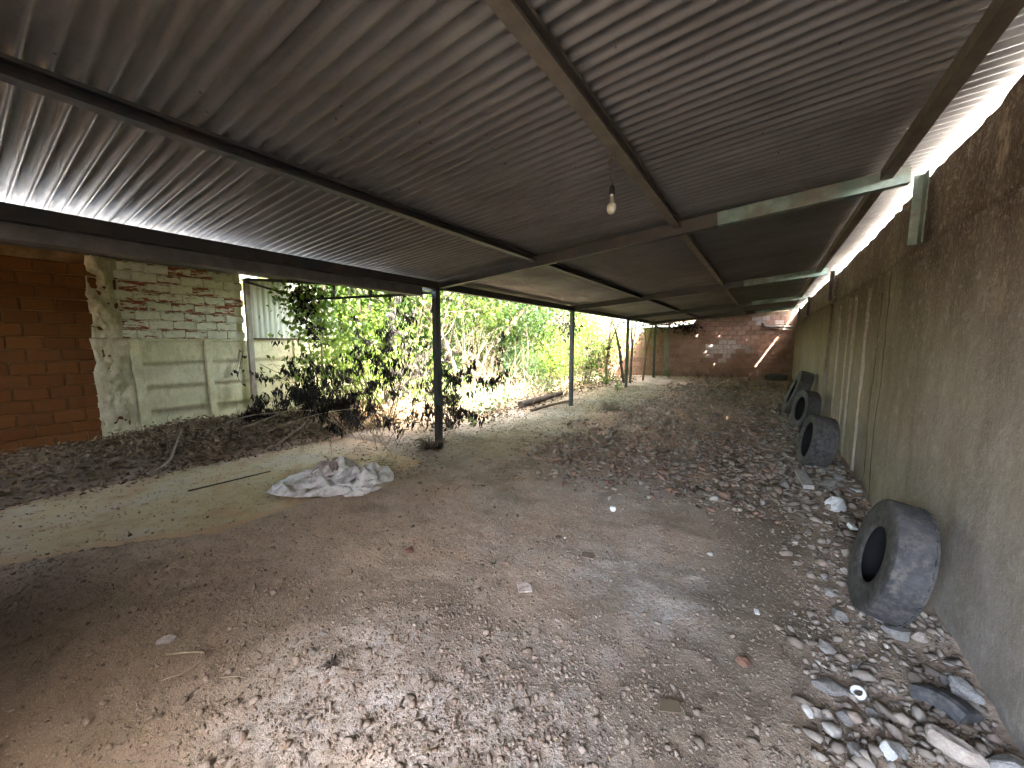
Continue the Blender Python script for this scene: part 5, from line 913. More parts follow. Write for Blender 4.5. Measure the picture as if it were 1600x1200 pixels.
3,4,6,7,8,6,0,-3,-6,-6,-1,1,-2,-3,-3,-4,-8,-8,-1,3,7,1,5,9,3,-1,-8,-4,-1,-11,-1,-4,5,-3,-2,1,5,6,10,12,2,1,0,-1,-3,-4,-6,-7,0,-3,-8,-2,3,9,2,-11,-1,8,-1,5,-1,3,7,2,4,4,6,1,-5,3,0,0,-1,-6,-4,2,-7,-12,-5,-8,0,6,2,8,11,-2,1,-6,4,-9,-4,-10,-1,1,0,0,5,2,6,12,11,3,-2,-2,-5,-4,-1,-8,-3,-6,-6,-2,3,9,6,-1,-15,10,7,3,2,2,3,4,3,2,0,-1,-1,-1,-2,0,-4,4,7,-3,-4,-5,-7,-13,-6,-3,0,6,11,10,-2,-4,-1,6,-6,-5,-11,-4,2,1,7,4,4,2,12,8,-1,-3,-4,-3,-7,0,-9,-7,-4,-2,8,4,5,2,0,-14,6,4,1,-2,2,3,3,2,4,-2,-1,-1,-3,-1,-1,2,10,6,-5,-4,-4,3,-10,-10,-5,-2,7,11,8,6,-3,-5,-4,5,-6,-15,-4,8,4,0,-3,12,9,8,1,-6,-3,1,-5,-7,-2,-9,-4,-4,0,7,2,2,-2,1,3,-12,3,4,6,-4,9,1,4,-8,-1,-1,0,-5,-2,2,8,4,6,6,-5,2,-2,-7,-8,-6,-5,7,8,10,9,-3,-3,-8,7,-8,-10,-11,9,3,-3,1,7,12,8,-1,-5,-5,3,-7,-5,-6,-2,-3,-3,-2,0,0,0,2,5,4,-8,2,6,-5,-3,12,6,-1,-8,-1,-5,-3,-3,-1,7,0,4,6,6,7,-2,-5,-10,-5,-4,4,10,5,7,9,-3,-11,4,-2,-7,-15,-5,3,7,3,1,0,10,9,-2,-6,-2,2,-4,3,-3,2,1,-2,-4,-7,-5,-4,0,7,2,-2,0,-5,-4,2,4,14,-4,-6,-5,-1,-2,-1,0,1,4,3,4,10,2,-7,-2,-9,0,7,0,8,7,6,1,-7,-11,3,3,-6,-17,-1,0,2,6,0,4,11,5,-3,-6,1,-2,2,-2,10,4,1,-1,-2,-2,-4,-8,-8,-3,0,-2,-3,0,3,8,-9,9,8,-1,-7,4,0,0,1,2,1,3,-8,1,0,5,-11,1,7,-4,7,3,3,1,-2,-5,-9,2,3,2,-17,9,-8,-2,0,2,5,12,2,-4,-1,-1,-3,-1,1,10,6,-2,-6,0,1,7,2,-10,-7,5,-3,0,-10,7,-8,-4,8,3,11,2,1,1,1,2,3,1,-8,3,0,-8,-6,7,-6,6,-8,-1,0,-1,-2,-2,-2,0,9,4,1,-19,4,6,-8,-2,0,1,12,1,-1,-1,0,-3,-1,7,-1,7,-3,6,6,-5,-1,1,9,-6,-7,7,2,-10,-14,-3,-2,3,11,6,-1,-3,1,1,6,6,5,4,0,-3,-5,-5,-7,10,-11,-1,4,-3,-12,-6,0,0,1,5,9,2,-18,4,-2,8,0,-6,
5,-8,2,3,5,-3,-1,2,10,-4,1,11,10,4,-2,-3,4,4,-1,-8,-9,6,-13,-6,-8,-5,11,4,1,-1,-2,-2,1,2,5,4,8,3,-3,-5,-4,4,12,-8,-3,3,-12,-11,-6,5,1,2,-5,6,8,-16,8,-9,-1,2,11,-7,-5,0,7,3,-3,1,2,11,3,-1,5,13,3,2,-1,1,4,1,-5,-9,-7,-11,-13,-3,-2,11,-6,-1,-1,-1,0,1,4,1,3,5,3,-1,-2,2,13,10,4,-10,1,-9,-18,-9,0,1,1,0,6,7,-11,2,-8,0,8,-4,5,-1,-6,10,2,-6,1,4,4,13,6,3,0,-5,6,0,-1,0,1,11,-8,-14,-4,-12,-13,2,12,0,0,-1,-2,-3,-7,0,-1,0,1,1,3,5,8,13,15,10,0,-10,-3,-18,-17,-4,0,2,1,4,5,-10,-1,-5,6,2,-1,-7,2,3,11,-1,-6,1,3,5,8,11,-3,-7,0,1,2,3,4,10,4,-4,-11,-10,-13,-7,-5,13,-4,2,1,-6,-1,2,3,3,-7,-6,0,3,11,3,14,14,17,7,-4,-9,-22,-17,-14,-2,-1,1,5,5,-6,-5,8,-9,1,5,-5,5,8,2,0,-5,2,-2,9,9,6,-8,3,2,2,2,2,7,5,-1,-8,-10,-7,-11,-11,-1,12,-4,-3,5,6,7,3,-1,2,-13,-9,-2,3,7,12,3,19,22,10,0,-12,-25,-25,-6,-4,-7,-1,1,7,-2,-5,12,-8,2,-7,1,5,5,-1,6,0,-1,-3,3,12,1,10,3,1,1,2,1,2,-2,-5,-7,-9,-9,-9,-5,0,13,-4,10,6,7,7,3,-2,-1,-15,-11,0,2,5,-5,17,18,19,11,-1,-12,-23,-25,-12,-1,-7,-1,5,-3,4,-1,11,-5,-10,-1,0,2,2,2,3,3,3,-1,0,9,11,-6,-5,-1,6,2,4,4,-7,-5,-5,-6,-6,-4,-2,2,13,12,11,8,5,1,3,0,-4,-16,-16,-4,-2,2,4,1,18,20,11,-1,-6,-21,-21,-15,-1,-7,2,5,-5,2,0,8,-9,6,1,-4,3,-1,2,1,5,0,1,0,7,7,-2,-10,-9,-3,1,3,6,7,-5,4,-7,-8,-2,-5,14,16,16,12,9,3,-1,-3,2,-7,-17,-18,-17,9,-4,-2,5,9,18,12,0,3,-19,-19,-17,-3,-2,5,1,-4,0,-2,8,-6,7,1,3,-2,5,0,0,-5,4,7,5,0,-5,-4,0,-12,-4,-1,0,3,4,5,-1,6,-9,-8,7,5,21,20,15,12,4,-2,-3,-8,-13,-21,-22,-5,11,-5,-7,15,0,6,14,7,1,-12,-22,-17,2,-3,1,2,0,-3,-1,9,-7,6,5,0,0,-6,-1,0,0,9,11,-5,-5,-5,-3,-4,0,10,-3,-10,0,
-1,1,2,8,0,-9,0,14,16,21,18,17,4,-6,-10,-13,-18,-19,-18,11,-9,4,-5,18,0,3,5,11,-1,-5,-22,-17,4,-3,-2,1,3,-4,2,7,-7,7,-3,-3,-2,-1,0,0,7,10,11,0,-2,-5,-6,-11,9,0,-7,-5,7,-7,4,-2,1,4,-1,-6,13,20,22,21,14,-5,-12,-13,-16,-16,-19,4,-10,-3,1,7,22,3,0,-2,8,-6,1,-18,-17,3,4,-2,0,-3,-1,4,2,-4,4,-5,-2,0,1,3,-4,11,10,6,-1,-1,-4,-5,-13,-2,0,3,2,4,9,-8,-5,-5,0,0,1,17,20,22,17,9,-11,-9,-9,-18,-14,-20,-4,-1,9,-6,12,20,6,1,-4,-5,4,-9,-16,-13,4,3,-5,0,2,-4,0,6,0,-5,-1,0,1,2,1,4,-2,8,6,0,-6,-4,-4,-3,8,14,5,3,2,-2,-5,-10,-9,-7,-1,9,16,20,16,12,1,4,-10,-10,-18,-20,-14,-6,0,3,13,11,9,13,2,-3,-4,-6,-13,-14,-7,4,-6,-3,0,3,-3,2,4,-1,-4,3,6,2,0,-1,1,-7,-1,6,2,-5,-1,3,6,16,11,7,7,4,-1,-8,-13,-12,-9,-7,1,16,22,8,9,13,2,-10,-14,-19,-18,-10,-7,2,3,18,16,3,4,8,-2,-7,-13,-15,-12,3,-5,-1,-2,-3,2,-1,4,-5,1,0,7,4,2,-1,-2,4,-4,-6,-4,0,2,5,10,14,12,5,-4,13,12,3,-7,-12,-16,-17,2,-6,14,22,12,10,7,-2,-11,-16,-17,-15,-4,-10,6,0,18,15,9,1,1,-4,-10,-17,-14,-6,-2,2,-5,0,4,-1,-4,0,2,-2,1,2,1,3,3,4,4,-1,-4,-5,-6,6,14,11,12,5,0,-1,1,18,6,-4,-12,-15,-13,-7,4,11,19,11,6,6,-4,-9,-15,-14,-15,-14,2,-6,9,8,13,15,1,-2,-6,-8,-10,-12,-3,-3,-7,3,7,0,1,-11,1,0,-1,1,-1,2,8,4,3,-3,-6,-3,-2,4,13,10,4,12,-1,-7,-2,10,10,5,-3,-13,-12,4,-2,0,6,18,12,7,-4,-5,-4,-15,-18,-15,-11,-6,0,1,9,11,16,-2,0,-7,-6,1,-6,-6,-8,-1,12,6,2,-6,-16,2,2,-4,0,0,0,8,8,-5,-5,-5,1,5,8,14,4,9,3,-7,-9,0,-2,6,8,-3,-6,5,11,1,-4,-5,17,13,7,-1,-6,-9,-16,-16,-11,-7,-10,-1,9,-1,7,7,10,-9,-4,-3,0,-8,-6,-2,6,16,5,-4,-13,-10,0,6,2,-6,-1,0,7,7,-2,-6,-6,6,9,11,11,6,1,-7,-10,
-6,-1,1,-1,3,11,1,10,-7,-8,6,6,9,11,4,5,-3,-11,-17,-15,-9,-8,-9,7,-7,17,4,4,1,-2,-10,-1,-7,-6,0,3,9,16,-3,-5,-7,-13,1,1,0,10,-8,-4,7,3,3,-5,-7,0,7,14,14,9,-2,-11,-7,-12,-3,0,6,10,8,7,-9,-10,-9,2,5,9,8,16,6,3,-7,-15,-13,-1,-7,-9,8,-2,-14,2,3,2,2,4,-9,-4,-2,6,3,14,7,-15,-6,-7,-2,0,4,-4,2,11,-7,-6,2,7,-6,-2,0,2,7,14,15,-1,-6,-9,-14,-2,0,9,11,4,1,-2,2,-19,-11,-1,7,7,16,12,6,-2,-9,-9,0,-4,-16,10,-7,2,-14,1,1,9,-4,-4,0,0,6,12,5,3,-5,-10,-2,-12,0,5,1,-5,3,12,-4,-7,-1,-2,3,1,-3,5,8,14,-5,-6,0,-10,4,-2,10,11,6,0,-6,-7,-1,-16,-7,0,5,9,8,8,9,0,-5,-11,-7,-5,0,9,-14,-7,3,-3,5,6,-5,1,9,7,5,-8,0,9,-3,-5,-19,-2,6,0,-6,0,13,5,-6,-6,-5,-1,0,4,10,7,1,-6,5,-8,-1,1,4,12,14,10,5,-2,-7,-20,-16,7,-3,-10,4,7,8,4,8,2,-11,0,-1,-4,-12,-11,8,-8,0,8,-1,3,8,5,7,0,-6,-2,8,-2,-6,-20,-3,5,-3,-2,7,2,13,-5,-5,-5,-7,6,5,5,2,-6,6,6,-6,-1,4,7,14,14,15,9,0,-9,-19,-13,-20,-6,2,-1,-1,5,7,9,3,-2,-4,-5,-10,-7,-3,-2,1,2,5,6,5,4,7,3,-3,-4,-4,6,-1,-7,-21,2,-2,-2,6,-1,10,8,-5,-5,-4,-6,0,3,8,0,-3,12,5,-5,3,6,8,11,16,16,9,-1,-15,-6,-17,-18,-15,-8,-3,2,1,8,5,2,-4,-2,-3,4,-4,-2,6,3,1,3,6,2,1,0,-3,-3,-2,-2,-6,1,3,-17,-9,0,1,3,3,10,7,-2,-4,-5,-5,-5,1,7,-5,13,8,4,1,1,7,9,12,14,13,8,-1,-10,-13,-18,-10,-11,-11,-10,-7,2,4,4,1,-3,4,0,7,0,11,10,6,-2,2,0,-7,-12,-8,-7,-6,-1,1,3,6,8,-23,-6,5,2,0,3,7,9,-2,-1,-3,-5,-5,3,-9,9,7,1,6,8,5,7,8,10,10,10,6,-2,-10,-14,-14,-13,-5,-6,-7,-6,-9,-1,0,-1,1,3,10,11,11,12,13,8,-1,-5,-9,-15,-9,-13,-11,-8,0,8,12,6,-2,-22,-2,4,4,0,0,6,7,-7,-3,5,3,-3,-6,-8,1,10,5,6,6,4,5,5,9,7,8,6,-3,-9,-13,-11,-6,-7,-7,-6,4,
-4,-8,-2,-3,0,6,1,13,11,17,16,10,0,-6,-9,-13,-14,-11,-7,-13,0,12,8,8,-6,-22,-1,6,2,-2,0,6,5,1,-9,0,6,-7,-4,3,-6,-1,2,4,6,6,7,7,5,7,5,2,-1,-9,-10,-8,-3,-4,-3,-3,5,1,-8,-4,-2,0,2,2,1,12,16,16,9,4,0,-7,-10,-13,-6,-14,-10,0,12,10,5,-9,-22,0,7,-3,-2,-1,0,3,11,2,-7,-3,7,-6,-5,-2,2,6,-6,-3,1,3,7,4,4,5,-1,0,-7,-6,-3,-1,1,1,0,2,7,-7,-4,0,1,-1,-3,-1,3,11,15,7,7,8,-2,-7,-9,-1,-11,-9,-3,11,9,0,-11,-20,0,3,5,-5,2,-4,0,3,8,8,-7,5,-4,-5,-6,6,0,1,-10,4,-1,1,2,6,2,-8,-5,0,-1,0,1,2,3,1,2,9,-1,-6,1,-1,-7,-4,0,3,1,9,15,2,11,2,0,-3,-3,-4,-7,-7,7,10,-7,-11,-18,8,-8,8,-3,-1,-2,2,-2,11,7,3,-2,-6,-9,5,1,1,-7,-6,1,4,-3,-2,1,-1,0,2,4,-2,-1,-1,0,4,-1,2,9,4,-2,-5,-9,-1,-1,2,2,-5,8,9,-1,11,1,0,-1,-1,-2,1,3,7,-4,-9,-9,-14,5,-3,0,6,0,-1,-3,-4,4,8,3,2,-1,-2,-9,2,4,-1,-8,-1,0,4,-2,2,1,1,1,-1,-4,-3,0,1,3,-2,2,4,8,-3,-8,4,1,0,-1,-7,-2,1,6,12,-4,4,3,3,3,7,4,3,-6,-10,-9,-8,-6,-3,8,-2,-5,3,3,-5,-1,0,-1,2,1,2,8,-3,-4,1,4,-7,0,-1,-2,3,-2,-1,1,1,3,0,0,-5,-1,0,0,8,1,1,-6,0,8,2,-3,-7,-4,0,2,9,10,5,5,4,4,2,1,-1,-4,-8,-11,-7,-4,-7,1,4,0,-2,-3,1,3,0,-3,0,-1,0,0,9,3,0,-1,0,-3,-4,-2,1,-3,3,2,1,2,0,0,-2,-1,-5,0,7,1,-6,-2,1,8,3,-1,-8,3,-5,4,3,4,4,4,4,1,-1,7,1,-4,-7,-2,-5,-6,-7,-1,0,0,1,-1,3,-3,0,0,0,0,0,0,0,0,0,0,1,-1,0,0,0,0,1,-1,0,5,-5,0,0,0,0,1,5,-6,0,1,-1,5,-5,0,0,0,0,9,-9,0,1,-1,1,0,-1,1,-1,1,-1,0,0,1,-1,0,8]
S2 = [-187,8,13,15,11,10,7,4,5,-5,13,10,8,3,5,3,13,15,-1,10,13,14,3,-4,7,2,-9,7,10,12,7,3,0,4,8,11,4,-236,5,15,16,15,11,0,5,2,6,2,6,6,1,3,8,15,15,12,10,-3,-2,5,3,2,10,-1,2,8,10,8,11,11,3,9,7,9,-243,10,7,12,18,18,12,2,2,-1,4,12,10,-1,-4,8,10,17,9,3,10,-2,7,4,0,-3,5,8,8,-2,13,13,12,7,7,9,8,-243,2,12,14,21,20,16,9,-2,-3,9,10,4,-3,-4,2,7,8,9,7,7,6,0,8,0,5,6,7,1,6,10,10,10,11,9,4,14,-262,19,14,18,18,22,19,11,1,-5,4,3,-2,-7,-2,3,12,6,4,1,7,8,11,8,5,5,10,8,5,0,5,6,10,9,9,12,12,-270,24,12,18,23,23,15,10,-2,-3,-5,-8,-1,0,3,13,7,14,6,5,7,10,10,6,9,3,10,8,6,3,2,5,4,7,10,13,15,-279,20,8,18,26,22,18,-1,-6,-2,-6,-11,4,9,10,19,8,13,7,3,9,11,10,8,11,9,3,6,4,6,3,7,4,1,10,12,16,-287,16,9,16,21,28,16,-1,-12,-9,-5,-2,13,17,15,17,5,10,7,6,11,12,8,8,-4,12,12,4,-4,9,14,10,5,-5,8,8,19,-292,18,14,16,21,25,13,-3,-10,-10,-9,8,18,18,13,8,12,0,9,6,4,12,10,4,10,5,10,10,-8,7,14,15,8,0,0,12,18,-305,33,18,13,16,16,8,-4,-11,-8,0,12,19,18,12,13,4,10,-3,6,8,12,5,11,8,9,10,4,-7,5,12,13,10,4,8,12,13,-310,39,20,10,6,3,7,1,-9,-5,9,11,20,18,13,17,5,6,5,4,7,11,4,14,9,9,10,-2,-4,2,11,11,12,8,11,11,12,-319,42,20,4,-1,0,9,7,4,-10,7,15,22,18,11,16,7,9,8,5,4,11,6,15,9,9,9,-1,-4,1,5,13,14,9,12,13,14,-331,38,16,1,-3,5,13,13,9,-8,10,17,22,5,11,15,13,9,6,-5,14,12,6,15,9,9,9,-3,-1,-3,8,16,13,11,12,13,15,-344,27,14,-1,-3,12,19,21,6,6,12,16,9,10,11,15,6,7,3,2,9,15,13,12,0,13,7,-4,-11,7,17,18,15,12,11,15,17,-358,17,13,1,4,9,19,21,21,11,15,11,3,6,8,15,8,3,3,16,1,8,10,15,3,10,8,-15,-4,19,22,17,15,1,13,16,20,-364,13,15,10,3,6,12,19,29,17,
14,7,7,6,7,15,5,8,6,8,7,7,11,3,10,11,-7,-5,3,20,22,15,10,1,12,18,23,-362,11,20,10,5,1,10,18,17,21,22,15,7,2,9,10,7,7,-2,16,10,7,1,13,5,9,6,2,0,17,15,9,4,9,11,15,22,-357,16,15,13,5,3,9,14,24,23,13,16,9,6,6,8,6,3,5,6,13,8,9,9,1,10,8,11,0,12,10,5,2,14,13,11,24,-352,12,10,15,4,11,16,21,18,17,12,3,12,10,10,11,5,4,4,6,4,8,3,14,9,-1,15,9,7,8,4,-1,12,13,13,10,25,-348,7,8,16,18,16,17,14,13,11,6,7,9,16,14,12,6,1,-1,4,5,9,0,7,12,12,8,1,6,6,7,5,15,16,8,18,15,-331,-1,9,16,20,20,17,10,8,-4,0,4,17,20,14,10,11,3,7,-3,7,9,11,-1,12,5,10,7,5,5,8,7,9,19,11,19,6,-317,-6,18,13,22,20,12,4,5,5,-7,2,14,18,19,11,3,5,5,4,7,6,11,12,0,15,11,7,5,6,7,3,10,9,16,15,5,-304,-1,12,20,19,19,11,5,5,-3,-4,3,14,17,19,14,5,3,0,4,5,16,3,4,8,17,8,6,6,4,3,10,11,2,17,14,7,-292,-1,9,19,17,16,11,8,4,0,-4,0,14,18,19,17,7,-9,7,2,2,15,15,-3,11,13,7,7,0,6,7,13,9,1,7,14,8,-275,-1,6,14,13,17,13,0,4,5,1,5,7,20,19,18,8,-4,-9,4,4,14,22,-5,10,14,9,1,2,10,9,10,11,-1,10,1,8,-260,1,4,7,14,15,9,-2,4,1,-2,6,17,19,21,18,5,-5,-2,-6,6,15,27,-3,13,12,9,4,1,10,10,3,11,7,9,0,5,-256,6,5,5,11,11,-3,-4,6,1,7,5,14,21,21,17,-6,-6,-1,3,7,15,27,12,-7,18,13,7,4,11,10,4,7,5,6,5,3,-254,11,0,6,8,-1,4,-7,8,7,10,6,11,19,19,8,7,-3,-2,-2,5,18,26,6,13,-1,10,8,14,13,9,6,7,-1,9,4,4,-253,-2,6,7,0,2,-1,4,11,11,9,9,9,16,18,14,5,-2,-1,1,1,18,17,7,14,-3,-3,14,17,20,12,6,-6,2,11,3,7,-254,-7,3,6,7,-3,6,11,14,14,6,8,7,14,18,9,11,2,6,1,1,11,5,15,8,-8,-1,9,18,22,16,9,-11,3,10,12,7,-263,-10,2,7,6,9,10,10,20,13,6,7,2,7,22,10,6,7,7,6,-1,4,2,14,5,-8,2,10,18,22,15,8,-1,3,7,
7,8,-274,7,7,1,6,7,11,16,19,16,10,5,4,1,14,12,-2,8,10,-2,4,5,5,8,2,-6,9,12,16,21,16,10,5,4,6,5,0,-266,4,11,8,5,4,11,10,15,15,10,8,6,7,-7,-3,6,8,10,16,9,0,8,1,-3,3,12,16,14,10,10,9,7,8,4,4,5,-60,-9,6,-4,-10,-7,-3,4,-4,-8,-6,-11,-8,-3,-3,8,2,6,-15,11,12,0,-7,-4,-1,-2,1,-5,-8,-8,-13,-12,-9,-8,3,2,-11,130,-7,-4,4,7,3,-3,-3,-4,-5,-9,-13,-9,-8,-10,-6,-6,1,0,-3,-6,1,-10,-5,7,4,5,0,-6,-11,-12,-5,-3,6,0,-7,-9,128,-4,0,6,9,3,0,0,-5,-7,-13,-11,-10,-10,-5,-4,-6,1,-2,-4,-7,-12,-10,-7,-1,-2,4,7,1,-11,-6,-3,0,4,-6,-5,-7,127,-1,4,4,4,4,8,-2,-5,-10,-10,-10,-12,-12,-11,-9,7,4,-1,-3,-5,-10,-11,-8,-3,-7,-9,-5,10,3,-4,-5,2,0,-5,-3,-11,128,5,3,2,6,4,0,2,-5,-7,-10,-12,-13,-11,-11,-10,1,8,4,-7,-4,-7,-6,-8,-10,-3,-12,-11,5,10,1,-5,-3,2,-7,-4,-5,133,2,3,1,2,2,5,1,-7,-10,-13,-14,-11,-9,-11,-8,8,5,-3,-4,-3,3,-9,-9,-9,-12,-13,-5,-3,6,8,-6,4,-4,-2,-6,-10,147,0,1,0,0,-1,1,-6,-9,-5,-11,-15,-12,-8,-9,-2,14,1,-2,-4,-2,-6,-10,-6,-4,-14,-14,-6,-1,0,9,-6,1,6,-7,-2,-13,156,1,-1,-2,-4,-1,-4,-8,-7,-12,-11,-13,-10,-3,-7,3,14,0,-4,-4,-3,-7,-10,-4,-13,-9,-6,-5,1,-2,-3,-3,1,10,-4,-2,-16,162,-1,-2,-3,-5,-4,-6,-8,-12,-13,-9,-10,-5,-5,-6,8,5,-10,-3,2,-9,-7,6,-10,-7,-6,-6,-4,2,-2,-3,-5,-3,6,3,-5,-15,158,6,-5,-5,-6,-11,-9,-7,-11,-11,-8,-4,-10,-3,1,3,-8,1,-5,-3,-2,-6,8,-9,-6,-7,-9,1,3,-1,-3,-4,-1,4,-3,-7,-10,161,1,-5,-8,-11,-12,-9,-9,-11,-6,-1,-8,-5,-1,-3,0,-2,1,-9,-2,-5,-6,9,-11,-5,-6,-7,3,2,-1,-2,-3,-2,-4,-2,-7,-8,160,-6,4,-9,-11,-12,-11,-9,-11,-2,-4,-2,-1,-1,-1,-1,-2,-5,-6,-9,-4,-8,8,-12,-4,-5,-5,1,3,-1,0,-2,-2,-6,-8,-6,
-6,165,-9,4,-10,-8,-14,-11,-9,-6,0,-3,0,0,-5,-1,-1,0,-5,-10,-13,-2,-10,6,-10,-5,-5,-3,1,1,2,0,-1,-7,-5,-7,-6,-6,167,-16,3,-2,-11,-7,-10,-10,-4,-3,0,1,-6,-1,1,-5,2,-6,-12,-17,-12,1,-2,-2,-4,-3,-1,3,-3,1,0,-5,-6,-5,-5,-7,-9,168,-18,1,1,-4,-4,-8,-11,-6,-4,4,-3,-5,3,-6,-6,5,-10,-15,-19,-11,6,-6,1,-1,-5,4,-2,-2,-2,1,-5,-6,-8,-4,-3,-9,163,-17,1,0,-1,0,-4,-13,-6,-6,-14,8,3,1,-7,-3,-14,-6,-9,-17,-12,-7,5,7,-2,-1,0,0,-1,-2,-1,-5,-6,-6,-2,-4,-9,149,-11,-2,-11,3,8,2,-9,-23,-12,-6,4,4,9,-3,-12,-13,-8,-10,-14,-5,-8,10,1,5,2,0,1,5,-5,-6,-5,-6,-3,-3,-5,-7,139,-13,-10,-5,4,8,-10,-11,-5,-11,-8,1,4,5,-10,-14,-12,-8,-6,6,-15,-2,3,7,10,4,5,1,2,-9,-6,-5,-6,-4,-4,-6,-5,130,-9,-5,-5,-3,-7,-6,-2,-9,0,-8,2,-2,-7,-12,-13,-10,-6,-2,0,1,0,2,8,8,9,1,4,-2,-4,-7,-8,-4,-3,-4,-9,-2,123,-7,-3,-2,-10,-10,-5,-6,-3,0,2,-3,1,-13,-15,-14,-11,-3,0,0,1,3,3,2,15,6,5,-1,-3,-4,-4,-7,-3,-4,-8,-5,-1,109,3,-3,-3,-12,-12,-5,0,-1,-3,3,-1,-4,-14,-19,-18,-1,-3,3,-1,2,2,3,6,5,14,4,-1,-3,-3,-2,-10,-7,-4,-8,-2,-2,88,17,-1,-7,-10,-11,-1,-1,-2,0,8,-3,-12,-17,-15,-12,-6,0,1,3,2,2,3,4,4,2,0,-1,0,2,3,-2,-8,-3,-7,-5,-3,80,20,1,-9,-13,-9,-1,-6,1,4,6,-3,-12,-15,-15,-13,-7,2,5,2,4,-1,7,3,4,-1,0,1,1,1,1,2,-5,-6,-8,-8,-4,79,19,3,-12,-10,-9,-9,1,0,0,10,-2,-10,-15,-17,-14,-7,7,2,5,6,-1,-1,10,2,-3,1,2,0,2,-1,1,-8,-4,-16,-11,0,89,17,3,-12,-6,-11,-8,-7,5,6,5,-4,-19,-2,-18,-14,-7,3,8,6,7,-1,-4,8,2,-3,0,2,2,0,-3,-3,-8,-13,-7,-8,-2,98,12,1,-9,-7,-5,-10,-6,2,9,-1,-5,-13,-12,-3,-15,-7,3,5,6,10,-2,-9,8,-8,8,-3,0,3,-7,1,-9,-10,-7,-9,-4,2,104,3,-9,1,
-8,-1,-5,-4,5,-3,7,-3,-11,-17,-12,-4,-6,1,9,7,4,-2,-7,-8,5,4,-1,-2,2,-5,-7,-10,-7,-10,-4,-8,-2,117,-9,2,-3,-5,-4,0,-3,2,-1,2,-9,-4,-14,-9,-12,-7,7,17,5,2,-5,-7,-6,1,-16,8,9,2,-10,-10,-9,-8,-7,-2,-8,-7,124,-8,3,-1,-6,-1,-5,-3,2,-1,-7,-5,-3,-11,-15,-10,-3,7,8,7,8,-2,-4,-2,-5,-10,-9,-1,1,3,-8,-9,-6,-6,-1,-10,-7,129,-12,3,0,2,-4,-4,-7,-9,1,-3,-4,-7,3,-16,-17,1,5,4,6,7,4,-4,0,-7,-6,-6,-7,-7,-5,-2,-6,-2,-4,-4,-9,-8,134,-15,3,-1,2,1,-8,-12,-6,-6,-1,-4,1,-10,-4,-16,6,6,2,4,6,9,-2,-2,-6,-6,-8,-8,-7,-7,-9,1,-4,-5,-5,-7,-5,123,-1,-3,3,-1,-5,-7,-7,-6,-6,-3,-5,-6,-8,-9,6,4,4,1,3,7,9,-1,1,-4,-7,-9,-9,-11,-7,-7,-2,-6,-5,-7,-4,-3,117,3,-1,-7,6,-7,-3,-11,-10,-7,-6,-1,4,-2,-7,-1,6,8,10,6,2,7,0,-4,-7,-6,-10,-12,-16,-16,-13,-4,-2,-4,-7,5,3,9,3,-3,-4,0,2,0,-2,-1,3,4,7,7,4,2,-4,6,9,0,2,0,-4,-2,-5,1,-5,-1,-8,-6,-4,-4,-1,-1,0,7,-6,8,-5,9,7,-1,0,-7,7,4,-10,2,14,12,9,-1,-1,1,5,14,8,-2,-15,-15,-5,-4,-8,1,-6,-8,-7,-2,6,8,1,-11,-3,7,-7,5,0,12,-6,4,4,5,9,-5,5,8,7,4,-2,-9,9,12,-1,6,-8,3,-7,-8,-7,-13,-9,-6,1,-5,3,4,4,0,-8,2,-2,-16,6,17,-5,9,8,6,3,3,5,1,-4,8,1,-3,-5,-3,11,10,3,-2,-5,-5,-10,1,-13,-10,3,-7,4,-8,-1,-1,6,2,-2,-11,-12,11,13,-3,4,13,12,9,-1,-3,-5,2,2,-2,-1,-6,-5,7,10,6,-3,-6,-6,-5,1,5,-15,2,-3,-8,-1,-8,-5,1,3,-3,6,-18,11,8,7,-3,11,13,15,-2,-9,-6,-5,-3,2,2,-6,1,15,-1,2,4,7,-10,-2,-5,0,13,-2,-12,-8,-7,-5,-5,-10,-4,6,6,-18,11,14,-5,1,12,15,7,-1,-12,-9,-4,-1,0,3,-3,10,17,5,-3,6,-6,14,5,-10,-6,5,6,-12,-10,-8,-6,-7,-11,-13,3,10,-17,5,21,-5,0,14,12,1,-6,-6,-6,-5,-4,1,8,0,13,14,4,-1,0,2,13,11,-7,1,4,-2,
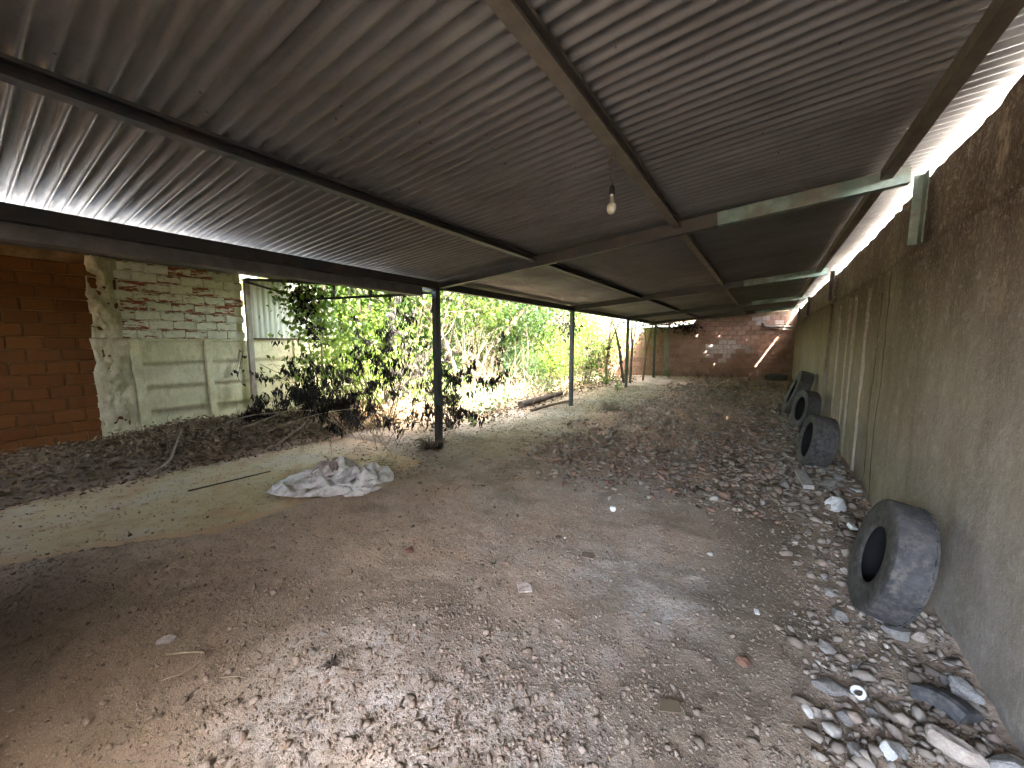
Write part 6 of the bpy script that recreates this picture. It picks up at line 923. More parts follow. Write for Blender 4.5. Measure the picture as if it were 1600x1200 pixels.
-14,-16,-3,-4,-10,-10,-11,-9,11,-16,1,26,-7,9,11,5,-1,-6,-9,-8,-4,-1,9,5,2,16,5,-1,-5,-3,2,12,13,-4,6,15,-9,-10,-17,-9,-4,-1,-6,-16,-13,6,-6,9,16,-6,9,6,-2,1,2,-12,-9,-7,6,1,5,11,10,-2,1,-8,-6,2,11,19,0,15,15,-4,-15,-19,-12,-4,-4,-6,-14,-7,-5,2,14,7,1,1,1,6,-4,1,-7,-12,0,-3,3,8,3,10,12,-7,0,-9,-5,5,24,10,21,19,-4,-21,-24,-14,-4,-7,-3,-5,-10,-3,-6,5,8,4,1,0,7,-2,-1,-7,-12,-4,1,7,6,7,17,16,-1,-6,-14,-14,5,30,13,23,21,-10,-20,-20,-18,-11,-5,1,3,-9,-7,-14,6,11,-5,-3,6,1,-2,-1,1,-11,0,6,8,17,7,11,10,-4,-15,-19,-3,1,28,15,23,22,-10,-24,-18,-15,-10,0,6,-5,-7,-6,-20,7,11,1,-12,-3,-1,4,4,12,-6,0,5,14,7,-5,4,13,-5,-15,-22,-4,5,24,25,24,12,-12,-26,-11,-10,-7,13,6,-7,-8,-10,-29,12,11,0,-10,-9,-3,3,15,7,10,1,10,9,-6,5,3,-9,-8,-17,-13,-10,15,27,23,19,-3,-8,-15,-12,1,-8,14,0,-16,-6,-1,-30,14,9,-4,-4,-7,-9,6,18,9,17,10,12,-1,-6,3,-4,-1,-12,-25,-22,-3,11,26,28,14,2,-11,-12,-11,2,-5,7,-7,-14,-3,-3,-24,10,17,-1,1,-6,-8,5,13,13,18,18,10,-1,-7,-5,-1,-2,-10,-24,-27,-13,6,25,26,17,10,-8,-9,-12,-3,3,-5,-18,-15,-5,-3,-3,9,15,5,1,-4,0,8,12,7,13,27,9,-2,-6,-3,1,-5,-16,-24,-33,-8,-7,19,25,24,14,-9,0,-13,-2,-5,-13,-16,-12,-4,5,-8,5,15,7,-2,13,8,10,8,10,1,11,17,4,1,0,-1,-13,-24,-25,-30,-19,4,19,16,22,20,4,-3,-13,-11,-12,-14,-6,-3,2,6,-29,7,19,-2,1,20,22,9,9,5,0,-5,-7,15,9,4,1,-10,-29,-29,-20,-16,4,22,23,8,13,12,-10,-12,-11,-14,-11,1,3,13,-1,-46,13,19,-6,8,23,26,9,1,0,-7,-15,-10,10,12,8,3,-9,-29,-26,-16,-10,12,26,26,18,0,1,-8,-13,-16,-19,-6,14,2,13,-7,-51,18,6,11,24,18,8,12,-7,-7,-9,-6,-9,0,12,9,16,-13,
-27,-24,-14,-7,18,27,22,24,4,-3,-9,-15,-20,-22,-12,9,15,7,-15,-41,6,16,26,16,7,11,12,-3,-9,-7,-10,-8,3,14,8,13,-13,-24,-21,-12,-5,7,30,26,21,7,-4,-18,-21,-19,-18,-10,6,16,8,-14,-35,0,19,24,11,10,16,2,1,-6,-8,-13,-8,12,10,13,11,-8,-21,-19,-15,-12,2,30,31,24,8,-15,-21,-23,-22,-11,-4,6,15,0,-11,-30,-1,24,19,6,12,11,11,-5,-4,-5,-14,-8,4,16,13,14,-6,-21,-13,-18,-14,0,21,36,28,6,-14,-26,-25,-19,-5,6,6,1,6,-17,-27,2,29,13,10,0,9,2,-4,-8,-6,-15,-5,6,14,22,17,-8,-21,-16,-17,-6,7,8,35,26,11,-7,-21,-24,-13,-6,10,4,-10,2,-12,-25,3,35,5,11,2,-6,-6,-8,-4,-7,-9,8,10,-2,14,12,0,-17,-19,-11,-7,5,15,32,28,5,0,-16,-19,-8,-1,4,-9,2,-11,-7,-22,-2,37,12,0,-3,-8,-7,-10,-6,9,-4,3,14,-7,13,-1,-5,-9,-10,-8,-9,5,20,26,15,-4,-2,-6,-4,2,1,-5,-7,-8,-4,-9,-18,-3,32,11,-2,-7,-10,-5,-8,6,9,3,-5,12,-1,-2,8,-9,-12,-7,-3,-1,0,18,21,3,-5,-13,-2,5,2,8,-5,-11,-5,-4,-10,-12,1,21,8,-3,-1,-12,-6,-1,6,11,7,-6,0,8,6,-7,4,-8,-4,-2,-4,-1,18,12,-5,-2,-14,-9,0,5,7,-4,-9,-4,-1,2,-8,-1,9,8,-3,-4,-3,0,6,0,4,8,3,-10,1,8,-7,8,-3,3,-2,-6,-1,12,5,-10,-4,-10,-5,0,2,4,8,-10,-3,4,-8,-4,1,9,-3,7,5,3,1,-1,1,3,0,-4,-4,-9,3,0,10,-1,-2,11,1,-3,-4,-1,-9,-7,-7,9,6,3,1,-3,-4,-2,-4,-5,-5,14,-11,2,4,4,-2,1,-5,-3,-1,-2,-2,5,7,-6,-8,1,3,4,2,-5,1,3,-3,-3,0,-1,0,0,0,-1,2,0,-1,0,0,-1]
def sack(name, data, w, h, mat, loc, rot, scale, label):
    V, Fq = unpack(data, w, h); V = V * np.array(scale)
    o = link(name, np_mesh(name, V, Fq, True), M[mat], None, loc, rot); so = o.modifiers.new('thickness', 'SOLIDIFY'); so.thickness = .004
    o.modifiers.new('smooth', 'SUBSURF').levels = 1; o.modifiers['smooth'].render_levels = 1
    return tag(o, label, 'sack', 'crumpled sacks on the floor')
sack('woven_sack', S1, 61, 49, 'sack', (-4.0, 2.40, .012), (0, 0, R(28)), (.76, .68, 1.2), 'large dirty white woven sack crumpled in a heap on the floor')
sack('plastic_sack', S2, 37, 33, 'sack_grey', (-3.74, 2.50, .08), (0, 0, R(70)), (.62, .55, .60), 'small grey plastic sack bunched on top of the white sack heap')
sack('brown_sack', S2, 37, 33, 'sack_brown', (-4.28, 2.58, .05), (0, 0, R(-60)), (.75, .7, .72), 'brown stained sack slumped at the back left of the sack heap')

# ------------------------------------------------------------------ light bulb on its wires
bx, by = -.81, 2.28
lb = empty('hanging_bulb', (bx, by, 2.66)); lb.scale = (.86, .86, .98); tag(lb, 'bare light bulb hanging on twisted wires from the roof purlin', 'light bulb')
def wire(pts, parent, r=.0022):
    m = MB(); m.tube(pts, r, 6); return m.build('wire', M['wire'], parent)
g0 = random.Random(4)
def wavy(z0, z1, a, ph, n=22): return [(a * math.sin(7 * t + ph) * (1 - .6 * t) + .004 * math.sin(23 * t + ph), a * math.cos(6 * t + ph) * .6, z0 + (z1 - z0) * t) for t in [i / n for i in range(n + 1)]]
wire(wavy(.04, -.165, .014, 0), lb); wire(wavy(.04, -.165, .016, 2.4), lb)
wire([(.012 * math.cos(a) * (1 + .3 * math.sin(3 * a)) - .02, .025 * math.sin(a), .0 + .028 * math.sin(a * .5 + 1) - .03) for a in [i * .5 for i in range(26)]], lb)
def lathe_z(prof, seg=28): 
    m = MB(); m.lathe([(z, r) for (r, z) in prof], seg, M=Matrix.Rotation(R(-90), 4, 'Y')); return m
lathe_z([(.001, -.155), (.012, -.157), (.017, -.165), (.019, -.175), (.019, -.198), (.021, -.2), (.021, -.207), (.001, -.208)]).build('socket', M['black'], lb)
lathe_z([(.0135, -.207), (.0135, -.224), (.001, -.225)]).build('screw_base', M['brass'], lb)
lathe_z([(.0134, -.218), (.015, -.232), (.019, -.248), (.0255, -.262)]).build('bulb_neck', M['bulb'], lb)
lathe_z([(.0255, -.262), (.0295, -.275), (.031, -.287), (.0295, -.299), (.024, -.310), (.014, -.318), (.0008, -.320)]).build('bulb', M['bulb_low'], lb)

# ------------------------------------------------------------------ litter lying about
def slab_thing(name, pts, th, mat, loc, rot, label, cat):
    m = MB(); n = len(pts); m.add([(x, y, 0) for x, y in pts] + [(x * .97, y * .97, th) for x, y in pts], [tuple(range(n-1, -1, -1)), tuple(range(n, 2*n))] + [(i, (i+1) % n, n + (i+1) % n, n + i) for i in range(n)])
    o = m.build(name, M[mat], loc=loc, rot=rot); return tag(o, label, cat)
slab_thing('tile_piece', [(-.042, -.036), (.044, -.04), (.04, .038), (.012, .042), (-.045, .036)], .008, 'tile', (-1.2, 1.96, hz(-1.2, 1.96) + .006), (R(4), R(-3), R(38)), 'square pinkish piece of broken tile lying flat on the dirt', 'tile piece')
slab_thing('card_piece', [(-.05, -.035), (.04, -.04), (.052, .01), (.03, .045), (-.045, .03)], .004, 'rock_brown', (-1.01, 2.54, hz(-1.01, 2.54) + .006), (0, R(3), R(20)), 'flat grey brown scrap lying in the dirt beyond the pink tile', 'scrap')
slab_thing('card_scrap', [(-.045, -.025), (.04, -.03), (.048, .02), (-.035, .03)], .003, 'straw', (-.26, 1.62, hz(-.26, 1.62) + .012), (R(8), R(-6), R(25)), 'curled beige cardboard scrap near the bottom edge of the picture', 'scrap')
slab_thing('plastic_chip', [(-.012, -.018), (.012, -.016), (.013, .016), (-.01, .018)], .006, 'paper', (.04, 2.52, hz(.04, 2.52) + .012), (R(12), R(10), R(15)), 'small white plastic chip on the dark dirt left of the rubble', 'scrap')
slab_thing('wood_plank', [(-.045, -.24), (.045, -.235), (.047, .23), (-.043, .24)], .04, 'wood', (.41, 5.02, hz(.41, 5.02) + .065), (R(3), R(-4), R(6)), 'short weathered grey wooden plank lying in the rubble', 'plank')
slab_thing('board_piece', [(-.09, -.012), (.10, -.02), (.085, .018), (-.06, .022)], .012, 'straw', (.62, 3.92, hz(.62, 3.92) + .03), (R(6), R(-5), R(12)), 'pale splintered wood piece beside the truck tyre', 'wood piece')
slab_thing('white_bracket', [(-.025, -.03), (.02, -.03), (.02, .03), (-.025, .03)], .03, 'plastic', (.66, 4.02, hz(.66, 4.02) + .03), (R(15), R(20), R(30)), 'small white plastic piece just behind the truck tyre', 'scrap')
m = MB(); q = rock_mesh(901, 3, 1.0, 3); o = link('paper_ball', q, M['paper'], None, (-1.12, 3.41, hz(-1.12, 3.41) + .024), (0, .3, .4), (.062, .05, .058)); tag(o, 'crumpled white paper ball on the brown dirt', 'paper')
m = MB(); q = rock_mesh(905, 3, 1.0, 3); o = link('paper_scrap', q, M['paper'], None, (-1.26, 2.68, hz(-1.26, 2.68) + .012), (0, .1, 1.4), (.035, .022, .022)); tag(o, 'tiny white paper scrap beside a dark bark bit', 'paper')
o = link('bark_bit', rock_mesh(906, 2, 1.0, 4), M['bark'], None, (-1.31, 2.66, hz(-1.31, 2.66) + .012), (0, 0, .4), (.07, .03, .03)); tag(o, 'dark curled bark bit touching a tiny paper scrap', 'bark')
m = MB(); m.lathe([(-.012, .018), (.012, .018), (.012, .027), (-.012, .027)], 24, closed=True); o = m.build('plastic_ring', M['plastic'], loc=(.43, 2.14, hz(.43, 2.14) + .028), rot=(0, R(55), R(40))); tag(o, 'small white plastic ring lying on the rubble', 'ring')
def clump(name, x, y, n, L, rad, mat, label, cat, seed, up=.6, tw=.5, core=None):
    g = random.Random(seed); m = MB(); z = gz(x, y)
    for _ in range(n):
        a = g.uniform(0, 6.28); l = L * g.uniform(.5, 1); u = g.uniform(0, up); b = g.uniform(-tw, tw)
        pts = [(0, 0, .0)]
        for t in (.35, .7, 1.0): pts.append((l * t * math.cos(a + b * t), l * t * math.sin(a + b * t), max(.003, l * u * math.sin(t * 2.2))))
        m.tube(pts, [rad, rad * .9, rad * .7, rad * .4], 5)
    o = m.build(name, M[mat], loc=(x, y, z), rot=(0, 0, 0))
    tag(o, label, cat); return o
clump('root_clump', -1.52, 2.07, 14, .07, .0022, 'bark_dark', 'dark wiry root clump on the dirt near the pink tile', 'root', 3)
clump('straw_tuft', -1.46, 2.02, 6, .14, .0016, 'twig', 'thin curled straw stalks beside the dark root clump', 'straw', 5, up=.2)
clump('grass_tuft', -2.94, 8.45, 260, .30, .0035, 'twig', 'dry brown grass tuft on the open dirt behind the second post', 'grass tuft', 6, up=1.1)
clump('root_tangle', -4.03, 3.92, 170, .26, .005, 'bark', 'brown root and leaf tangle heaped round the foot of the near post', 'roots', 7, up=.7)
clump('root_tangle', -.45, 1.62, 10, .06, .0018, 'straw', 'small pale straw tangle near the bottom beige scrap', 'straw', 9, up=.5)
clump('dirt_clod', -1.66, .93, 30, .05, .004, 'bark_dark', 'dark lump of roots and dirt at the bottom edge', 'root', 19, up=.9)
def stick(name, pts, r0, r1, mat, label, cat, group=None, sides=8):
    """a bent stick; its points rest on or above the ground"""
    n = len(pts); sm = []
    for i in range(n - 1):
        for t in (0, .25, .5, .75):
            a = [Vector(pts[max(0, min(n - 1, i + d))]) for d in (-1, 0, 1, 2)]
            sm.append(.5 * ((2 * a[1]) + (a[2] - a[0]) * t + (2*a[0] - 5*a[1] + 4*a[2] - a[3]) * t*t + (3*a[1] - a[0] - 3*a[2] + a[3]) * t**3))
    sm.append(Vector(pts[-1])); o0 = Vector(pts[0]); k = len(sm)
    m = MB(); m.tube([p - o0 for p in sm], [r0 + (r1 - r0) * i / (k - 1) for i in range(k)], sides)
    return tag(m.build(name, M[mat], loc=o0), label, cat, group)
G = lambda x, y, dz=0.0: (x, y, gz(x, y) + dz)
stick('steel_rod', [G(-5.11, 1.40, .008), G(-5.08, 1.8, .008), G(-5.05, 2.2, .009)], .007, .007, 'bark_dark', 'thin dark rod lying on the pale floor left of the sacks', 'rod')
stick('fallen_log', [G(-4.80, 7.62, .09), G(-4.82, 8.6, .10), G(-4.86, 9.9, .12)], .085, .07, 'bark_dark', 'thick dark log lying on the ground left of the second post', 'log', None, 12)
stick('thin_log', [G(-4.35, 7.35, .035), G(-4.30, 8.2, .05), G(-4.22, 9.3, .05)], .035, .025, 'bark', 'thin dead log lying beside the thick dark log', 'log')
stick('dead_branch', [G(-6.02, 1.30, .02), G(-6.18, 1.52, .07), G(-6.42, 1.66, .13), G(-6.8, 1.85, .2)], .022, .010, 'twig', 'pale bent branch at the front end of the leaf heap', 'branch')
br = [([(-6.9, 2.3, .16), (-6.5, 2.9, .42), (-6.3, 3.4, .62), (-6.1, 3.9, .86)], 'long pale branch slanting up through the dead leaves'),
      ([(-6.6, 2.3, .06), (-6.2, 2.75, .28), (-5.9, 3.3, .46), (-5.6, 3.8, .52)], 'pale arched branch low in front of the dead bush'),
      ([(-6.9, 2.0, .12), (-6.9, 2.5, .38), (-6.6, 3.0, .46), (-6.2, 3.3, .30)], 'pale branch arching over the leaf heap'),
      ([(-6.0, 2.6, .02), (-5.95, 2.9, .20), (-6.1, 3.2, .30), (-6.5, 3.5, .34)], 'short curled branch sticking out of the leaf heap'),
      ([(-7.6, 2.6, .18), (-7.2, 3.1, .36), (-6.7, 3.5, .42), (-6.0, 3.8, .40)], 'thin branch lying along the top of the leaf heap')]
for pts, lab in br: stick('dead_branch', pts, .013, .005, 'twig', lab, 'branch', 'dead branches in the leaf heap')
stick('curled_twig', [G(-2.43, .52, .008), G(-2.25, .62, .02), G(-2.2, .55, .012), G(-2.26, .46, .006)], .005, .003, 'twig', 'curled brown twig lying on the near dirt at the left', 'twig')
stick('straight_twig', [G(-2.06, .60, .006), G(-2.0, .66, .006), G(-1.92, .69, .006)], .004, .002, 'twig', 'short twig beside the curled twig on the near dirt', 'twig')
for i, (x, y, a, l) in enumerate([(-5.4, 6.0, .3, 1.6), (-5.0, 6.9, .5, 1.2), (-5.8, 5.2, .1, 1.0)]):
    stick('fallen_twig', [G(x, y, .02), G(x + l * .5 * math.cos(a + 1), y + l * .5 * math.sin(a + 1), .05), G(x + l * math.cos(a + .8), y + l * math.sin(a + .8), .03)], .012, .006, 'bark', ['longest thin twig on the grey ground between the posts', 'thin twig on the grey ground nearest the fallen logs', 'shortest thin twig on the grey ground close behind the near post'][i], 'twig', 'fallen twigs between the posts')

# ------------------------------------------------------------------ vegetation
def grow(mb, g, p, d, L, r, depth, tips, spread=.6, upb=.15, nseg=4, kids=(2, 4), sides=6, gnarl=.18):
    pts = [p.copy()]; rad = [r]
    for i in range(nseg):
        d = (d + Vector((g.gauss(0, gnarl), g.gauss(0, gnarl), g.gauss(0, gnarl) + upb * .3))).normalized()
        p = p + d * (L / nseg); pts.append(p.copy()); rad.append(r * (1 - .45 * (i + 1) / nseg))
    mb.tube(pts, rad, sides if depth > 1 else 4)
    if depth <= 1: tips += pts[1:]
    if depth == 0: return
    for _ in range(g.randint(*kids)):
        k = g.randint(max(1, nseg // 2), nseg)
        nd = (d + Vector((g.gauss(0, spread), g.gauss(0, spread), g.gauss(0, spread * .7) + upb))).normalized()
        grow(mb, g, pts[k], nd, L * g.uniform(.55, .8), rad[k] * .62, depth - 1, tips, spread, upb, nseg, kids, sides, gnarl)
def tree(name, x, y, h, r, seed, leafmat, nleaf, label, cat, group=None, size=(.07, .13), barkm='bark', stems=1, depth=3, spread=.6, clump_r=.35, leanv=(0, 0), crown=True, bare=.3, zlow=0.0, dead=False, kids=(2, 4), aspect=(.45, .7), keepx=None, gnarl=.18):
    g = random.Random(seed); q = np.random.default_rng(seed)
    root = empty(name, (x, y, gz(x, y) - .03)); tag(root, label, cat, group)
    mb = MB(); tips = []
    for s in range(stems):
        a = g.uniform(0, 6.28); o = (0, 0, 0) if stems == 1 else (.12 * math.cos(a), .12 * math.sin(a), 0)
        d = Vector((leanv[0] + g.gauss(0, .05 if stems == 1 else (.22 if gnarl > .1 else .06)), leanv[1] + g.gauss(0, .05 if stems == 1 else .22), 1)).normalized()
        grow(mb, g, Vector(o), d, h * (.5 if stems == 1 else g.uniform(.42, .62)), r * (1 if stems == 1 else g.uniform(.5, 1)), depth, tips, spread, .25, 5, kids, 6, gnarl)
    mb.build('trunk', M[barkm], root)
    if crown and tips:
        T = np.array([t[:] for t in tips]); T = T[T[:, 2] > h * bare]
        if len(T):
            c = T[q.integers(0, len(T), nleaf)] + q.normal(0, clump_r, (nleaf, 3)) * np.array([1, 1, .75])
            c = c[c[:, 2] > zlow]
            if keepx is not None: c = c[c[:, 0] + x < keepx - 1.2 * sst(2.1, 3.0, c[:, 2]) * 0]
            n = len(c); L = q.uniform(*size, n)
            dn = rdir(q, n, -.9 if not dead else -2.6, .7)
            tone = np.clip(q.beta(2, 2, n) + .25 * fbm(c[:, 0] * 1.5, c[:, 2] * 1.5, 2, seed % 50), 0, 1)
            o = link('crown', leaves_mesh('crown', c, L, L * q.uniform(*aspect, n), dn, rdir(q, n, .9), tone, .18, .15), M[leafmat], root); o['kind'] = 'stuff'
    return root
EL = -4.55
# jungle of the yard, from the near thicket to the far fence
yard = [
 # x, y, h, r, seed, mat, leaves, label, kwargs
 (-7.6, 9.3, 3.8, .04, 1, 'leaf_green', 1500, 'pale many stemmed bush fanning up right of the near post', dict(stems=14, barkm='bark_pale', size=(.05, .09), depth=2, spread=.22, clump_r=.30, bare=.35)),
 (-8.0, 7.2, 5.2, .05, 2, 'leaf_green', 7200, 'broad leaved green shrub behind the dead bush, left of the near post', dict(stems=4, size=(.08, .16), depth=3, clump_r=.38, bare=.12)),
 (-9.6, 8.6, 5.5, .09, 3, 'leaf_blue', 7500, 'bluish green tree behind the near post', dict(size=(.08, .14), clump_r=.55, bare=.1)),
 (-11.5, 6.2, 5.0, .09, 4, 'leaf_green', 6500, 'green tree beyond the fence behind the truss', dict(size=(.08, .15), clump_r=.55, bare=.1)),
 (-10.8, 12.0, 6.0, .10, 5, 'leaf_green', 8000, 'tall leafy tree standing between the two near posts', dict(size=(.09, .15), clump_r=.6, bare=.1)),
 (-8.6, 13.5, 5.0, .07, 6, 'leaf_green', 8000, 'bright broad leaved tree just left of the second post', dict(size=(.10, .18), clump_r=.5, bare=.08)),
 (-7.0, 15.2, 4.0, .06, 7, 'leaf_yellow', 4200, 'yellow green sapling thicket right of the second post', dict(stems=4, size=(.08, .14), clump_r=.4, bare=.12)),
 (-12.5, 17.0, 6.5, .12, 8, 'leaf_blue', 8000, 'big dark green tree at the back of the yard', dict(size=(.12, .2), clump_r=.75, bare=.08)),
 (-15.0, 11.0, 7.0, .13, 9, 'leaf_blue', 8000, 'tall tree far behind the yard fence', dict(size=(.12, .2), clump_r=.8, bare=.08)),
 (-6.5, 12.4, 2.8, .04, 10, 'leaf_green', 3600, 'low leafy shrub at the edge of the yard before the second post', dict(stems=5, size=(.06, .12), clump_r=.34, bare=.05)),
 (-9.3, 5.9, 3.0, .04, 11, 'leaf_yellow', 2600, 'light green bush against the pale fence under the truss', dict(stems=4, size=(.08, .15), clump_r=.34, bare=.2)),
 (-16.5, 17.5, 7.5, .14, 12, 'leaf_green', 7000, 'farthest tall tree behind the yard', dict(size=(.14, .22), clump_r=.9, bare=.05)),
 (-5.6, 16.0, 2.6, .03, 13, 'leaf_yellow', 1700, 'slender yellow green sapling near the far post', dict(stems=3, size=(.06, .11), clump_r=.28, bare=.15)),
 (-7.4, 5.9, 6.0, .08, 21, 'leaf_green', 8000, 'tall leafy tree right behind the dead bushes and near post', dict(size=(.08, .15), clump_r=.5, bare=.22)),
 (-7.2, 9.6, 5.6, .07, 22, 'leaf_blue', 8000, 'fresh green tree with fine leaves behind the pale stemmed bush', dict(size=(.07, .12), clump_r=.5, bare=.2)),
 (-9.9, 10.6, 3.4, .05, 23, 'leaf_yellow', 7000, 'sunlit yellow green thicket deep in the yard', dict(stems=6, size=(.08, .14), clump_r=.5, bare=.02)),
 (-9.0, 12.2, 2.6, .05, 24, 'leaf_green', 6000, 'low dense bush deep in the yard between the posts', dict(stems=6, size=(.07, .13), clump_r=.45, bare=.0)),
 (-9.9, 7.4, 2.6, .05, 25, 'leaf_blue', 6000, 'low dense bush deep in the yard left of the near post', dict(stems=6, size=(.07, .13), clump_r=.45, bare=.0)),
 (-7.65, 4.45, 7.5, .035, 26, 'leaf_green', 7000, 'slim tree standing in the creeper by the truss corner, its crown added for shade', dict(size=(.09, .16), clump_r=.7, bare=.42, spread=.8)),  # high crown added to shade the pale fence
 (-6.3, 6.6, .7, .02, 41, 'leaf_green', 700, 'low leafy bush at the yard edge right of the near post', dict(stems=6, size=(.06, .11), clump_r=.34, bare=.0)),
 (-8.6, 9.0, 1.9, .03, 42, 'leaf_blue', 3600, 'low fresh green bush behind the pale stemmed bush', dict(stems=6, size=(.06, .11), clump_r=.36, bare=.0)),
 (-6.6, 10.4, 1.2, .03, 43, 'leaf_blue', 1800, 'low leafy bush beyond the fallen logs', dict(stems=6, size=(.06, .11), clump_r=.34, bare=.0)),
 (-6.1, 11.4, 1.7, .03, 44, 'leaf_yellow', 2600, 'low light green bush left of the second post', dict(stems=6, size=(.06, .11), clump_r=.32, bare=.0)),
 (-5.7, 13.6, 1.8, .03, 45, 'leaf_green', 2600, 'low leafy bush right of the second post', dict(stems=6, size=(.06, .11), clump_r=.34, bare=.0)),
 (-7.6, 5.4, 1.9, .03, 46, 'leaf_yellow', 3000, 'yellow green bush glowing behind the dead leaves', dict(stems=6, size=(.07, .13), clump_r=.38, bare=.1)),
 (-7.0, 7.9, 8.5, .07, 51, 'leaf_green', 9000, 'tall slim yard tree added to shade the yard, its crown out of view above the roof', dict(size=(.12, .2), clump_r=.9, bare=.36, spread=.8)),  # canopy tree added to shade the yard from above
 (-6.9, 12.0, 8.5, .07, 52, 'leaf_green', 9000, 'second tall yard tree added for shade, its crown unseen above the roof', dict(size=(.12, .2), clump_r=.9, bare=.36, spread=.8)),  # canopy added over the yard for its shade
 (-6.9, 15.6, 8.5, .07, 53, 'leaf_green', 7000, 'third tall yard tree added for shade, its crown unseen above the far roof end', dict(size=(.12, .2), clump_r=.9, bare=.36, spread=.8)),  # canopy added for shade at the far end
 (-8.9, 8.0, 1.9, .03, 61, 'leaf_green', 2600, 'knee high leafy bush far back left of the fanned pale stems', dict(stems=6, size=(.06, .12), clump_r=.38, bare=.0)),
 (-8.5, 11.0, 1.8, .03, 62, 'leaf_green', 2600, 'leafy bush far back right of the fanned pale stems', dict(stems=6, size=(.06, .12), clump_r=.38, bare=.0)),
 (-7.3, 12.6, 1.6, .03, 63, 'leaf_blue', 2200, 'bluish leafy bush close left of the second post', dict(stems=6, size=(.06, .12), clump_r=.36, bare=.0)),
 (-8.2, 16.6, 4.2, .06, 16, 'leaf_green', 3500, 'leafy tree in front of the far red wall', dict(size=(.09, .15), clump_r=.5, bare=.15)),
]
for (x, y, h, r, s, mt, n, lab, kw_) in yard:
    tree('shrub' if kw_.get('stems', 1) > 1 else 'tree', x, y, h, r, s, mt, n, lab, 'shrub' if kw_.get('stems', 1) > 1 else 'tree', 'greenery of the yard', keepx=EL, **kw_)
for i, (x, y, r, h, mt, lab) in enumerate([(-4.95, 13.9, .055, 3.0, 'bark', 'slim reddish brown trunk rising before the red wall'), (-4.42, 14.7, .08, 3.0, 'bark_dark', 'thick dark double trunk beside the far post'), (-4.15, 15.9, .04, 2.6, 'bark', 'thin leaning stem between far post and back wall'), (-6.4, 10.6, .035, 3.4, 'bark', 'thin straight stem just left of the second post')]):
    tree('sapling', x, y, h * 2.4, r, 60 + i, 'leaf_green', 1500, lab, 'sapling', 'stems beside the far posts', size=(.07, .12), barkm=mt, stems=2 if i == 1 else 1, depth=2, spread=.35, clump_r=.4, bare=.30, keepx=-3.9, gnarl=.07)
# ground weeds along the yard edge
g = np.random.default_rng(91)
n = 7000; c = np.stack([g.uniform(-8.6, -4.9, n), g.uniform(6.4, 17, n), g.gamma(1.6, .16, n)], 1); c = c[(fbm(c[:, 0] * .9, c[:, 1] * .9, 3, 70) > -.02) & (c[:, 0] < -5.0 + .5 * fbm(c[:, 1] * .7, c[:, 1] * 0, 3, 71))]
c[:, 2] += height(c[:, 0], c[:, 1]); L = g.uniform(.05, .12, len(c))
tag(link('undergrowth', leaves_mesh('undergrowth', c, L, L * .55, rdir(g, len(c), .1), rdir(g, len(c), .5), g.random(len(c)), .2, .15), M['leaf_blue']), kind='stuff')
# twiggy dry brush between the posts
def brush(name, cx, cy, rx, ry, n, hmax, mat, seed, label=None, cat=None, kind=None, rad=.004):
    g = random.Random(seed); m = MB()
    for _ in range(n):
        x = cx + g.gauss(0, rx); y = cy + g.gauss(0, ry); z = gz(x, y); h = hmax * g.uniform(.35, 1); a = g.uniform(0, 6.28); l = h * g.uniform(.3, 1.1)
        pts = [(x + l * t * math.cos(a), y + l * t * math.sin(a), z + h * math.sin(t * 1.5) * (1 - .25 * t)) for t in (0, .3, .6, 1)]
        m.tube(pts, [rad, rad * .85, rad * .6, rad * .3], 4, cap=False)
    o = m.build(name, M[mat]); return tag(o, label, cat, None, kind)
brush('dry_brush', -7.0, 8.6, .8, 1.4, 420, 1.0, 'twig', 31, kind='stuff')
brush('dry_brush', -6.2, 4.0, .8, .6, 110, .8, 'bark_dark', 32, kind='stuff', rad=.003)
brush('dry_brush', -6.9, 2.6, .6, .8, 240, .35, 'twig', 33, kind='stuff', rad=.0035)
brush('dry_brush', -5.9, 7.4, .5, 1.5, 420, .55, 'twig', 37, kind='stuff', rad=.003)
brush('dry_brush', -6.8, 9.2, .6, .9, 160, 2.2, 'bark', 38, kind='stuff', rad=.005)
brush('dry_brush', -6.2, 12.5, .5, 2.0, 260, .8, 'twig', 34, kind='stuff')
brush('dry_brush', -2.3, 17.6, 1.4, .35, 200, .45, 'bark', 35, kind='stuff', rad=.006)

# dead bushes with black hanging leaves
def dead_bush(x, y, h, w, n, seed, label, top=.5):
    g = random.Random(seed); q = np.random.default_rng(seed)
    root = empty('dead_bush', (x, y, gz(x, y) - .02)); tag(root, label, 'dead bush', 'withered bushes at the edge of the yard')
    mb = MB(); tips = []
    for _ in range(7):
        d = Vector((g.gauss(0, .45), g.gauss(0, .45), 1)).normalized()
        grow(mb, g, Vector((g.gauss(0, .012), g.gauss(0, .012), 0)), d, h * g.uniform(.5, .85), .012, 2, tips, .75, .05, 4, (2, 3), 5, .22)
    mb.build('stems', M['bark_dark'], root)
    T = np.array([t[:] for t in tips]); T = T[(T[:, 2] > .12)]
    cl = T[q.integers(0, len(T), n // 7)]                 # leaves hang in bunches
    c = (cl[:, None, :] + q.normal(0, .035, (len(cl), 7, 3))).reshape(-1, 3); nn = len(c)
    L = q.uniform(.05, .125, nn); dr = rdir(q, nn, -3.4, .5)
    o = link('hanging_leaves', leaves_mesh('hanging_leaves', c, L, L * q.uniform(.20, .36, nn), dr, rdir(q, nn, 0), q.beta(1.2, 3, nn), .5, .0), M['leaf_dead'], root); o['kind'] = 'stuff'
dead_bush(-6.15, 4.9, 2.1, .9, 3600, 1, 'tall withered bush with black hanging leaves left of the near post')
dead_bush(-5.95, 4.6, 1.9, .6, 2000, 2, 'withered bush with drooping dark leaves close behind the near post')
dead_bush(-6.9, 3.7, 1.0, .8, 1500, 3, 'low black withered bush beside the pale fence')
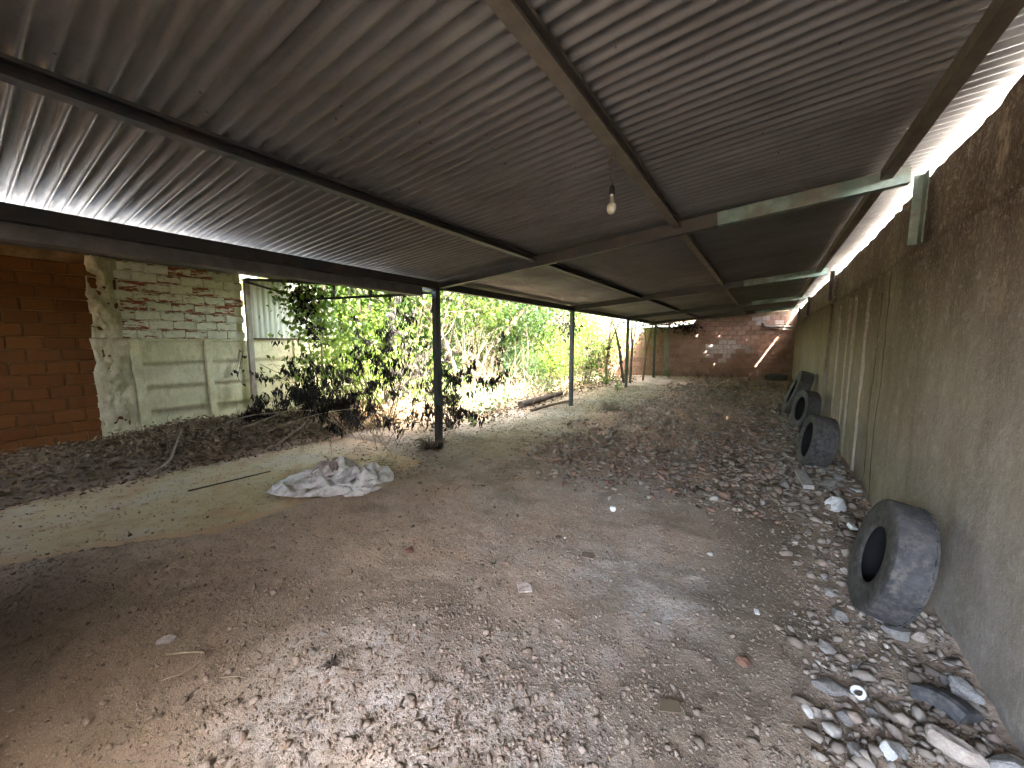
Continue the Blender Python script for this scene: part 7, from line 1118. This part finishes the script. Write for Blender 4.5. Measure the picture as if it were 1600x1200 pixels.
dead_bush(-6.0, 3.9, .8, .9, 1500, 4, 'dark heap of withered leaves behind the sacks')
dead_bush(-7.2, 3.1, .40, .8, 500, 5, 'low brown withered plant spilling onto the left floor')
dead_bush(-4.75, 5.2, .8, .2, 140, 6, 'small cluster of dark hanging leaves right of the near post')
dead_bush(-6.2, 12.4, 2.4, .7, 1100, 7, 'dark withered vine thicket just right of the second post')
# creeper on the truss
def creeper(name, pts, n, spread, seed, mat, label, size=(.06, .12), cat='creeper', dead=0.0, r=.008):
    q = np.random.default_rng(seed); base = Vector(pts[0]); root = empty(name, base); tag(root, label, cat)
    Pn = np.array(pts); seg = q.integers(0, len(Pn) - 1, n); t = q.random(n)[:, None]
    c = Pn[seg] * (1 - t) + Pn[seg + 1] * t + q.normal(0, 1, (n, 3)) * np.array(spread) - np.array(base)
    L = q.uniform(*size, n)
    m = MB(); m.tube([Vector(p) - base for p in pts], [r] * len(pts), 6)
    for k in range(14):
        a = Vector(c[q.integers(0, n)]); b = Vector(c[q.integers(0, n)])
        if (a - b).length < 1.0: m.tube([a, a.lerp(b, .5) - Vector((0, 0, .08)), b], .003, 4)
    m.build('stem', M['bark'], root)
    o = link('leaves', leaves_mesh('leaves', c, L, L * q.uniform(.5, .75, n), rdir(q, n, -1.0, .7), rdir(q, n, .5), np.clip(q.beta(2, 2, n), 0, 1), .2, .15), M[mat], root); o['kind'] = 'stuff'
    return root
creeper('creeper', [(-7.5, 4.15, 0), (-7.35, 4.1, .8), (-7.2, 3.95, 1.6), (-7.1, 3.85, 2.3), (-7.05, 3.8, 2.6)], 300, (.22, .22, .25), 2, 'leaf_yellow', 'green creeper climbing up to the steel truss beside the white sheet fence', (.08, .14))
creeper('creeper', [(-7.05, 3.8, 2.65), (-6.7, 3.95, 2.2), (-6.3, 4.2, 1.8), (-5.8, 4.4, 1.55)], 420, (.30, .25, .22), 3, 'leaf_yellow', 'bright yellow green creeper spilling down right of the truss corner', (.08, .15))
creeper('creeper', [(-8.5, 4.2, 2.4), (-8.0, 4.1, 2.2), (-7.5, 4.0, 2.35), (-7.1, 3.9, 2.4)], 130, (.2, .15, .22), 4, 'leaf_green', 'leafy creeper hanging in front of the white sheet fence', (.07, .12))
creeper('creeper', [(-7.05, 3.8, 2.55), (-7.05, 3.85, 2.3), (-6.95, 3.9, 2.0), (-6.9, 3.95, 1.7)], 240, (.10, .10, .14), 5, 'leaf_dead', 'dark dead creeper clump hanging at the truss corner', (.07, .13))
creeper('creeper', [(-8.75, 3.75, 1.15), (-8.2, 3.9, .95), (-7.6, 4.0, 1.1), (-7.1, 4.1, 1.4)], 60, (.10, .1, .12), 6, 'leaf_green', 'thin trailing creeper across the pale fence panel', (.07, .12), r=.005)
creeper('creeper', [(-8.70, 3.45, 1.45), (-8.62, 3.35, 1.2), (-8.66, 3.38, 1.0)], 10, (.08, .08, .1), 7, 'leaf_dead', 'few dark creeper leaves hanging left of the pale steel post', (.07, .11), r=.004)
creeper('creeper', [(-4.6, 17.55, 2.5), (-3.9, 17.75, 2.42), (-3.2, 17.95, 2.36), (-2.6, 18.1, 2.2)], 420, (.2, .06, .13), 8, 'leaf_dead', 'dark tangle of dead creeper over the far left wall top', (.08, .16))
creeper('creeper', [(-5.0, 9.6, 2.35), (-4.7, 9.9, 2.2), (-4.8, 10.4, 1.9)], 160, (.16, .2, .16), 9, 'leaf_dead', 'dark creeper clump hanging right of the second post top', (.08, .14))
# bright weeds at floor level
def weed(x, y, h, n, seed, label, mat='leaf_yellow'):
    q = np.random.default_rng(seed); root = empty('weed', (x, y, gz(x, y))); tag(root, label, 'weed'); m = MB(); g = random.Random(seed)
    cs = []
    for _ in range(5):
        a = g.uniform(0, 6.28); l = h * g.uniform(.5, 1); e = Vector((l * .45 * math.cos(a), l * .45 * math.sin(a), l)); m.tube([Vector((0, 0, -.01)), e * .5 + Vector((0, 0, .03)), e], [.004, .003, .002], 5)
        for _k in range(n // 5): cs.append(e * g.uniform(.3, 1) + Vector((g.gauss(0, .035), g.gauss(0, .035), g.gauss(0, .03))))
    m.build('stem', M['leaf_green'], root); c = np.array([v[:] for v in cs]); L = q.uniform(.05, .10, len(c))
    link('leaves', leaves_mesh('leaves', c, L, L * .5, rdir(q, len(c), .15), rdir(q, len(c), 1.3), q.random(len(c)), .2, .2), M[mat], root)
weed(-4.53, 5.54, .30, 60, 3, 'small bright yellow green weed on the grey ground right of the near post')
weed(-3.9, 12.0, .45, 70, 4, 'leafy green weed at the foot of the far dark trunk')
weed(-4.6, 12.9, .55, 70, 5, 'green fern like weed in front of the red wall')
weed(-3.4, 17.2, .5, 60, 6, 'green weed at the foot of the far left wall column', 'leaf_green')

# ------------------------------------------------------------------ neighbour shed and added bounce roof
nr = empty('bounce_roof', (3.2, 8.0, 0)); tag(nr, 'pale metal roof added unseen beyond the right concrete wall to bounce light', 'roof')  # unseen pale roof added to bounce sun onto the overhang
V, Fq = corrugated(-2.1, 2.4, -14, 13, lambda U: 2.50 + .02 * U, pitch=.2, amp=.018, seg=6, nl=3); link('roof_sheet', np_mesh('roof_sheet', V, Fq, True), M['galvanised'], nr)
m = MB(); m.box((-2.0, -13.9, 0), (2.3, 12.9, 2.40)); m.build('wall', M['mortar'], nr)

nb = empty('neighbour_shed', (-15.5, 8.0, 0)); tag(nb, 'neighbour shed with a white ribbed wall seen over the fence under the truss', 'shed')
V, Fq = corrugated(0, 3.6, -4, 6, lambda U: U * 0, pitch=.2, amp=.02, seg=6, nl=2); V = np.stack([V[:, 2], V[:, 1], V[:, 0]], 1); link('wall', np_mesh('wall', V, Fq, True), M['white_sheet'], nb)
m = MB(); m.box((-4.0, -4.2, 3.62), (.45, 6.2, 3.72)); m.build('roof', M['steel_brown'], nb)
